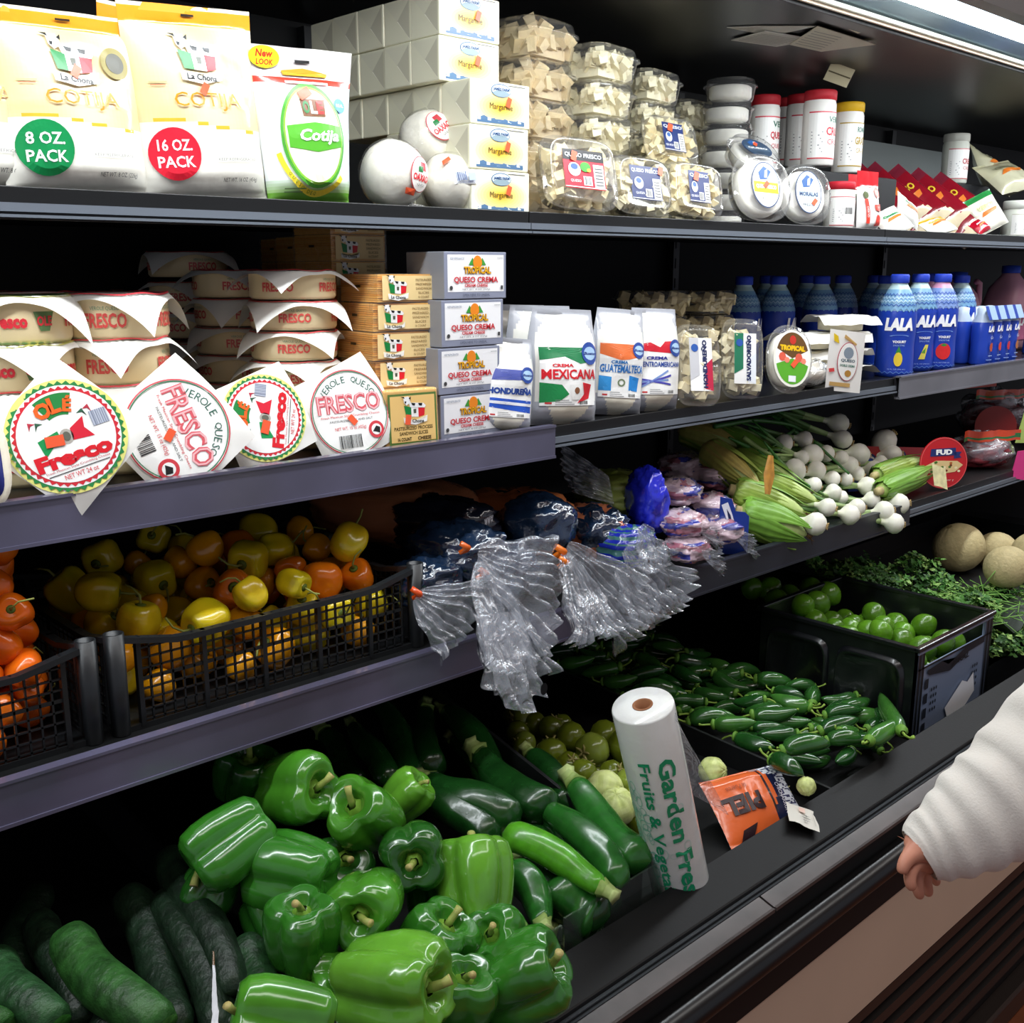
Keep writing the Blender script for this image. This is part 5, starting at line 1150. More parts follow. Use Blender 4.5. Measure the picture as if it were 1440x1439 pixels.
def fan(name, mat, parent, a, b, side, w0, w1, seed, pleats=8, amp=.011, sag=(0, 0, 0), nu=46, nv=30, col='#ffffff', ragged=.15, nrm=None):
    """gathered film spreading from a neck a to an end b"""
    a = Vector(a); b = Vector(b); side = Vector(side).normalized(); d = (b - a); nr = side.cross(d).normalized(); sg = Vector(sag); m = MB()
    def fn(u, v):
        q = min(1.0, v * (1 + ragged * nz(u * 3.3 + seed, 9.1))); wd = w0 + (w1 - w0) * (v ** .75); ph = pleats * 2 * pi * (u + .08 * nz(u * 3 + seed, v * 2))
        hgt = amp * (sin(ph) * (.35 + .65 * v) + 1.3 * nz(u * 4 + seed, v * 3.5) + .7 * nz(u * 11, v * 7 + seed)) * (.25 + v)
        return a + d * q * (1 - .12 * (2 * u - 1) ** 2 * v) + side * ((u - .5) * wd * (1 + .2 * nz(v * 3, seed))) + nr * hgt + sg * (4 * v * (1 - v))
    m.grid(fn, nu, nv, col); return m.build(name, mat, parent)
NAVYF = pm('navy_bag_film', rough=.2, spec=.7, coat=.7, bump=.9, bscale=30)
def D(u, v, w_): return at_w(u, v, w_)
def Py(u, v, y): return at_y(u, v, y)
def bag(label, cat='bag', name='produce_bag', group=None, loc=(0, 0, 0)): return thing(name, label, cat, loc, (0, 0, 0), group)
GB3 = 'bagged produce heaped on the lower shelf'
def bagat(label, u, v, y, rx, ry, rz, colf, seed, yaw=0, mat=None, amp=.16, pitch=0, fr=2.2):
    p = Py(u, v, y); z = max(p.z - rz, S3 + .001); t = bag(label, group=GB3, loc=(p.x, p.y, z)); t.rotation_euler = (radians(pitch), 0, radians(yaw))
    blob('bag_body', mat or FOILBAG, t, rx, ry, rz, colf, seed, amp, fr); return t
def local(t, P):                         # world point (eye-relative) to the local space of t
    M = Matrix.Translation(Vector(t.location)) @ Euler(t.rotation_euler).to_matrix().to_4x4()
    return M.inverted() @ (Vector(P) + Vector((0, 0, ZC)))
def tail(t, a, b, side, w0, w1, seed, **k):
    M = Euler(t.rotation_euler).to_matrix().inverted(); return fan('film_tail', CLEARB, t, local(t, a), local(t, b), M @ Vector(side), w0, w1, seed, **k)
def knot(t, P, col='#e0641c', s=.008):
    P = local(t, P); m = MB(); m.tube([P + Vector((-s, 0, s)), P + Vector((0, -s, 0)), P + Vector((s, 0, -s * .6)), P + Vector((0, s, -s * 1.2))], [s * .5, s * .6, s * .6, s * .4], 7, col); m.build('twist_tie', FOILBAG, t)
ora = lambda a, b: mixc('#b8663c', '#8c4a30', .5 + .5 * nz(a * 5, b * 6)) if not (.30 < b < .36) else '#2a2430'
t = bagat('large orange-tinted clear bag of bread lying at the back left beside the yellow crate', 555, 712, 1.42, .10, .15, .055, lambda a, b: mixc('#d98e62', '#a5603f', .5 + .5 * nz(a * 5, b * 6)), 3, 20, amp=.08)
t = bagat('dark bag with white web lettering band lying right of the orange-tinted bread bag', 625, 735, 1.28, .052, .09, .045, lambda a, b: '#191c2a' if b > .25 else '#7a4a3a', 4, 25, NAVYF)
a = MB(3); f = lambda x, y, h: (-.03 + x, -.085 - h, .06 + y); a.text(f, 'www', .01, .0, .012, '#e8e8f0', 2, w=.034); a.build('printed_label', PRINT, t)
nav = lambda a, b: mixc('#0f1c30', '#1a2e48', .5 + .5 * nz(a * 6, b * 6))
t1 = bagat('navy blue glossy bag beside the right end of the yellow crate', 640, 778, 1.20, .060, .075, .050, nav, 5, 15, NAVYF, amp=.2)
knot(t1, Py(652, 770, 1.125))
t2 = bagat('small navy blue bag wedged low against the crate corner', 600, 815, 1.16, .045, .05, .035, nav, 6, 0, NAVYF, amp=.2)
knot(t2, Py(585, 834, 1.10), '#e0501c'); tail(t2, Py(586, 838, 1.095), Py(668, 878, 1.055), Py(690, 820, 1.06) - Py(640, 905, 1.05), .02, .15, 11, amp=.008)
t3 = bagat('orange and clear bag with navy edging, highest of the bagged heap', 725, 725, 1.30, .085, .10, .050, lambda a, b: ('#d07a44' if nz(a * 4, b * 3) > -.12 else '#1e2433') if b > .3 else '#a05a3a', 7, 10, amp=.12)
t4 = bagat('navy blue bag with smooth shiny side and orange trim in the middle of the heap', 757, 735, 1.20, .055, .06, .050, lambda a, b: '#b86a4a' if .22 < b < .30 else nav(a, b), 8, 15, NAVYF, amp=.12)
knot(t4, Py(785, 775, 1.11), '#f07a1c', .010); knot(t4, Py(790, 790, 1.10), '#f07a1c', .008)
t5 = bagat('dark navy bag at the centre of the heap under the clear tails', 700, 800, 1.17, .055, .06, .045, nav, 9, 30, NAVYF, amp=.2)
knot(t5, Py(677, 806, 1.10), '#e0641c')
tail(t5, Py(672, 782, 1.09), Py(790, 850, 1.035), Py(700, 735, 1.10) - Py(690, 860, 1.04), .03, .20, 12, amp=.012)
tail(t5, Py(676, 790, 1.085), Py(742, 975, 1.00), Py(800, 880, 1.02) - Py(650, 900, 1.02), .02, .15, 13, amp=.010, pleats=6)
t6 = bagat('dark bag with clear tail hanging far over the shelf edge', 830, 745, 1.22, .055, .07, .048, lambda a, b: nav(a, b) if nz(a * 5, b * 4) > -.1 else '#b06a4a', 10, -10, NAVYF, amp=.2)
tail(t6, Py(795, 778, 1.10), Py(845, 905, 1.02), Py(900, 850, 1.03) - Py(790, 880, 1.02), .02, .13, 14, amp=.010)
tail(t6, Py(797, 770, 1.10), Py(905, 880, 1.03), Py(880, 790, 1.05) - Py(850, 900, 1.02), .02, .14, 15, amp=.011)
tail(t5, Py(680, 810, 1.08), Py(735, 945, 1.01), Py(780, 860, 1.03) - Py(660, 900, 1.02), .03, .13, 21, amp=.012, pleats=9)
def holed():
    t = bag('flat clear bag end with a punched hole dangling lowest below the lower shelf', group=None, name='plastic_bag')
    t['category'] = 'plastic bag'; del_ = 0
    p = Py(735, 900, 1.025); t.location = (p.x, p.y, p.z + ZC)
    tail(t, Py(700, 862, 1.035), Py(745, 1003, .985), Py(790, 960, 1.0) - Py(690, 975, 1.0), .09, .085, 16, amp=.006, pleats=3, ragged=.35)
    c = local(t, Py(762, 968, .988)); m = MB(); m.ell(lambda x, y, h: tuple(c + Vector((x, -.004 - h, y))), 0, 0, .007, .009, '#0c1016', 1, n=16); m.build('punched_hole', MATTE, t)
holed()
lime = lambda a, b: mixc('#9ab838', '#c3d37a', .5 + .5 * nz(a * 5, b * 5))
t7 = bagat('clear bag of lime green vegetables beside the royal blue bag', 868, 690, 1.30, .075, .09, .040, lime, 17, -20, CLEARL and FOILBAG, amp=.12)
tail(t7, Py(860, 690, 1.22), Py(790, 655, 1.30), (0, .3, 1), .05, .09, 22, amp=.010)
t8 = bagat('royal blue shiny bag standing up in the heap left of the pink packs', 910, 700, 1.19, .030, .045, .060, lambda a, b: mixc('#1c22b4', '#2a34d0', .5 + .5 * nz(a * 5, b * 5)), 18, -20, NAVYF, amp=.16)
t9 = bagat('blue netted bag low between the clear tails and the pink packs', 878, 765, 1.15, .050, .05, .035, lambda a, b: '#1c2a9a' if sin(b * 60) > -.1 else '#3d6a6a', 19, -10, amp=.14)
tail(t9, Py(880, 770, 1.09), Py(960, 852, 1.04), Py(960, 780, 1.07) - Py(900, 880, 1.03), .03, .13, 18, amp=.012)
tail(t9, Py(900, 740, 1.09), Py(930, 800, 1.07), Py(960, 740, 1.1) - Py(880, 800, 1.05), .03, .10, 23, amp=.012)
tail(t9, Py(870, 800, 1.07), Py(915, 885, 1.035), Py(930, 850, 1.05) - Py(870, 880, 1.03), .02, .09, 24, amp=.010)
GPK = 'clear packs with pink and violet print beside the blue sign card'
pk = lambda a, b: ('#c9b0bb' if nz(a * 4 + 2, b * 5) > -.05 else ('#3a3f9a' if nz(a * 4, b * 5 + 4) > 0 else '#a86878'))
for i, (u, v, y, s_, lb) in enumerate(((960, 655, 1.34, .040, 'pink and violet pack farthest back'), (1005, 668, 1.28, .042, 'pink and violet pack at the back beside the corn husks'), (955, 690, 1.20, .036, 'pink pack directly right of the royal blue bag'), (1000, 712, 1.19, .038, 'pink and violet pack in the middle against the blue sign card'), (960, 735, 1.13, .036, 'pink pack at the front left of its group'), (1010, 745, 1.14, .036, 'violet-netted pack at the front right touching the blue sign card'), (965, 770, 1.11, .034, 'lowest pink and violet pack, overhanging the shelf edge'))):
    t = bagat(lb, u, v, y, s_ * 1.2, s_ * 1.1, s_ * .62, lambda a, b, i=i: pk(a + i * .37, b + i * .21), 30 + i, 15 * i, amp=.2); t['group'] = GPK; t['category'] = 'pack'
    M = Euler(t.rotation_euler).to_matrix().inverted()
    if i >= 4: tail(t, Py(u + 22, v + 8, y - .04), Py(u + 55, v + 26, y - .055), (0, .2, 1), .01, .05, 40 + i, amp=.006, nu=20, nv=14)
    m = MB(); m.grid(lambda a, b: Vector((s_ * 1.28 * sin(pi * b) * cos(2 * pi * a), s_ * 1.18 * sin(pi * b) * sin(2 * pi * a), s_ * .66 * (1 - cos(pi * b)))) * (1 + .16 * nz(a * 6 + i, b * 7)), 24, 16, '#fff', wrapu=True); m.build('film_wrap', CLEARL, t)

# blue sign card
def card(name, outline, th, col, loc, rot, label, cat, art=None):
    m = MB(); n = len(outline); vs = [(x, 0, z) for x, z in outline] + [(x, th, z) for x, z in outline]
    m.add(vs, [tuple(range(n)), tuple(range(n, 2 * n))[::-1]] + [(i, n + i, n + (i + 1) % n, (i + 1) % n) for i in range(n)], col)
    t = thing(name, label, cat, loc, rot); m.build('card', PRINT, t)
    if art: a = MB(); art(a, lambda x, y, h: (x, -.0004 - h, y)); a.build('printed_label', PRINT, t)
    return t
p = Py(1034, 765, 1.115)
def ab(a, f):
    a.poly(f, [(-.030, .095), (-.018, .10), (-.008, .075), (-.002, .055), (-.012, .05), (-.020, .07)], '#e9ecf6', 2); a.poly(f, [(-.020, .088), (-.012, .075), (-.008, .06), (-.016, .07)], '#15234f', 3)
card('sign_card', [(-.032, 0), (.024, 0), (.024, .072), (.016, .080), (-.002, .082), (-.010, .105), (-.032, .11)], .003, '#1c3a94', (p.x, p.y, S3 + .001), (0, 0, radians(-38)), 'blue cut-out sign card standing between the pink packs and the corn', 'sign', ab)
def circ(r, cz, n=36): return [(r * cos(2 * pi * i / n - pi / 2), cz + r * sin(2 * pi * i / n - pi / 2)) for i in range(n)]
def fud(a, f):
    r = .062; cz = r
    a.ell(f, 0, cz, r * .985, r * .985, '#e4595a', 1, n=40, rings=1, inner=.965); a.poly(f, [(-.036, cz + .016), (.032, cz + .018), (.030, cz + .036), (-.034, cz + .034)], '#20306e', 2); a.poly(f, [(.026, cz + .010), (.046, cz + .012), (.040, cz + .018), (.046, cz + .026), (.026, cz + .026)], '#20306e', 2)
    a.text(f, 'FUD', 0, cz + .026, .013, '#ffffff', 4, w=.042, bold=.06)
    a.poly(f, [(-.052, cz - .008), (-.02, cz + .006), (.035, cz + .004), (.050, cz - .006), (.030, cz - .022), (-.02, cz - .028), (-.05, cz - .02)], '#e2c58c', 2)
    rr2 = random.Random(8)
    for k in range(16): x, y = rr2.uniform(-.04, .04), cz - .010 + rr2.uniform(-.012, .012); a.ell(f, x, y, .004, .003, rr2.choice(('#7a3a22', '#4d7a2e', '#b5652e', '#f0e2b8')), 3, n=7, rings=1)
    a.text(f, 'Sabor y', .012, cz - .042, .006, '#f2d0c8', 3, w=.03)
p = Py(1328, 664, 1.12); card('sign_card', circ(.062, .062), .003, '#c41e26', (p.x, p.y, S3 + .004), (radians(-6), 0, radians(-34)), 'round red sign card with a navy banner reading FUD', 'sign', fud)
p = Py(1262, 650, 1.24)
def redstrip(a, f):
    for x in (-.09, .015): a.ell(f, x, .055, .022, .022, '#1c2a5e', 2, n=24); a.ell(f, x, .055, .016, .016, '#d8d2c8', 3, n=20, inner=.7, rings=1); a.ell(f, x, .055, .008, .008, '#c8c2b8', 3, n=14, inner=.5, rings=1)
card('sign_card', [(-.14, 0), (.12, 0), (.12, .075), (-.14, .100)], .003, '#a32026', (p.x, p.y, S3 + .004), (radians(-5), 0, radians(-14)), 'long red sign card with navy circles half hidden behind the onions', 'sign', redstrip)
p = Py(1222, 640, 1.235)
def blc(a, f): a.ell(f, -.008, .055, .020, .020, '#d8dce8', 2, n=24, inner=.75, rings=1); a.ell(f, -.008, .055, .010, .010, '#d8dce8', 2, n=16, inner=.6, rings=1)
card('sign_card', [(-.05, 0), (.035, 0), (.035, .025), (.030, .045), (.018, .072), (-.01, .09), (-.05, .085)], .003, '#1d3a8c', (p.x, p.y, S3 + .004), (radians(-5), 0, radians(-25)), 'blue rounded sign card with rings, nearly buried among the onion bulbs', 'sign', blc)
p = Py(1396, 650, 1.30); card('sign_card', circ(.06, .06), .003, '#b92a26', (p.x, p.y, S3 + .004), (radians(-6), 0, radians(-50)), 'round red sign card behind the bags of beans at the right', 'sign')
# beans
GBN = 'bags of red beans on the lower shelf right'
bean = lambda a, b: mixc('#5a1620', '#8c3038', .5 + .5 * sin(a * 240) * sin(b * 190))
for i, (u, v, y, sx, sz, lb) in enumerate(((1395, 585, 1.36, .10, .065, 'clear bag of dark red beans with red top band, upper of the two'), (1375, 650, 1.20, .085, .040, 'clear crumpled bag of dark red beans lying at the shelf front below the other'))):
    t = bagat(lb, u, v, y, sx, .06, sz, bean, 50 + i, -30, amp=.10); t['group'] = GBN
    m = MB(); m.grid(lambda a, b: Vector((sx * 1.12 * sin(pi * b) * cos(2 * pi * a), .070 * sin(pi * b) * sin(2 * pi * a), sz * 1.1 * (1 - cos(pi * b)))) * (1 + .22 * nz(a * 7 + i, b * 8)), 40, 28, '#fff', wrapu=True); m.build('film_wrap', CLEARB, t)
    m = MB(); m.grid(lambda a, b: Vector((-sx + 2 * sx * a, -.05 + .02 * nz(a * 4, i), sz * 1.9 + .028 * b + .004 * nz(a * 6, b))), 20, 5, lambda a, b: '#2e7a3e' if abs(b - .2 - .2 * a) < .12 else '#dc4a24'); m.build('header_band', FOILBAG, t)
p = Py(1378, 545, 1.30)
card('sign_card', [(-.10, 0), (.07, 0), (.07, .05), (-.10, .05)], .003, '#c83c22', (p.x, p.y, p.z), (0, 0, radians(-15)), 'orange red strip card above the bags of beans, right under the middle shelf', 'sign')
p = Py(1436, 640, 1.09); card('sign_card', [(-.022, -.04), (.03, -.05), (.04, .035), (-.01, .03)], .002, '#e2408c', (p.x, p.y, p.z - .02), (0, 0, radians(-40)), 'bright pink price card at the right picture edge of the lower shelf', 'sign')
p = Py(1440, 600, 1.14); card('sign_card', [(-.02, -.045), (.05, -.045), (.05, .05), (.0, .055)], .002, '#b8d070', (p.x, p.y, p.z), (0, 0, radians(-40)), 'lime green card above the pink price card at the right edge', 'sign')

# --- corn in husks
def corn(L_, R, seed, dry=.0):
    t = thing('corn_cob', '', ''); m = MB()
    m.tube([(0, 0, z * L_) for z in (0, .04, .15, .35, .6, .8, .93, 1.0)], [R * k for k in (.45, .7, .95, 1.0, .9, .62, .3, .08)], 20, colf=lambda q: mixc('#a8c866', '#c8d890', q), mod=lambda a, q: 1 + .05 * sin(a * 9 + seed) + .03 * sin(a * 21))
    m.build('husk', pm('corn_husk', rough=.4, spec=.4, var=.12, vscale=30, rand=.12), t)
    m = MB(); rr2 = random.Random(seed)
    for k in range(6):
        a0 = k * 1.05 + rr2.random() * .4; tip = rr2.uniform(.85, 1.15); fl = rr2.uniform(.0, .5) * R
        def fn(u, v, a0=a0, tip=tip, fl=fl):
            wv = 1.15 * (1 - v) ** .6 * (min(1, v * 6 + .5)); a = a0 + (u - .5) * wv * 1.5; q = v * tip
            rad = R * (1.06 * max(.12, (1 - max(0, q - .35) ** 1.6 * 1.9)) if q < .98 else .14) * (.75 if v < .05 else 1) + fl * v * v * 1.5 + .0012 * sin(u * 22)
            return Vector((cos(a) * rad, sin(a) * rad, q * L_))
        m.grid(fn, 12, 14, mixc(mixc('#6fa03a', '#98be50', rr2.random()), '#b89858', dry * rr2.random()))
    m.build('husk_leaf', pm('husk_leaf', rough=.4, spec=.4, var=.15, vscale=40), t)
    m = MB()
    for k in range(7): m.tube([(0, 0, L_ * .97), (rr2.uniform(-.006, .006), rr2.uniform(-.006, .006), L_ * 1.06), (rr2.uniform(-.012, .012), rr2.uniform(-.012, .012), L_ * 1.13)], [.0012, .001, .0006], 4, '#6a4a26')
    m.lathe([(0, -.012), (R * .36, -.012), (R * .4, 0), (R * .5, .004)], 14, '#c8b884'); m.build('silk_and_stub', LEAF, t); return t
GCN = 'corn cobs in green husks beside the spring onions'
def cornat(key, u0, v0, y0, u1, v1, y1, label, R=.030, dry=0., seed=1):
    a, b = Py(u0, v0, y0), Py(u1, v1, y1); a.z = max(a.z, S3 + R * .9); L_ = (b - a).length
    return inst('corn' + key, lambda: corn(.19, .030, seed, dry), label, 'corn', tuple(a), axis_rot(b - a, seed), GCN, (R / .030, R / .030, L_ / .19))
cornat('a', 1040, 722, 1.165, 1134, 752, 1.075, 'bright green corn cob at the front edge, its dry silk hanging over', .036, 0, 1)
cornat('b', 1032, 690, 1.20, 1132, 722, 1.10, 'green corn cob lying just behind the frontmost cob', .030, .3, 2)
cornat('c', 995, 632, 1.30, 1070, 690, 1.16, 'corn cob with yellowed dry leaf at the left of the husk group', .030, .9, 3)
cornat('b', 1035, 640, 1.30, 1130, 690, 1.15, 'corn cob in the middle of the husk group under the onion greens', .028, .3, 2)
cornat('c', 960, 605, 1.42, 1040, 630, 1.30, 'shadowed brownish corn cob at the back of the husk group', .030, .9, 3)
cornat('a', 1010, 615, 1.36, 1085, 640, 1.25, 'corn cob at the back behind the dry-leaved one', .028, 0, 1)
cornat('b', 1060, 672, 1.22, 1150, 706, 1.12, 'corn cob under the left onion bulbs with a brown ragged end', .026, .3, 2)
cornat('a', 1238, 690, 1.13, 1306, 662, 1.15, 'curved green corn cob lying right of the onions in front of the red card', .025, 0, 1)
cornat('b', 1232, 668, 1.17, 1298, 645, 1.19, 'green corn cob above the curved one, right of the onions', .022, .3, 2)
# dry broken leaf ends
m = MB(); p = Py(1322, 668, 1.10)
m.grid(lambda a, b: Vector(((a - .5) * .035, -.004 * sin(a * 5), (b - .5) * .05 - .01 * a)), 8, 8, '#d8cf9e'); o = m.build('husk_scrap', LEAF, loc=tuple(p)); o.rotation_euler = (radians(-20), 0, radians(-35)); tag(o, 'pale torn husk piece leaning on the red FUD card', 'husk')
m = MB(); p = Py(1082, 668, 1.12); m.grid(lambda a, b: Vector(((a - .5) * .024 * (1 - abs(b - .5)), -.003 * sin(a * 5), (b - .5) * .075)), 6, 10, '#b8843a'); o = m.build('husk_scrap', LEAF, loc=tuple(p)); o.rotation_euler = (radians(-15), radians(8), radians(-35)); tag(o, 'golden brown dry leaf hanging between the corn cobs', 'husk')

# --- spring onions
def onion(R, seed, slen):
    t = thing('spring_onion', '', ''); m = MB()
    pr = [(.0, -1.0), (.25, -.97), (.62, -.78), (.92, -.38), (1.0, .05), (.88, .5), (.6, .85), (.38, 1.1), (.30, 1.35), (.28, 1.6)]
    m.lathe([(a * R, b * R) for a, b in pr], 24, colf=lambda q: '#d9c79a' if q < .12 else (mixc('#f4f2e4', '#e9edcf', max(0, q - .5) * 2)), mod=lambda a, q: 1 + .02 * sin(a * 5 + seed)); m.build('bulb', BULB, t)
    m = MB(); rr2 = random.Random(seed)
    for k in range(3):
        dx, dy = rr2.uniform(-.35, .35), rr2.uniform(-.35, .35)
        pts = [Vector((0, 0, 1.4 * R)), Vector((dx * .12 * slen, dy * .12 * slen, R + slen * .3)), Vector((dx * .5 * slen, dy * .5 * slen, R + slen * .65)), Vector((dx * slen, dy * slen, R + slen))]
        m.tube(pts, [R * .27, R * .25, R * .22, R * .10], 8, colf=lambda q: mixc('#c5dc98', '#3f7a34', min(1, q * 1.6)))
    m.build('green_stalk', pm('stalk', rough=.4, var=.15, vscale=40), t)
    m = MB()
    for k in range(9): a = k * .7; m.tube([(.12 * R * cos(a), .12 * R * sin(a), -.96 * R), (.25 * R * cos(a), .25 * R * sin(a), -1.06 * R), (.3 * R * cos(a + .5), .3 * R * sin(a + .5), -1.14 * R)], [.0012, .0010, .0006], 4, '#b59a66')
    m.build('roots', LEAF, t); return t
GO = 'white spring onion bulbs heaped on the lower shelf'
ol = [(690, 160, 38), (705, 225, 36), (875, 232, 46), (905, 285, 36), (770, 285, 42), (580, 290, 44), (640, 283, 34), (512, 350, 46), (600, 350, 38), (735, 330, 36), (835, 350, 38), (765, 365, 30), (665, 385, 32), (720, 388, 28), (668, 440, 34), (805, 415, 38), (825, 470, 34), (765, 500, 34), (735, 530, 40), (875, 515, 40), (935, 487, 42), (915, 565, 40), (597, 567, 46), (645, 500, 36), (470, 240, 36), (550, 225, 34), (700, 300, 30), (540, 300, 30), (700, 460, 28), (590, 410, 32), (860, 320, 30)]
rr = random.Random(5)
for i, (cx, cy, s_) in enumerate(ol):
    u, v = 940 + cx / 2.88, 540 + cy / 2.88; yy = 1.10 + max(0, (560 - cy)) / 400 * .20 - (.035 if cy > 480 else 0); p = Py(u, v, yy); wd = p.dot(FW); R = s_ / 2.88 * wd / F_
    ax = Vector((-.75 + rr.uniform(-.35, .35), .55 + rr.uniform(-.3, .3), rr.uniform(-.15, .30)))
    
    if i in (22, 23): ax = Vector((-.35, .9, .12))
    if i in (2,): ax = Vector((-.5, .3, -.5))
    nm = {0: 'topmost lone bulb at the back', 2: 'large bulb lying in front of the red sign card', 21: 'lowest bulb, overhanging the shelf edge at the right', 20: 'big bulb at the far right with thick pale neck', 22: 'bulb at the front left with its root end down', 5: 'large bulb pointing right in the upper left', 7: 'large round bulb at the left above the corn', 18: 'front bulb in the middle of the shelf edge', 4: 'bulb with long green neck in the upper middle', 19: 'bulb just above the lowest overhanging one', 1: 'dim bulb just below the topmost lone one', 3: 'pale bulb with green streak under the large one by the red card'}.get(i)
    inst('on%d' % (i % 3), lambda: onion(.02, i % 3, .17), ('white spring onion, ' + nm) if nm else 'white spring onion bulb in the heap on the lower shelf', 'spring onion', tuple(p), axis_rot(ax, i * 1.3), GO, (R / .02 * 1.06, R / .02 * 1.06, R / .02 * (.95 if i > 5 else 1.1)))
# loose long green leaves arching behind
for i, (pts, lb) in enumerate((([(1005, 600, 1.30), (1060, 590, 1.32), (1120, 598, 1.30), (1165, 640, 1.22), (1200, 672, 1.16)], 'long dark onion leaf arching over the heap'), ([(1045, 615, 1.28), (1080, 640, 1.24), (1120, 640, 1.22)], 'pale green onion stalk lying over the corn'), ([(1030, 600, 1.36), (1080, 618, 1.30), (1130, 628, 1.25)], 'pale onion stalk at the back running right'), ([(1100, 590, 1.34), (1118, 575 + 30, 1.30), (1100, 615, 1.27), (1075, 640, 1.25)], 'thin curled onion leaf above the corn husks'))):
    P = [Py(*q) for q in pts]; fine = []
    for k in range(len(P) - 1):
        for j in range(6): fine.append(P[k].lerp(P[k + 1], j / 6))
    for _ in range(3): fine = [fine[0]] + [(fine[k - 1] + fine[k] * 2 + fine[k + 1]) / 4 for k in range(1, len(fine) - 1)] + [fine[-1]]
    m = MB(); c = fine[0].copy(); m.tube([q - c for q in fine], [.0055 - .003 * k / len(fine) for k in range(len(fine))], 8, '#3f7336' if i in (0, 3) else '#a8c67a'); tag(m.build('onion_leaf', pm('stalk'), loc=tuple(c)), lb, 'leaf')
# ================================================================ the produce bin
m = MB()
for x0, x1, za, zb in ((XA, .545, -.850, -.80), (.555, 1.045, -.880, -.80), (1.055, 1.495, -.875, -.865), (1.505, 1.83, -.872, -.84), (1.83, XB, -.93, -.93)):
    m.add([(x0, .822, za), (x1, .822, za), (x1, 1.79, zb), (x0, 1.79, zb), (x0, .822, za - .04), (x1, .822, za - .04)], [(0, 1, 2, 3), (0, 4, 5, 1)])
cp('bin_tray', m, DARKIN)

# --- bell peppers
def bell(seed, lobes=4, R=.045, Hh=.095, c1='#24641a', c2='#3a8226', rim='#58962e'):
    t = thing('bell_pepper', '', ''); m = MB()
    def fn(a, b):
        th = 2 * pi * a
        prof = [(0, -.40), (.30, -.47), (.58, -.49), (.80, -.40), (.93, -.18), (1.0, .08), (1.0, .28), (.92, .44), (.72, .52), (.45, .49), (.28, .38), (.16, .33), (0, .32)]
        q = b * (len(prof) - 1); i = min(int(q), len(prof) - 2); f_ = q - i; f_ = f_ * f_ * (3 - 2 * f_) * .4 + f_ * .6; r = prof[i][0] * (1 - f_) + prof[i + 1][0] * f_; z = prof[i][1] * (1 - f_) + prof[i + 1][1] * f_
        lo = cos(lobes * th + seed + .5 * sin(th + seed)); lb = 1 + (.085 * lo - .07 * (1 - abs(lo)) * 0 - .10 * max(0, -lo) ** 3) * min(1, r * 1.6) + .06 * nz(cos(th) * 1.2 + seed * 3, sin(th) * 1.2, z * 2)
        if b > .62: z += .05 * lo * (b - .62) * 2.6 * r
        if b < .25: z -= .05 * lo * (1 - b * 4) * r
        return Vector((cos(th) * r * lb * R, sin(th) * r * lb * R, z * Hh))
    m.grid(fn, 64, 44, lambda a, b: mixc(mixc(c1, c2, .5 + .5 * nz(a * 4 + seed, b * 2)), rim, max(0, (b - .72) * 2.2) * (.5 + .5 * cos(lobes * 2 * pi * a + seed))), wrapu=True)
    m.build('flesh', PEPPER, t)
    m = MB(); z0 = Hh * .31; rr2 = random.Random(seed)
    m.lathe([(0, z0), (R * .30, z0 + .001), (R * .26, z0 + .006), (R * .14, z0 + .011)], 12, '#6f9a30', mod=lambda a, q: 1 + .15 * cos(5 * a))
    dx, dy = rr2.uniform(-.6, .6), rr2.uniform(-.6, .6)
    m.tube([(0, 0, z0 + .004), (dx * .006, dy * .006, z0 + .014), (dx * .014, dy * .014, z0 + .022), (dx * .024, dy * .024, z0 + .028)], [.0056, .0044, .004, .0050], 10, colf=lambda q: mixc('#7a9a3a', '#b5a76a', 1 if q > .9 else q * .6))
    m.build('stem', STEMM, t); return t
GBP = 'green bell peppers piled in the produce bin'
PA, PB = -.820, .60        # surface of centres: z = PA + PB (y - .8)
bv = [dict(seed=1, lobes=4), dict(seed=2, lobes=3, c1='#34741c', c2='#4f9428'), dict(seed=5, lobes=4, R=.043, Hh=.085, c1='#1c4c18', c2='#28641e', rim='#3a7426'), dict(seed=7, lobes=4, R=.044, Hh=.100, c1='#4f9424', c2='#74b23a', rim='#93c44a')]
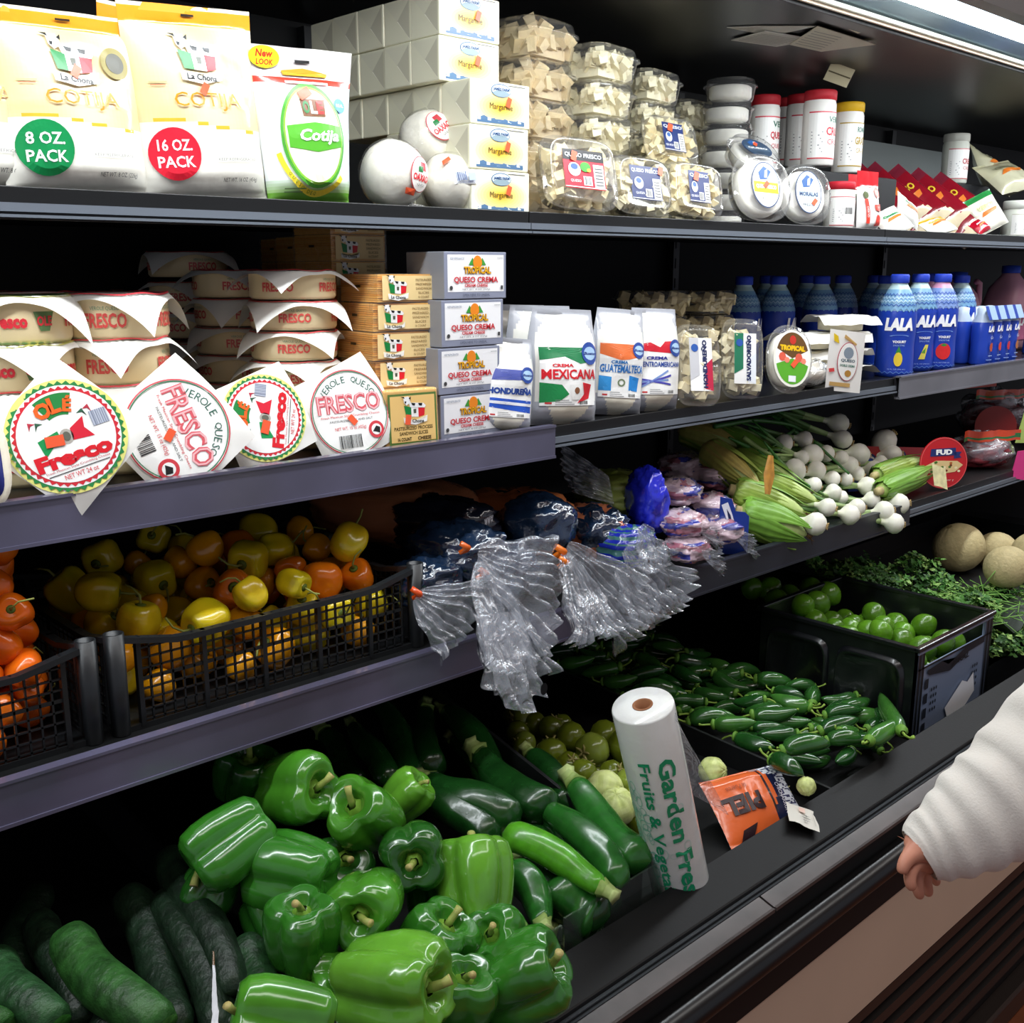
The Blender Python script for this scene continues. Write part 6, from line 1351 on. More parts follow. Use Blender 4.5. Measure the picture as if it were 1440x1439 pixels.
bp = [  # u, v, size scale, axis(right, up, toward), variant, extra depth, label
    (415, 1110, 1.02, (.75, .15, .55), 1, 0, 'bright green bell pepper topmost in the bin, its stem end turned right'),
    (515, 1148, 1.00, (-.35, .55, .75), 1, 0, 'bell pepper with lobed top and stem turned up left, beside the topmost one'),
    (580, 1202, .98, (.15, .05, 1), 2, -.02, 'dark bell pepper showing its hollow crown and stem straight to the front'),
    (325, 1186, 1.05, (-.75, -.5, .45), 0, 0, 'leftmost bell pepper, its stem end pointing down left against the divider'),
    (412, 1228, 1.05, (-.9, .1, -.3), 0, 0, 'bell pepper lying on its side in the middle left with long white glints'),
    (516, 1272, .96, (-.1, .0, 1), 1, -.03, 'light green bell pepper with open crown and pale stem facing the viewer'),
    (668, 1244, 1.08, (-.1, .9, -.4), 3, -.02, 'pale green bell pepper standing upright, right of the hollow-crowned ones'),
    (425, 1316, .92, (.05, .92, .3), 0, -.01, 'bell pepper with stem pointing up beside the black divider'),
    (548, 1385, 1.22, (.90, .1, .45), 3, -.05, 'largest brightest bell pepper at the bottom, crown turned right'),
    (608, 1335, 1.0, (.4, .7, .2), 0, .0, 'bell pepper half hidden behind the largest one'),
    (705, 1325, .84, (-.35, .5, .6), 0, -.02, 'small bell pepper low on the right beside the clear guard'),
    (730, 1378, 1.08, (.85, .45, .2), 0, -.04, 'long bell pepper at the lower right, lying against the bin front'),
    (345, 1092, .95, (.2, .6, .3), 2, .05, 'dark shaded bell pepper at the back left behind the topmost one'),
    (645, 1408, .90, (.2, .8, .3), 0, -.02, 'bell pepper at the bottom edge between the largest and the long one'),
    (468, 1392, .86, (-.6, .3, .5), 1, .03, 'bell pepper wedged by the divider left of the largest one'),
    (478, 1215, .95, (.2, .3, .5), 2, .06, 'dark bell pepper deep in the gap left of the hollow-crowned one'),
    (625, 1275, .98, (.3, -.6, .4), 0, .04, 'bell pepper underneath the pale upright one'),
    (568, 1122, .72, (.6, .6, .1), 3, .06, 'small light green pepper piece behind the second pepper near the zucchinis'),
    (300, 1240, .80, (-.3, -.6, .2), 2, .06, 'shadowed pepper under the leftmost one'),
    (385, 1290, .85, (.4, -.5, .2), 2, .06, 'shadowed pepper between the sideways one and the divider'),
    (590, 1425, .95, (.2, -.5, .4), 0, .03, 'bell pepper under the largest one at the bottom edge'),
    (500, 1440, .9, (-.2, -.4, .4), 0, .04, 'bell pepper cut off by the bottom edge beside the divider'),
]
for i, (u, v, s_, ax, k, dd, lb) in enumerate(bp):
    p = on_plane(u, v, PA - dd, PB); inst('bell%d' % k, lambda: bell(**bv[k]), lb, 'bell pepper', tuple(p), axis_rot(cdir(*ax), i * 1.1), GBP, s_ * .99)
p = at_w(400, 1436, .98); inst('bell1', None, 'bright bell pepper lying among the dark cucumbers at the bottom edge', 'bell pepper', tuple(p), axis_rot(cdir(-.9, .2, .2), .4), GBP, (.8, .8, .95))

# --- cucumbers and zucchinis
def gourd(seed, c1, c2, tipc, L_=.20, R=.024, neck=.55, bend=.012, mat=None, stem=True, name='zucchini'):
    t = thing(name, '', ''); m = MB(); n = 16; pts = []; rad = []
    for i in range(n + 1):
        q = i / n; pts.append(Vector((bend * sin(pi * q), bend * .4 * sin(2 * pi * q), q * L_)))
        r = (neck + (1 - neck) * min(1, q * 2.2)) if q < .9 else 1.0; r *= sqrt(max(.0, 1 - max(0, (q - .86) / .14) ** 2)) if q < 1 else .05; rad.append(max(R * r, .001) if i else R * neck * .75)
    m.tube(pts, rad, 22, colf=lambda q: mixc(c1, c2, .5 + .5 * nz(q * 5, seed)) if q > .03 else tipc, mod=lambda a, q: 1 + .022 * cos(5 * a + seed) + .012 * nz(cos(a), sin(a), q * 3 + seed))
    m.build('body', mat or ZUCM, t)
    if stem:
        m = MB(); m.tube([(0, 0, .006), (0, 0, -.006), (-.001, 0, -.018), (-.003, 0, -.026)], [R * neck * .98, R * neck * .72, R * neck * .62, R * neck * .78], 10, colf=lambda q: mixc('#7f9a4a', '#b9c884', q), mod=lambda a, q: 1 + .14 * cos(5 * a)); m.build('stem', STEMM, t)
    return t
GZ = 'zucchinis in the produce bin'
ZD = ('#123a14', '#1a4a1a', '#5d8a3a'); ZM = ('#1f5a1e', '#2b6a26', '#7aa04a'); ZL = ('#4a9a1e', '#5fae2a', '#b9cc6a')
def gy_(key, fn, u0, v0, u1, v1, a, b, R, label, grp, cat, s0=0.0, s1=0.0, roll=0.0, R0=.024, L0=.20):
    P, Q = on_plane(u0, v0, a + s0, b), on_plane(u1, v1, a + s1, b); return inst(key, fn, label, cat, tuple(P), axis_rot(Q - P, roll), grp, (R / R0, R / R0, (Q - P).length / L0))
za_, zb_ = -.815, .22
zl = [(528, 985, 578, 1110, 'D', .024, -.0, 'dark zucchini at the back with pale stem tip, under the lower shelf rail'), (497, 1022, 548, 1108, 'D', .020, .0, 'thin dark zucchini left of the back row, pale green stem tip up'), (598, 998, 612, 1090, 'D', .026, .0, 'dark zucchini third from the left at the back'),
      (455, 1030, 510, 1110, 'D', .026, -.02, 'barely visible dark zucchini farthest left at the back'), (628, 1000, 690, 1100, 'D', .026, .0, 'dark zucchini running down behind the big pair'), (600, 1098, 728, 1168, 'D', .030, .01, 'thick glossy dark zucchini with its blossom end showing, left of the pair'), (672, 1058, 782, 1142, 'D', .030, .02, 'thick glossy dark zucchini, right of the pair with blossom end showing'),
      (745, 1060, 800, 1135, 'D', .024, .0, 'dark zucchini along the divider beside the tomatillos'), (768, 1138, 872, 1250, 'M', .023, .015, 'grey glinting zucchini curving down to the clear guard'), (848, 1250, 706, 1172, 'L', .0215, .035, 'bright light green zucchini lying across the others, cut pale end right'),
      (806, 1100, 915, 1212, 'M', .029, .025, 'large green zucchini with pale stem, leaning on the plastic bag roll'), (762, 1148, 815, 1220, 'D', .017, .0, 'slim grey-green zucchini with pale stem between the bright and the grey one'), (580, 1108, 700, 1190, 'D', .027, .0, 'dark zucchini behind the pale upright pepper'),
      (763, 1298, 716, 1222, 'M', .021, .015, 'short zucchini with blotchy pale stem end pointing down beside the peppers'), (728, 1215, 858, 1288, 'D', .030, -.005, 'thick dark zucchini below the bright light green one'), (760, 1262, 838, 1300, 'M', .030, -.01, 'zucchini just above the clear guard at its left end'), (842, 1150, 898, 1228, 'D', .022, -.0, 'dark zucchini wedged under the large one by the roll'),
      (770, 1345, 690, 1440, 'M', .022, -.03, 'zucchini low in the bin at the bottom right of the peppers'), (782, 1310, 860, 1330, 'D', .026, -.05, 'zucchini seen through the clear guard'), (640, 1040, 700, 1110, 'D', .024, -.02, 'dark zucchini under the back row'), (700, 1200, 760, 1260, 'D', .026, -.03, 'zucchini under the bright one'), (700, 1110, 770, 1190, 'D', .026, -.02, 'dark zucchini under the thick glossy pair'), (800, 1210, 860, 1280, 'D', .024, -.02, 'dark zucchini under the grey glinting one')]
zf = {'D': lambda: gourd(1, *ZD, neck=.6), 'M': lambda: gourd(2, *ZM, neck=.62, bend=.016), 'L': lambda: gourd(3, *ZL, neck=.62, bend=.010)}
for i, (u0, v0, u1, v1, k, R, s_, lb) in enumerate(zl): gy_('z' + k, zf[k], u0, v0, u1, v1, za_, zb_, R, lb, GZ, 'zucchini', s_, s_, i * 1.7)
GCU = 'dark cucumbers in the leftmost bin compartment'
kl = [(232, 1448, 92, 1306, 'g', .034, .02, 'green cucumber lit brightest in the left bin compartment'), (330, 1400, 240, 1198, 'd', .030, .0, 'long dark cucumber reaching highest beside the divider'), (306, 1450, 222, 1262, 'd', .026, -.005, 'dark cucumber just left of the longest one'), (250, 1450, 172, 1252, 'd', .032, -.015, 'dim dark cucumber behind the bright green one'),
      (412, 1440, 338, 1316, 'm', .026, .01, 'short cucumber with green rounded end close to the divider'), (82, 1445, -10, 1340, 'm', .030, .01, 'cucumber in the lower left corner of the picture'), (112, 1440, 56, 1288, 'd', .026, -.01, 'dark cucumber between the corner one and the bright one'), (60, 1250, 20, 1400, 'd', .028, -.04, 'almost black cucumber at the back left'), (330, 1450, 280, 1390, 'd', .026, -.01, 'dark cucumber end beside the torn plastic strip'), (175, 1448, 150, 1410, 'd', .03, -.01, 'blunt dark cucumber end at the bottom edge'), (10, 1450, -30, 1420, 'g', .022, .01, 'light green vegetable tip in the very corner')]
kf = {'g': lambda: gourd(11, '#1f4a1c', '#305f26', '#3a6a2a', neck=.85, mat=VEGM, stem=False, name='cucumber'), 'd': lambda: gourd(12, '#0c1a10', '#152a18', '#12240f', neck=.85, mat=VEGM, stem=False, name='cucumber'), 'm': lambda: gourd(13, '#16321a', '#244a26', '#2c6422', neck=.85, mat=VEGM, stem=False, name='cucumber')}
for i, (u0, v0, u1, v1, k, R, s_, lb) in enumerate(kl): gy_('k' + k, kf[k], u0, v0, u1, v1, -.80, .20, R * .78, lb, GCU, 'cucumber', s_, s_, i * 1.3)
a, b = on_plane(303, 1460, -.74, .1), on_plane(300, 1338, -.70, .1)
m = MB(); m.grid(lambda u, v: Vector((a.lerp(b, v).x - a.x + (u - .5) * .009 * (1 - .85 * v) + .002 * nz(v * 9, 1), (b.y - a.y) * v + .001 * sin(u * 6), (b.z - a.z) * v)), 4, 18, lambda u, v: '#6a4a2a' if v > .82 else '#c9ccd2'); tag(m.build('plastic_strip', FOILBAG, loc=tuple(a)), 'torn white plastic strip with ragged brown tip sticking up among the cucumbers', 'strip')

# --- tomatillos
def tomatillo(kind):
    t = thing('tomatillo', '', ''); m = MB(); r = .022
    if kind < 2:
        m.lathe([(0, -r * .86), (r * .5, -r * .82), (r * .88, -r * .42), (r, .02 * r), (r * .9, r * .45), (r * .55, r * .8), (r * .15, r * .84), (0, r * .80)], 26, ('#6d7c1f', '#86983a')[kind], mod=lambda a, q: 1 + .025 * cos(6 * a)); m.build('flesh', WAXY, t)
        m = MB(); m.lathe([(r * .18, r * .82), (r * .1, r * .92), (0, r * .95)], 8, '#8f8a55')
        for k in range(5): a = k * 1.257; m.tube([(0, 0, r * .86), (r * .3 * cos(a), r * .3 * sin(a), r * .88), (r * .5 * cos(a), r * .5 * sin(a), r * 1.0)], [r * .09, r * .08, r * .03], 5, '#a39a5f')
        m.build('stem', STEMM, t)
    else:
        m.grid(lambda a, b: Vector((sin(pi * b) * cos(2 * pi * a), sin(pi * b) * sin(2 * pi * a), -cos(pi * b))) * r * 1.08 * (1 + .05 * abs(sin(5 * 2 * pi * a)) + .07 * nz(a * 6, b * 6)), 40, 22, lambda a, b: mixc('#b3c266', '#dbe3a0', .5 + .5 * nz(a * 9, b * 9)), wrapu=True); m.build('papery_husk', LEAF, t)
    return t
GT = 'tomatillos in the produce bin'
tl = [(735, 1010, 40, 1), (728, 1030, 34, 0), (752, 1018, 34, 0), (775, 1025, 38, 0), (790, 1020, 32, 0), (803, 1038, 46, 0), (775, 1060, 46, 0), (738, 1045, 34, 1), (735, 1050, 28, 0), (833, 1055, 50, 1), (850, 1035, 46, 0), (880, 1050, 52, 0), (820, 1088, 42, 0), (860, 1088, 38, 0), (850, 1110, 48, 2), (868, 1135, 48, 2), (885, 1100, 40, 1), (892, 1075, 40, 0), (845, 1000, 0, 0), (890, 1125, 36, 0), (765, 1080, 30, 2), (800, 1075, 36, 0), (1002, 1085, 36, 2), (1134, 1106, 24, 2)]
for i, (u, v, s_, k) in enumerate(tl):
    if not s_: continue
    p = on_plane(u, v, -.80 - .002 * (i % 3), -.02); r = s_ / 2 * p.dot(FW) / F_
    lb = {22: 'husked pale tomatillo behind the orange snack bag near the roll', 23: 'pale tomatillo poking out at the right tip of the orange snack bag', 14: 'papery pale husked tomatillo left of the plastic bag roll', 15: 'lower papery husked tomatillo touching the plastic bag roll', 20: 'yellowish husked tomatillo against the divider', 9: 'roundest bright green tomatillo in the middle of the compartment', 11: 'large tomatillo tucked behind the plastic bag roll'}.get(i, 'dull green tomatillo in the compartment behind the zucchinis')
    inst('tom%d' % k, lambda: tomatillo(k), lb, 'tomatillo', tuple(p), rrot(), GT, r / .022)
for i in range(26):
    x, y = rr.uniform(1.09, 1.46), rr.uniform(.87, 1.55); inst('tom0', None, 'dull green tomatillo in the compartment behind the zucchinis', 'tomatillo', (x, y, -.847 + .0), rrot(), GT, 1.0)

# --- jalapeños
def jalap(k):
    t = thing('jalapeno_pepper', '', ''); L_, R = .072, .0145; m = MB(); n = 10; b_ = (.004, .010, -.004)[k]
    m.tube([Vector((b_ * sin(pi * i / n), 0, L_ * i / n)) for i in range(n + 1)], [R * q for q in (.35, .80, .97, 1.0, .99, .96, .90, .80, .64, .42, .08)], 14, colf=lambda q: mixc(('#1a4519', '#245420', '#326a28')[k], ('#265a24', '#34682a', '#4c8434')[k], .5 + .5 * nz(q * 4, k)), mod=lambda a, q: 1 + .04 * cos(3 * a)); m.build('flesh', PEPPER, t)
    m = MB(); m.lathe([(0, .001), (R * .62, .003), (R * .66, -.001), (R * .3, -.004)], 10, '#6a9a3a'); m.tube([(0, 0, 0), (.001, 0, -.009), (.006, .001, -.018), (.013, .001, -.022)], [.0026, .0018, .0016, .0022], 6, '#8fb04a'); m.build('stem', STEMM, t); return t
GJ = 'dark green jalapeño peppers heaped in the produce bin'
rr = random.Random(21); placed = []; cnt = 0
def segd(a, b):
    best = 9
    for i in range(4):
        p = a[0].lerp(a[1], i / 3)
        for j in range(4): best = min(best, (p - b[0].lerp(b[1], j / 3)).length)
    return best
for layer, (zz, tries, mx) in enumerate(((-.850, 260, 70), (-.830, 1500, 100), (-.812, 1500, 82))):
    k = 0
    for _ in range(tries):
        if k >= mx: break
        x, y = rr.uniform(1.53, 1.80), rr.uniform(.85, 1.62 if layer < 2 else 1.5) ; ang = rr.gauss(-.75, .55) + (pi if rr.random() < .5 else 0); s_ = rr.uniform(.88, 1.18)
        d = Vector((cos(ang), sin(ang), rr.uniform(-.14, .14) * layer)).normalized(); c = Vector((x, y, zz + .03 * max(0, y - 1.0))); a_, b_ = c - d * .036 * s_, c + d * .036 * s_
        if not (1.515 < min(a_.x, b_.x) and max(a_.x, b_.x) < 1.83 and min(a_.y, b_.y) > .835): continue
        if any(segd((a_, b_), q) < .0215 for q in placed): continue
        placed.append((a_, b_)); k += 1; kk = rr.choice((0, 0, 1, 1, 2))
        inst('jal%d' % kk, lambda: jalap(kk), ('glossy dark green jalapeño lying in the loose heap', 'mid green jalapeño lying in the loose heap', 'lighter green jalapeño lying in the loose heap')[kk], 'jalapeño', tuple(a_), axis_rot(b_ - a_, rr.uniform(0, 6)), GJ + ('', ', mid green', ', lighter')[kk], s_)
for u, v, u1, v1, lb, k in ((1268, 1028, 1238, 975, 'jalapeño highest at the right of the heap, long curled stem against the lime crate', 2), (1222, 1042, 1268, 1012, 'bright green jalapeño at the front right end of the heap', 2), (1100, 1056, 1168, 1048, 'striped mid green jalapeño across the front of the heap', 1), (1085, 1068, 1130, 1090, 'jalapeño leaning over the front tray edge', 0)):
    P, Q = on_plane(u, v, -.785, 0), on_plane(u1, v1, -.785, 0); inst('jal%d' % k, lambda: jalap(k), lb, 'jalapeño', tuple(P), axis_rot(Q - P, 2), GJ, (1.15, 1.15, (Q - P).length / .072))

# --- milk crate of limes
t = thing('lime_crate', 'black plastic crate of limes with its pale panelled end towards the aisle', 'crate', (1.835, .845, -.93)); W, D_, H = .325, .345, .24
mk = pm('milk_crate', rough=.3, spec=.55, coat=.3, base='#111316', bump=.03, bscale=60)
def crwall(nm, f, L_, holes):
    m = MB(); th = .004
    m.add([f(0, 0, 0), f(L_, 0, 0), f(L_, H, 0), f(0, H, 0), f(0, 0, th), f(L_, 0, th), f(L_, H, th), f(0, H, th)], [(0, 1, 2, 3), (7, 6, 5, 4), (3, 2, 6, 7), (0, 3, 7, 4), (1, 5, 6, 2)])
    for i in range(2):                                         # raised rounded panels
        x0, x1 = L_ * (.06 + .46 * i), L_ * (.48 + .46 * i); cx, cz = (x0 + x1) / 2, H * .48; ring = lambda sx, sz, d: [Vector(f(cx + p.x, cz + p.y, d)) for p in sq(sx, sz, 32, 6)]
        m.loft([ring((x1 - x0), H * .80, -.0005), ring((x1 - x0) * .95, H * .76, -.009), ring((x1 - x0) * .90, H * .72, -.010), ring((x1 - x0) * .86, H * .68, -.004)], smooth=True, capa=False)
    o = m.build(nm, mk, t); return o
crwall('side_wall', lambda x, z, d: (d, D_ - x, z), D_, 1); crwall('side_wall', lambda x, z, d: (W - d, x, z), D_, 1); crwall('side_wall', lambda x, z, d: (x, D_ - d, z), W, 1)
m = MB(); m.box(0, W, 0, .005, 0, H - .045); m.box(0, .03, 0, .005, H - .045, H); m.box(W - .03, W, 0, .005, H - .045, H); m.box(0, W, -.003, .004, H - .012, H)
m.build('end_wall', pm('end_panel_glare', rough=.28, spec=.6, coat=.5, base='#7c8ba6'), t)  # pale blue base puts the glare on the black end into its colour
m = MB(); f = lambda x, y, h: (x, -.0008 - h, y)
for x in (.008, .022, W - .022, W - .008): m.rect(f, x - .004, 0, x + .004, H - .002, '#0f1114', 6)
for z in (H - .012, H - .045, .06, .03): m.rect(f, 0, z, W, z + .004, '#15181c', 6)
m.poly(f, [(.04, H - .052), (.10, H - .048), (.13, H - .062), (.20, H - .046), (.29, H - .044), (.29, H - .056), (.22, H - .058), (.14, H - .078), (.05, H - .064)], '#1b2029', 7)
m.text(f, 'JARAL', W * .56, H - .066, .014, '#10141a', 8, w=.08, bold=.05, shear=.2)
for cx_ in (.075, W - .07):
    for i in range(3):
        for j in range(4): m.ell(f, cx_ + i * .010 - .01, H * .42 + j * .014, .0028, .004, '#14181e', 7, n=8, rings=1)
for i in range(5): m.rect(f, .036 + 0 * i, .03 + .03 * i, .050, .05 + .03 * i, '#20252e', 6)
m.poly(f, [(.13, H * .36), (.20, H * .52), (.225, H * .48), (.25, H * .54), (.262, H * .36), (.22, H * .26), (.15, H * .22)], '#eef1f6', 9)
m.build('printed_label', PRINT, t)
m = MB()
for x0, x1, y0, y1 in ((-.006, W + .006, -.006, .006), (-.006, W + .006, D_ - .006, D_ + .006), (-.006, .006, 0, D_), (W - .006, W + .006, 0, D_)): m.box(x0, x1, y0, y1, H - .006, H + .003)
m.build('rim', mk, t, bevel=.002); m = MB(); m.box(0, W, 0, D_, 0, .004); m.build('crate_floor', mk, t)
m = MB(); m.box(1.842, 2.153, .855, 1.185, -.80, -.796, '#0d0f10')
def lime_():
    t = thing('lime', '', ''); m = MB(); r = .024; m.lathe([(r * sin(pi * i / 18) * (1 if 1 < i < 17 else .8), -r * cos(pi * i / 18) * (1.08 + .10 * abs(cos(pi * i / 18)) ** 9)) for i in range(19)], 28, '#55861e', mod=lambda a, q: 1 + .015 * cos(3 * a)); m.build('rind', pm('lime_rind', rough=.25, spec=.5, coat=.3, var=.25, vscale=30, bump=.15, bscale=180, rand=.25), t)
    m = MB(); m.lathe([(r * .10, r * 1.10), (r * .09, r * 1.13), (0, r * 1.135)], 8, '#b8a860'); m.build('stem_scar', STEMM, t); return t
rr = random.Random(3)
for i, (x, y, z, r) in enumerate(pile(1.843, 2.152, .855, 1.183, -.86, 92, .021, .026, 31, 9)):
    inst('lime', lime_, 'glossy green lime heaped in the black plastic crate', 'lime', (x, y, z), rrot(), 'limes in the black crate', r / .0245)
# loose darker limes behind the crate's far end
for i, (u, v) in enumerate(((1058, 828), (1082, 828), (1092, 845), (1110, 838), (1140, 828), (1165, 835), (1128, 852), (1150, 848))):
    p = on_plane(u, v, -.705, -.02); inst('lime', lime_, 'dark lime lying at the shaded far end beyond the crate', 'lime', tuple(p), rrot(), 'limes at the shaded far end', 1.1)
# second crate behind with cilantro
t = thing('produce_crate', 'black crate under the bunches of cilantro beside the lime crate', 'crate', (2.20, .86, -.93)); m = MB(); m.box(0, .9, 0, .005, 0, .10)
for x0, x1, y0, y1 in ((0, .005, 0, .5), (0, .9, .5, .505), (.895, .9, 0, .5)): m.box(x0, x1, y0, y1, 0, .215)
m.build('crate_wall', mk, t); m = MB(); m.box(0, .9, 0, .5, 0, .004); m.build('crate_floor', mk, t)
# cilantro leaves: one mass of leaves
m = MB(); rr = random.Random(12)
def leafc(c, n_, s_, col):
    n_ = n_.normalized(); u_ = n_.orthogonal().normalized(); w_ = n_.cross(u_); a0 = rr.uniform(0, 6.28); vs = [c]; 
    for k in range(15):
        a = a0 + 2 * pi * k / 15; q = s_ * (1.0 if k % 3 == 1 else .62) * (.9 if k < 11 else .5); vs.append(c + u_ * cos(a) * q + w_ * sin(a) * q + n_ * (.18 * s_ * sin(3 * a)))
    m.add(vs, [(0, 1 + k, 1 + (k + 1) % 15) for k in range(15)], col)
cols = ('#3a6a2a', '#4f8438', '#2f5624', '#6e9c4a', '#90b460')
for i in range(3300):
    x = rr.uniform(2.185, 2.66); ym = min(1.30, 1.28 - (x - 2.34) * 1.4); y = rr.uniform(.845, 1.32)
    if y > ym: continue
    y += 0; top = -.735 + .06 * nz(x * 5, y * 5) + .045 * nz(x * 14, y * 14) + (.03 if y > 1.1 else 0); z = top - abs(rr.gauss(0, .012)) - (.5 * max(0, .93 - y))
    leafc(Vector((x, y, z)), Vector((rr.uniform(-.7, .7), rr.uniform(-1, .3), 1)), rr.uniform(.009, .018), rr.choice(cols))
for i in range(160):
    x = rr.uniform(2.2, 2.5); y = rr.uniform(.87, 1.28 - (x - 2.2) * .8); c = Vector((x, y, -.750)); d = Vector((rr.uniform(-1, 1), rr.uniform(-1, 1), rr.uniform(-.2, .3))).normalized() * .06; m.tube([c, c + d * .5, c + d], .0011, 4, '#7cae52')
for (u, v) in ((1220, 790), (1208, 800), (1232, 802), (1225, 812), (1245, 815)):
    c = on_plane(u, v, -.69, 0)
    for _ in range(16): leafc(c + Vector((rr.gauss(0, .016), rr.gauss(0, .016), rr.gauss(0, .01))), Vector((rr.uniform(-.6, .6), -.5, 1)), .011, rr.choice(cols[:3]))
m.grid(lambda a, b: Vector((2.195 + .45 * a, .868 + (.42 - .3 * a) * b, -.765 + .05 * nz(a * 4, b * 4))), 12, 8, '#12240f')
tag(m.build('cilantro', LEAF), 'mass of leafy green cilantro heaped in the bin right of the limes', 'herbs', kind='stuff')
# melons
def melon():
    t = thing('melon', '', ''); m = MB(); r = .075
    m.grid(lambda a, b: Vector((sin(pi * b) * cos(2 * pi * a) * r, sin(pi * b) * sin(2 * pi * a) * r, -cos(pi * b) * r * .95)) * (1 + .006 * cos(9 * 2 * pi * a)), 48, 28, '#c9b98a', wrapu=True); m.build('rind', pm('melon_rind', rough=.6, spec=.3, var=.10, vscale=60, bump=.5, bscale=110), t)
    m = MB(); m.lathe([(.009, r * .945), (.006, r * .955), (0, r * .95)], 12, '#8a7a4a'); m.build('stem_scar', STEMM, t); return t
for u, v, s_, zz, lb in ((1348, 770, .87, -.70, 'tan melon, largest and leftmost behind the cilantro'), (1402, 776, .72, -.725, 'shadier tan melon second from the left, set behind the others'), (1416, 798, .72, -.70, 'tan melon lowest in front of the second one'), (1454, 778, .74, -.70, 'tan melon at the right picture edge')):
    p = at_z(u, v, zz); inst('melon', melon, lb, 'melon', tuple(p), (.4, .3, u), 'melons behind the cilantro', s_)
m = MB(); m.box(2.52, 3.4, .92, 1.45, -.93, -.765, '#0d0e0f'); tag(m.build('riser_box', BLACKP), 'black riser in the bin carrying the tan melons', 'riser')

# --- roll of produce bags
A_, B_ = Vector((1.112, .822, -.875)), Vector((1.018, .830, -.556)); t = thing('bag_roll', 'roll of clear produce bags with green lettering leaning upright in the bin front', 'bag roll', tuple(A_)); R_ = .0415
Mx = axis_rot(B_ - A_); t.rotation_euler = Mx.to_euler(); Lr = (B_ - A_).length
m = MB(); m.lathe([(R_ * .98, 0), (R_, .004), (R_ * .995, Lr * .5), (R_ * 1.0, Lr - .003), (R_ * .97, Lr), (R_ * .33, Lr)], 48, '#e3e5e2', mod=lambda a, q: 1 + .006 * nz(cos(a) * 3, sin(a) * 3, q * 4)); m.build('film_roll', pm('rolled_film', rough=.25, spec=.5, coat=.6, bump=.35, bscale=30, sss=.1), t)
m = MB(); m.lathe([(R_ * .33, Lr + .0005), (R_ * .33, Lr - .05), (R_ * .25, Lr - .05), (R_ * .25, Lr + .0008), (R_ * .33, Lr + .0008)], 28, '#8a5c3e'); m.lathe([(0, Lr - .05), (R_ * .27, Lr - .05)], 20, '#4a2c1c'); m.build('cardboard_core', PAPER, t)
cdir_l = Mx.to_3x3().inverted() @ (-A_).normalized(); a0 = atan2(cdir_l.y, cdir_l.x)
f = lambda x, y, h: ((R_ * 1.012 + h) * cos(a0 + x / R_), (R_ * 1.012 + h) * sin(a0 + x / R_), y)
a = MB(); G = '#1f9a6a'
a.text(f, 'Garden Fresh', .014, .146, .0245, G, 2, w=.250, rot=-pi / 2, bold=.03); a.text(f, 'Fruits & Vegetables', -.018, .138, .020, G, 2, w=.262, rot=-pi / 2, bold=.02)
rr = random.Random(6)
for k in range(60):
    x, y = rr.uniform(-.052, -.026) if k % 3 else rr.uniform(-.05, .04), rr.uniform(.015, Lr * .68); a.ell(f, x, y, rr.uniform(.003, .008), rr.uniform(.004, .010), '#7fbfae' if k % 3 else '#b7d6cc', 1, n=10, inner=.84, rings=1)
a.build('printed_label', pm('film_print', rough=.3), t)
m = MB()
def tl_(u_, v_):
    th = a0 + 1.25 - .2 * u_; base = Vector((R_ * 1.02 * cos(th), R_ * 1.02 * sin(th), Lr * (1 - .02 - .42 * v_))); out = Mx.to_3x3().inverted() @ (RT * .9 - UP * .25); return base + out * (u_ * .055 * (v_ ** .9)) + Vector((0, 0, -.01 * u_ + .003 * nz(u_ * 5, v_ * 6)))
m.grid(tl_, 14, 20, '#fff'); m.build('film_tail', CLEARB, t)

# --- orange snack bag lying upside down beside the roll
t = thing('snack_bag', 'orange snack bag with navy and white end lying upside down at the bin front', 'snack bag')
def colf(u, v):
    if u < .30 - .06 * sin(v * 5): return '#1e2444' if u > .16 and v < .8 and (v > .15) else ('#dfe2ea' if nz(u * 30, v * 30) > -.1 else '#3a3f66')
    return '#e56a34' if not (.30 < u < .33) else '#2a1f2a'
o, f = pouch(.165, .115, .030, colf, 61, topseal=.06, parent=t, wr=.004)
a = MB(3); a.text(f, 'PIEL', .030, .055, .030, '#2c1a20', 3, w=.075, bold=.05); a.poly(f, [(.02, .088), (.05, .094), (.06, .11), (.035, .108)], '#2c1a20', 3); a.text(f, 'CHICHARRON', -.048, .06, .007, '#e8e2f0', 4, w=.05, rot=pi / 2); a.text(f, 'de Puerco', .03, .028, .008, '#8c3a1e', 3, w=.04); a.build('printed_label', PRINT, t)
pc = at_y(1062, 1133, .865); Mb = Matrix((RT, UP * .93 + FW * .25, -FW)).transposed().to_4x4()
e1 = (on_plane(1120, 1100, -.79, 0) - on_plane(1005, 1130, -.79, 0)).normalized(); up_n = Vector((-.05, -.62, .78)).normalized(); e2 = up_n.cross(e1).normalized(); up_n = e1.cross(e2)
M3 = Matrix((-e1, up_n * -1, -e2)).transposed(); 
t.rotation_euler = M3.to_euler(); t.location = pc + e2 * .058 + Vector((0, 0, ZC + .0)); t.scale = (.95, 1, 1.0)

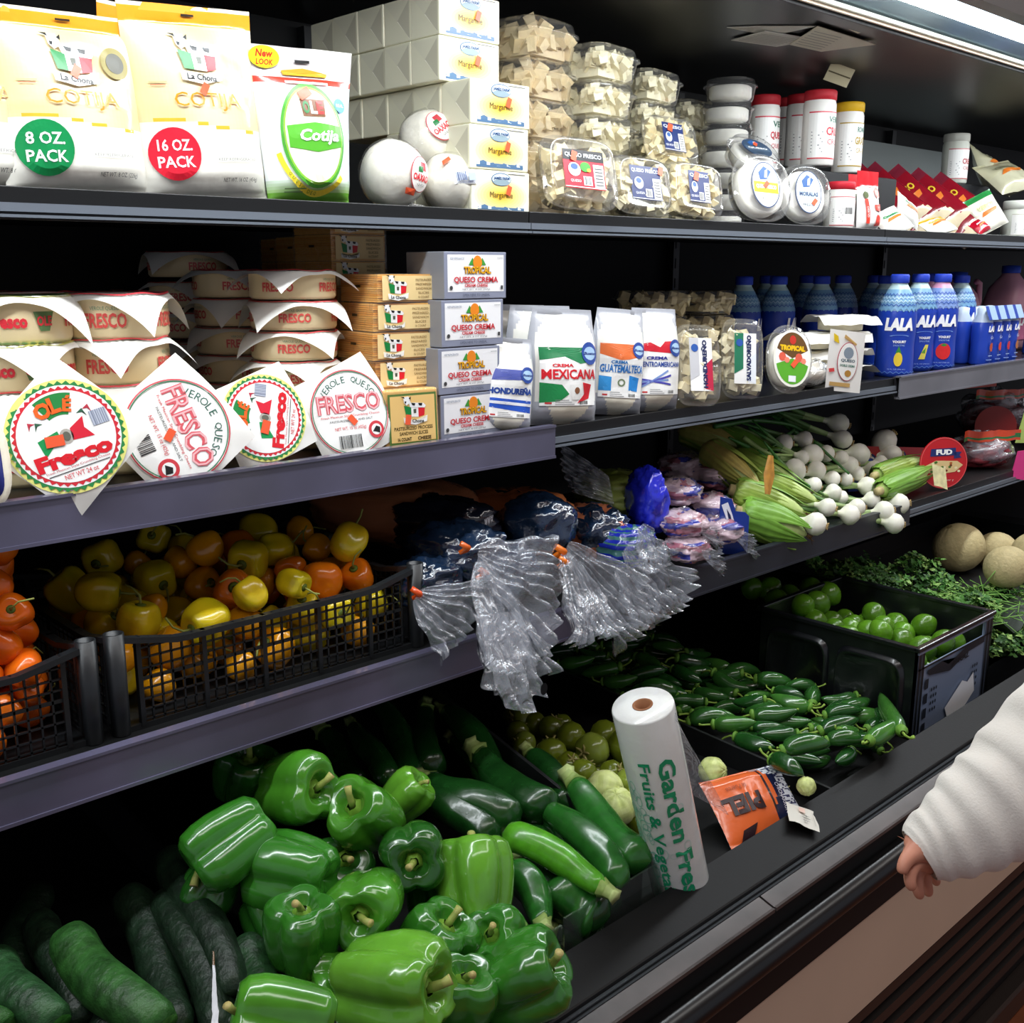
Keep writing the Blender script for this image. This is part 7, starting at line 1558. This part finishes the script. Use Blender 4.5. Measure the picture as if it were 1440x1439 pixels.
# price card on the ledge
p = on_plane(1127, 1154, -.8290, .286); m = MB(); m.grid(lambda a_, b_: Vector(((a_ - .5) * .062, (b_ - .5) * .048, .002 + .004 * nz(a_ * 2, b_ * 2) + .002 * b_)), 8, 6, '#d9d6cc'); t = thing('price_card', 'small cream price card handwritten 14 taped to the black bin ledge', 'price card', tuple(p + Vector((0, 0, .004)))); m.build('card', PAPER, t)
a = MB(); f = lambda x, y, h: (x, y, .0055 + h + .004 * nz((x / .062 + .5) * 2, (y / .048 + .5) * 2)); a.text(f, '14', -.004, -.004, .014, '#4a4a48', 2); a.text(f, '$', -.020, -.002, .008, '#77756e', 2); a.rect(f, .012, -.006, .024, .004, '#e3c2b4', 1); a.rect(f, -.026, -.018, .02, -.0172, '#a8a69e', 1); a.build('handwriting', PRINT, t); t.rotation_euler = (radians(16), 0, radians(38))
# ================================================================ the shopper's arm
def skin_mesh(verts, edges, radii, root, name, mat, parent, sub=2):
    me = bpy.data.meshes.new(name); me.from_pydata([tuple(v) for v in verts], edges, []); me.update()
    o = bpy.data.objects.new(name, me); C.objects.link(o); o.parent = parent
    sk = o.modifiers.new('skin', 'SKIN'); sk.use_smooth_shade = True
    if not me.skin_vertices: bpy.context.view_layer.objects.active = o
    for i, r in enumerate(radii): me.skin_vertices[0].data[i].radius = (r, r)
    me.skin_vertices[0].data[root].use_root = True
    s_ = o.modifiers.new('sub', 'SUBSURF'); s_.levels = sub; s_.render_levels = sub; me.materials.append(mat); return o
W_ = 1.06
hd = thing('person', 'shopper in a cream long-sleeved jumper, only an outstretched arm and hand in view', 'person', tuple(at_w(1300, 1190, W_)))
o0 = at_w(1300, 1190, W_)
def Q(u, v, w_=W_): return at_w(u, v, w_) - o0
V = []; E_ = []; Rr = []
def chain(start, pts):
    prev = start
    for p, r in pts:
        V.append(p); Rr.append(r); i = len(V) - 1
        if prev is not None: E_.append((prev, i))
        prev = i
    return prev
def arm_build():
    a = chain(None, [(Q(1440, 1108, W_ + .0), .034), (Q(1370, 1155), .031), (Q(1318, 1185), .023)])
    wr = chain(a, [(Q(1302, 1190), .021)])
    palm = chain(wr, [(Q(1294, 1206), .017)])
    chain(palm, [(Q(1283, 1216, W_ - .016), .0078), (Q(1279, 1232, W_ - .024), .0068), (Q(1280, 1244, W_ - .026), .0060), (Q(1284, 1252, W_ - .024), .0048)])
    chain(palm, [(Q(1290, 1220, W_ - .002), .0080), (Q(1289, 1239, W_ - .006), .0070), (Q(1291, 1254, W_ - .006), .0062), (Q(1295, 1264, W_ - .002), .0048)])
    chain(palm, [(Q(1298, 1219, W_ + .012), .0078), (Q(1301, 1237, W_ + .014), .0068), (Q(1304, 1251, W_ + .016), .0060), (Q(1307, 1260, W_ + .020), .0048)])
    chain(palm, [(Q(1305, 1214, W_ + .024), .0070), (Q(1312, 1228, W_ + .032), .0060), (Q(1316, 1238, W_ + .034), .0052), (Q(1318, 1245, W_ + .036), .0042)])
    chain(wr, [(Q(1286, 1198, W_ - .016), .0095), (Q(1275, 1208, W_ - .026), .0078), (Q(1269, 1221, W_ - .030), .0064), (Q(1268, 1230, W_ - .030), .005)])
arm_build()
try:
    import bmesh
    me = bpy.data.meshes.new('arm'); bm = bmesh.new(); vs = [bm.verts.new(v) for v in V]
    for a, b in E_: bm.edges.new((vs[a], vs[b]))
    lay = bm.verts.layers.skin.verify()
    bm.verts.ensure_lookup_table()
    for i, v in enumerate(bm.verts): v[lay].radius = (Rr[i], Rr[i]); v[lay].use_root = (i == 3)
    bm.to_mesh(me); bm.free(); o = bpy.data.objects.new('arm_and_hand', me); C.objects.link(o); o.parent = hd
    sk = o.modifiers.new('skin', 'SKIN'); sk.use_smooth_shade = True; ss = o.modifiers.new('sub', 'SUBSURF'); ss.levels = 2; ss.render_levels = 2; me.materials.append(SKIN)
except Exception as ex: print('skin failed', ex)
m = MB()
axp = [(1293, 1203), (1304, 1196), (1327, 1182), (1360, 1162), (1400, 1136), (1440, 1106), (1490, 1062), (1545, 1010)]
axr = [.027, .033, .040, .048, .056, .062, .070, .076]
pts = []; rad = []
for i in range(len(axp) - 1):
    for k in range(8):
        q = k / 8; pts.append(Q(axp[i][0] * (1 - q) + axp[i + 1][0] * q, axp[i][1] * (1 - q) + axp[i + 1][1] * q, W_)); rad.append(axr[i] * (1 - q) + axr[i + 1] * q)
m.tube(pts, rad, 40, caps=False, mod=lambda a, q: 1 + .055 * sin(q * 46 + 1.6 * sin(a) + .8 * sin(2 * a + q * 9)) * min(1, q * 5) * (.6 + .4 * sin(a + 2)) + .05 * nz(cos(a) * 1.5, sin(a) * 1.5, q * 5))
inner = [p for p in pts[:8]]; m.tube(inner, [r * .90 for r in rad[:8]], 40, caps=False)
m.build('jumper_sleeve', KNIT, hd)
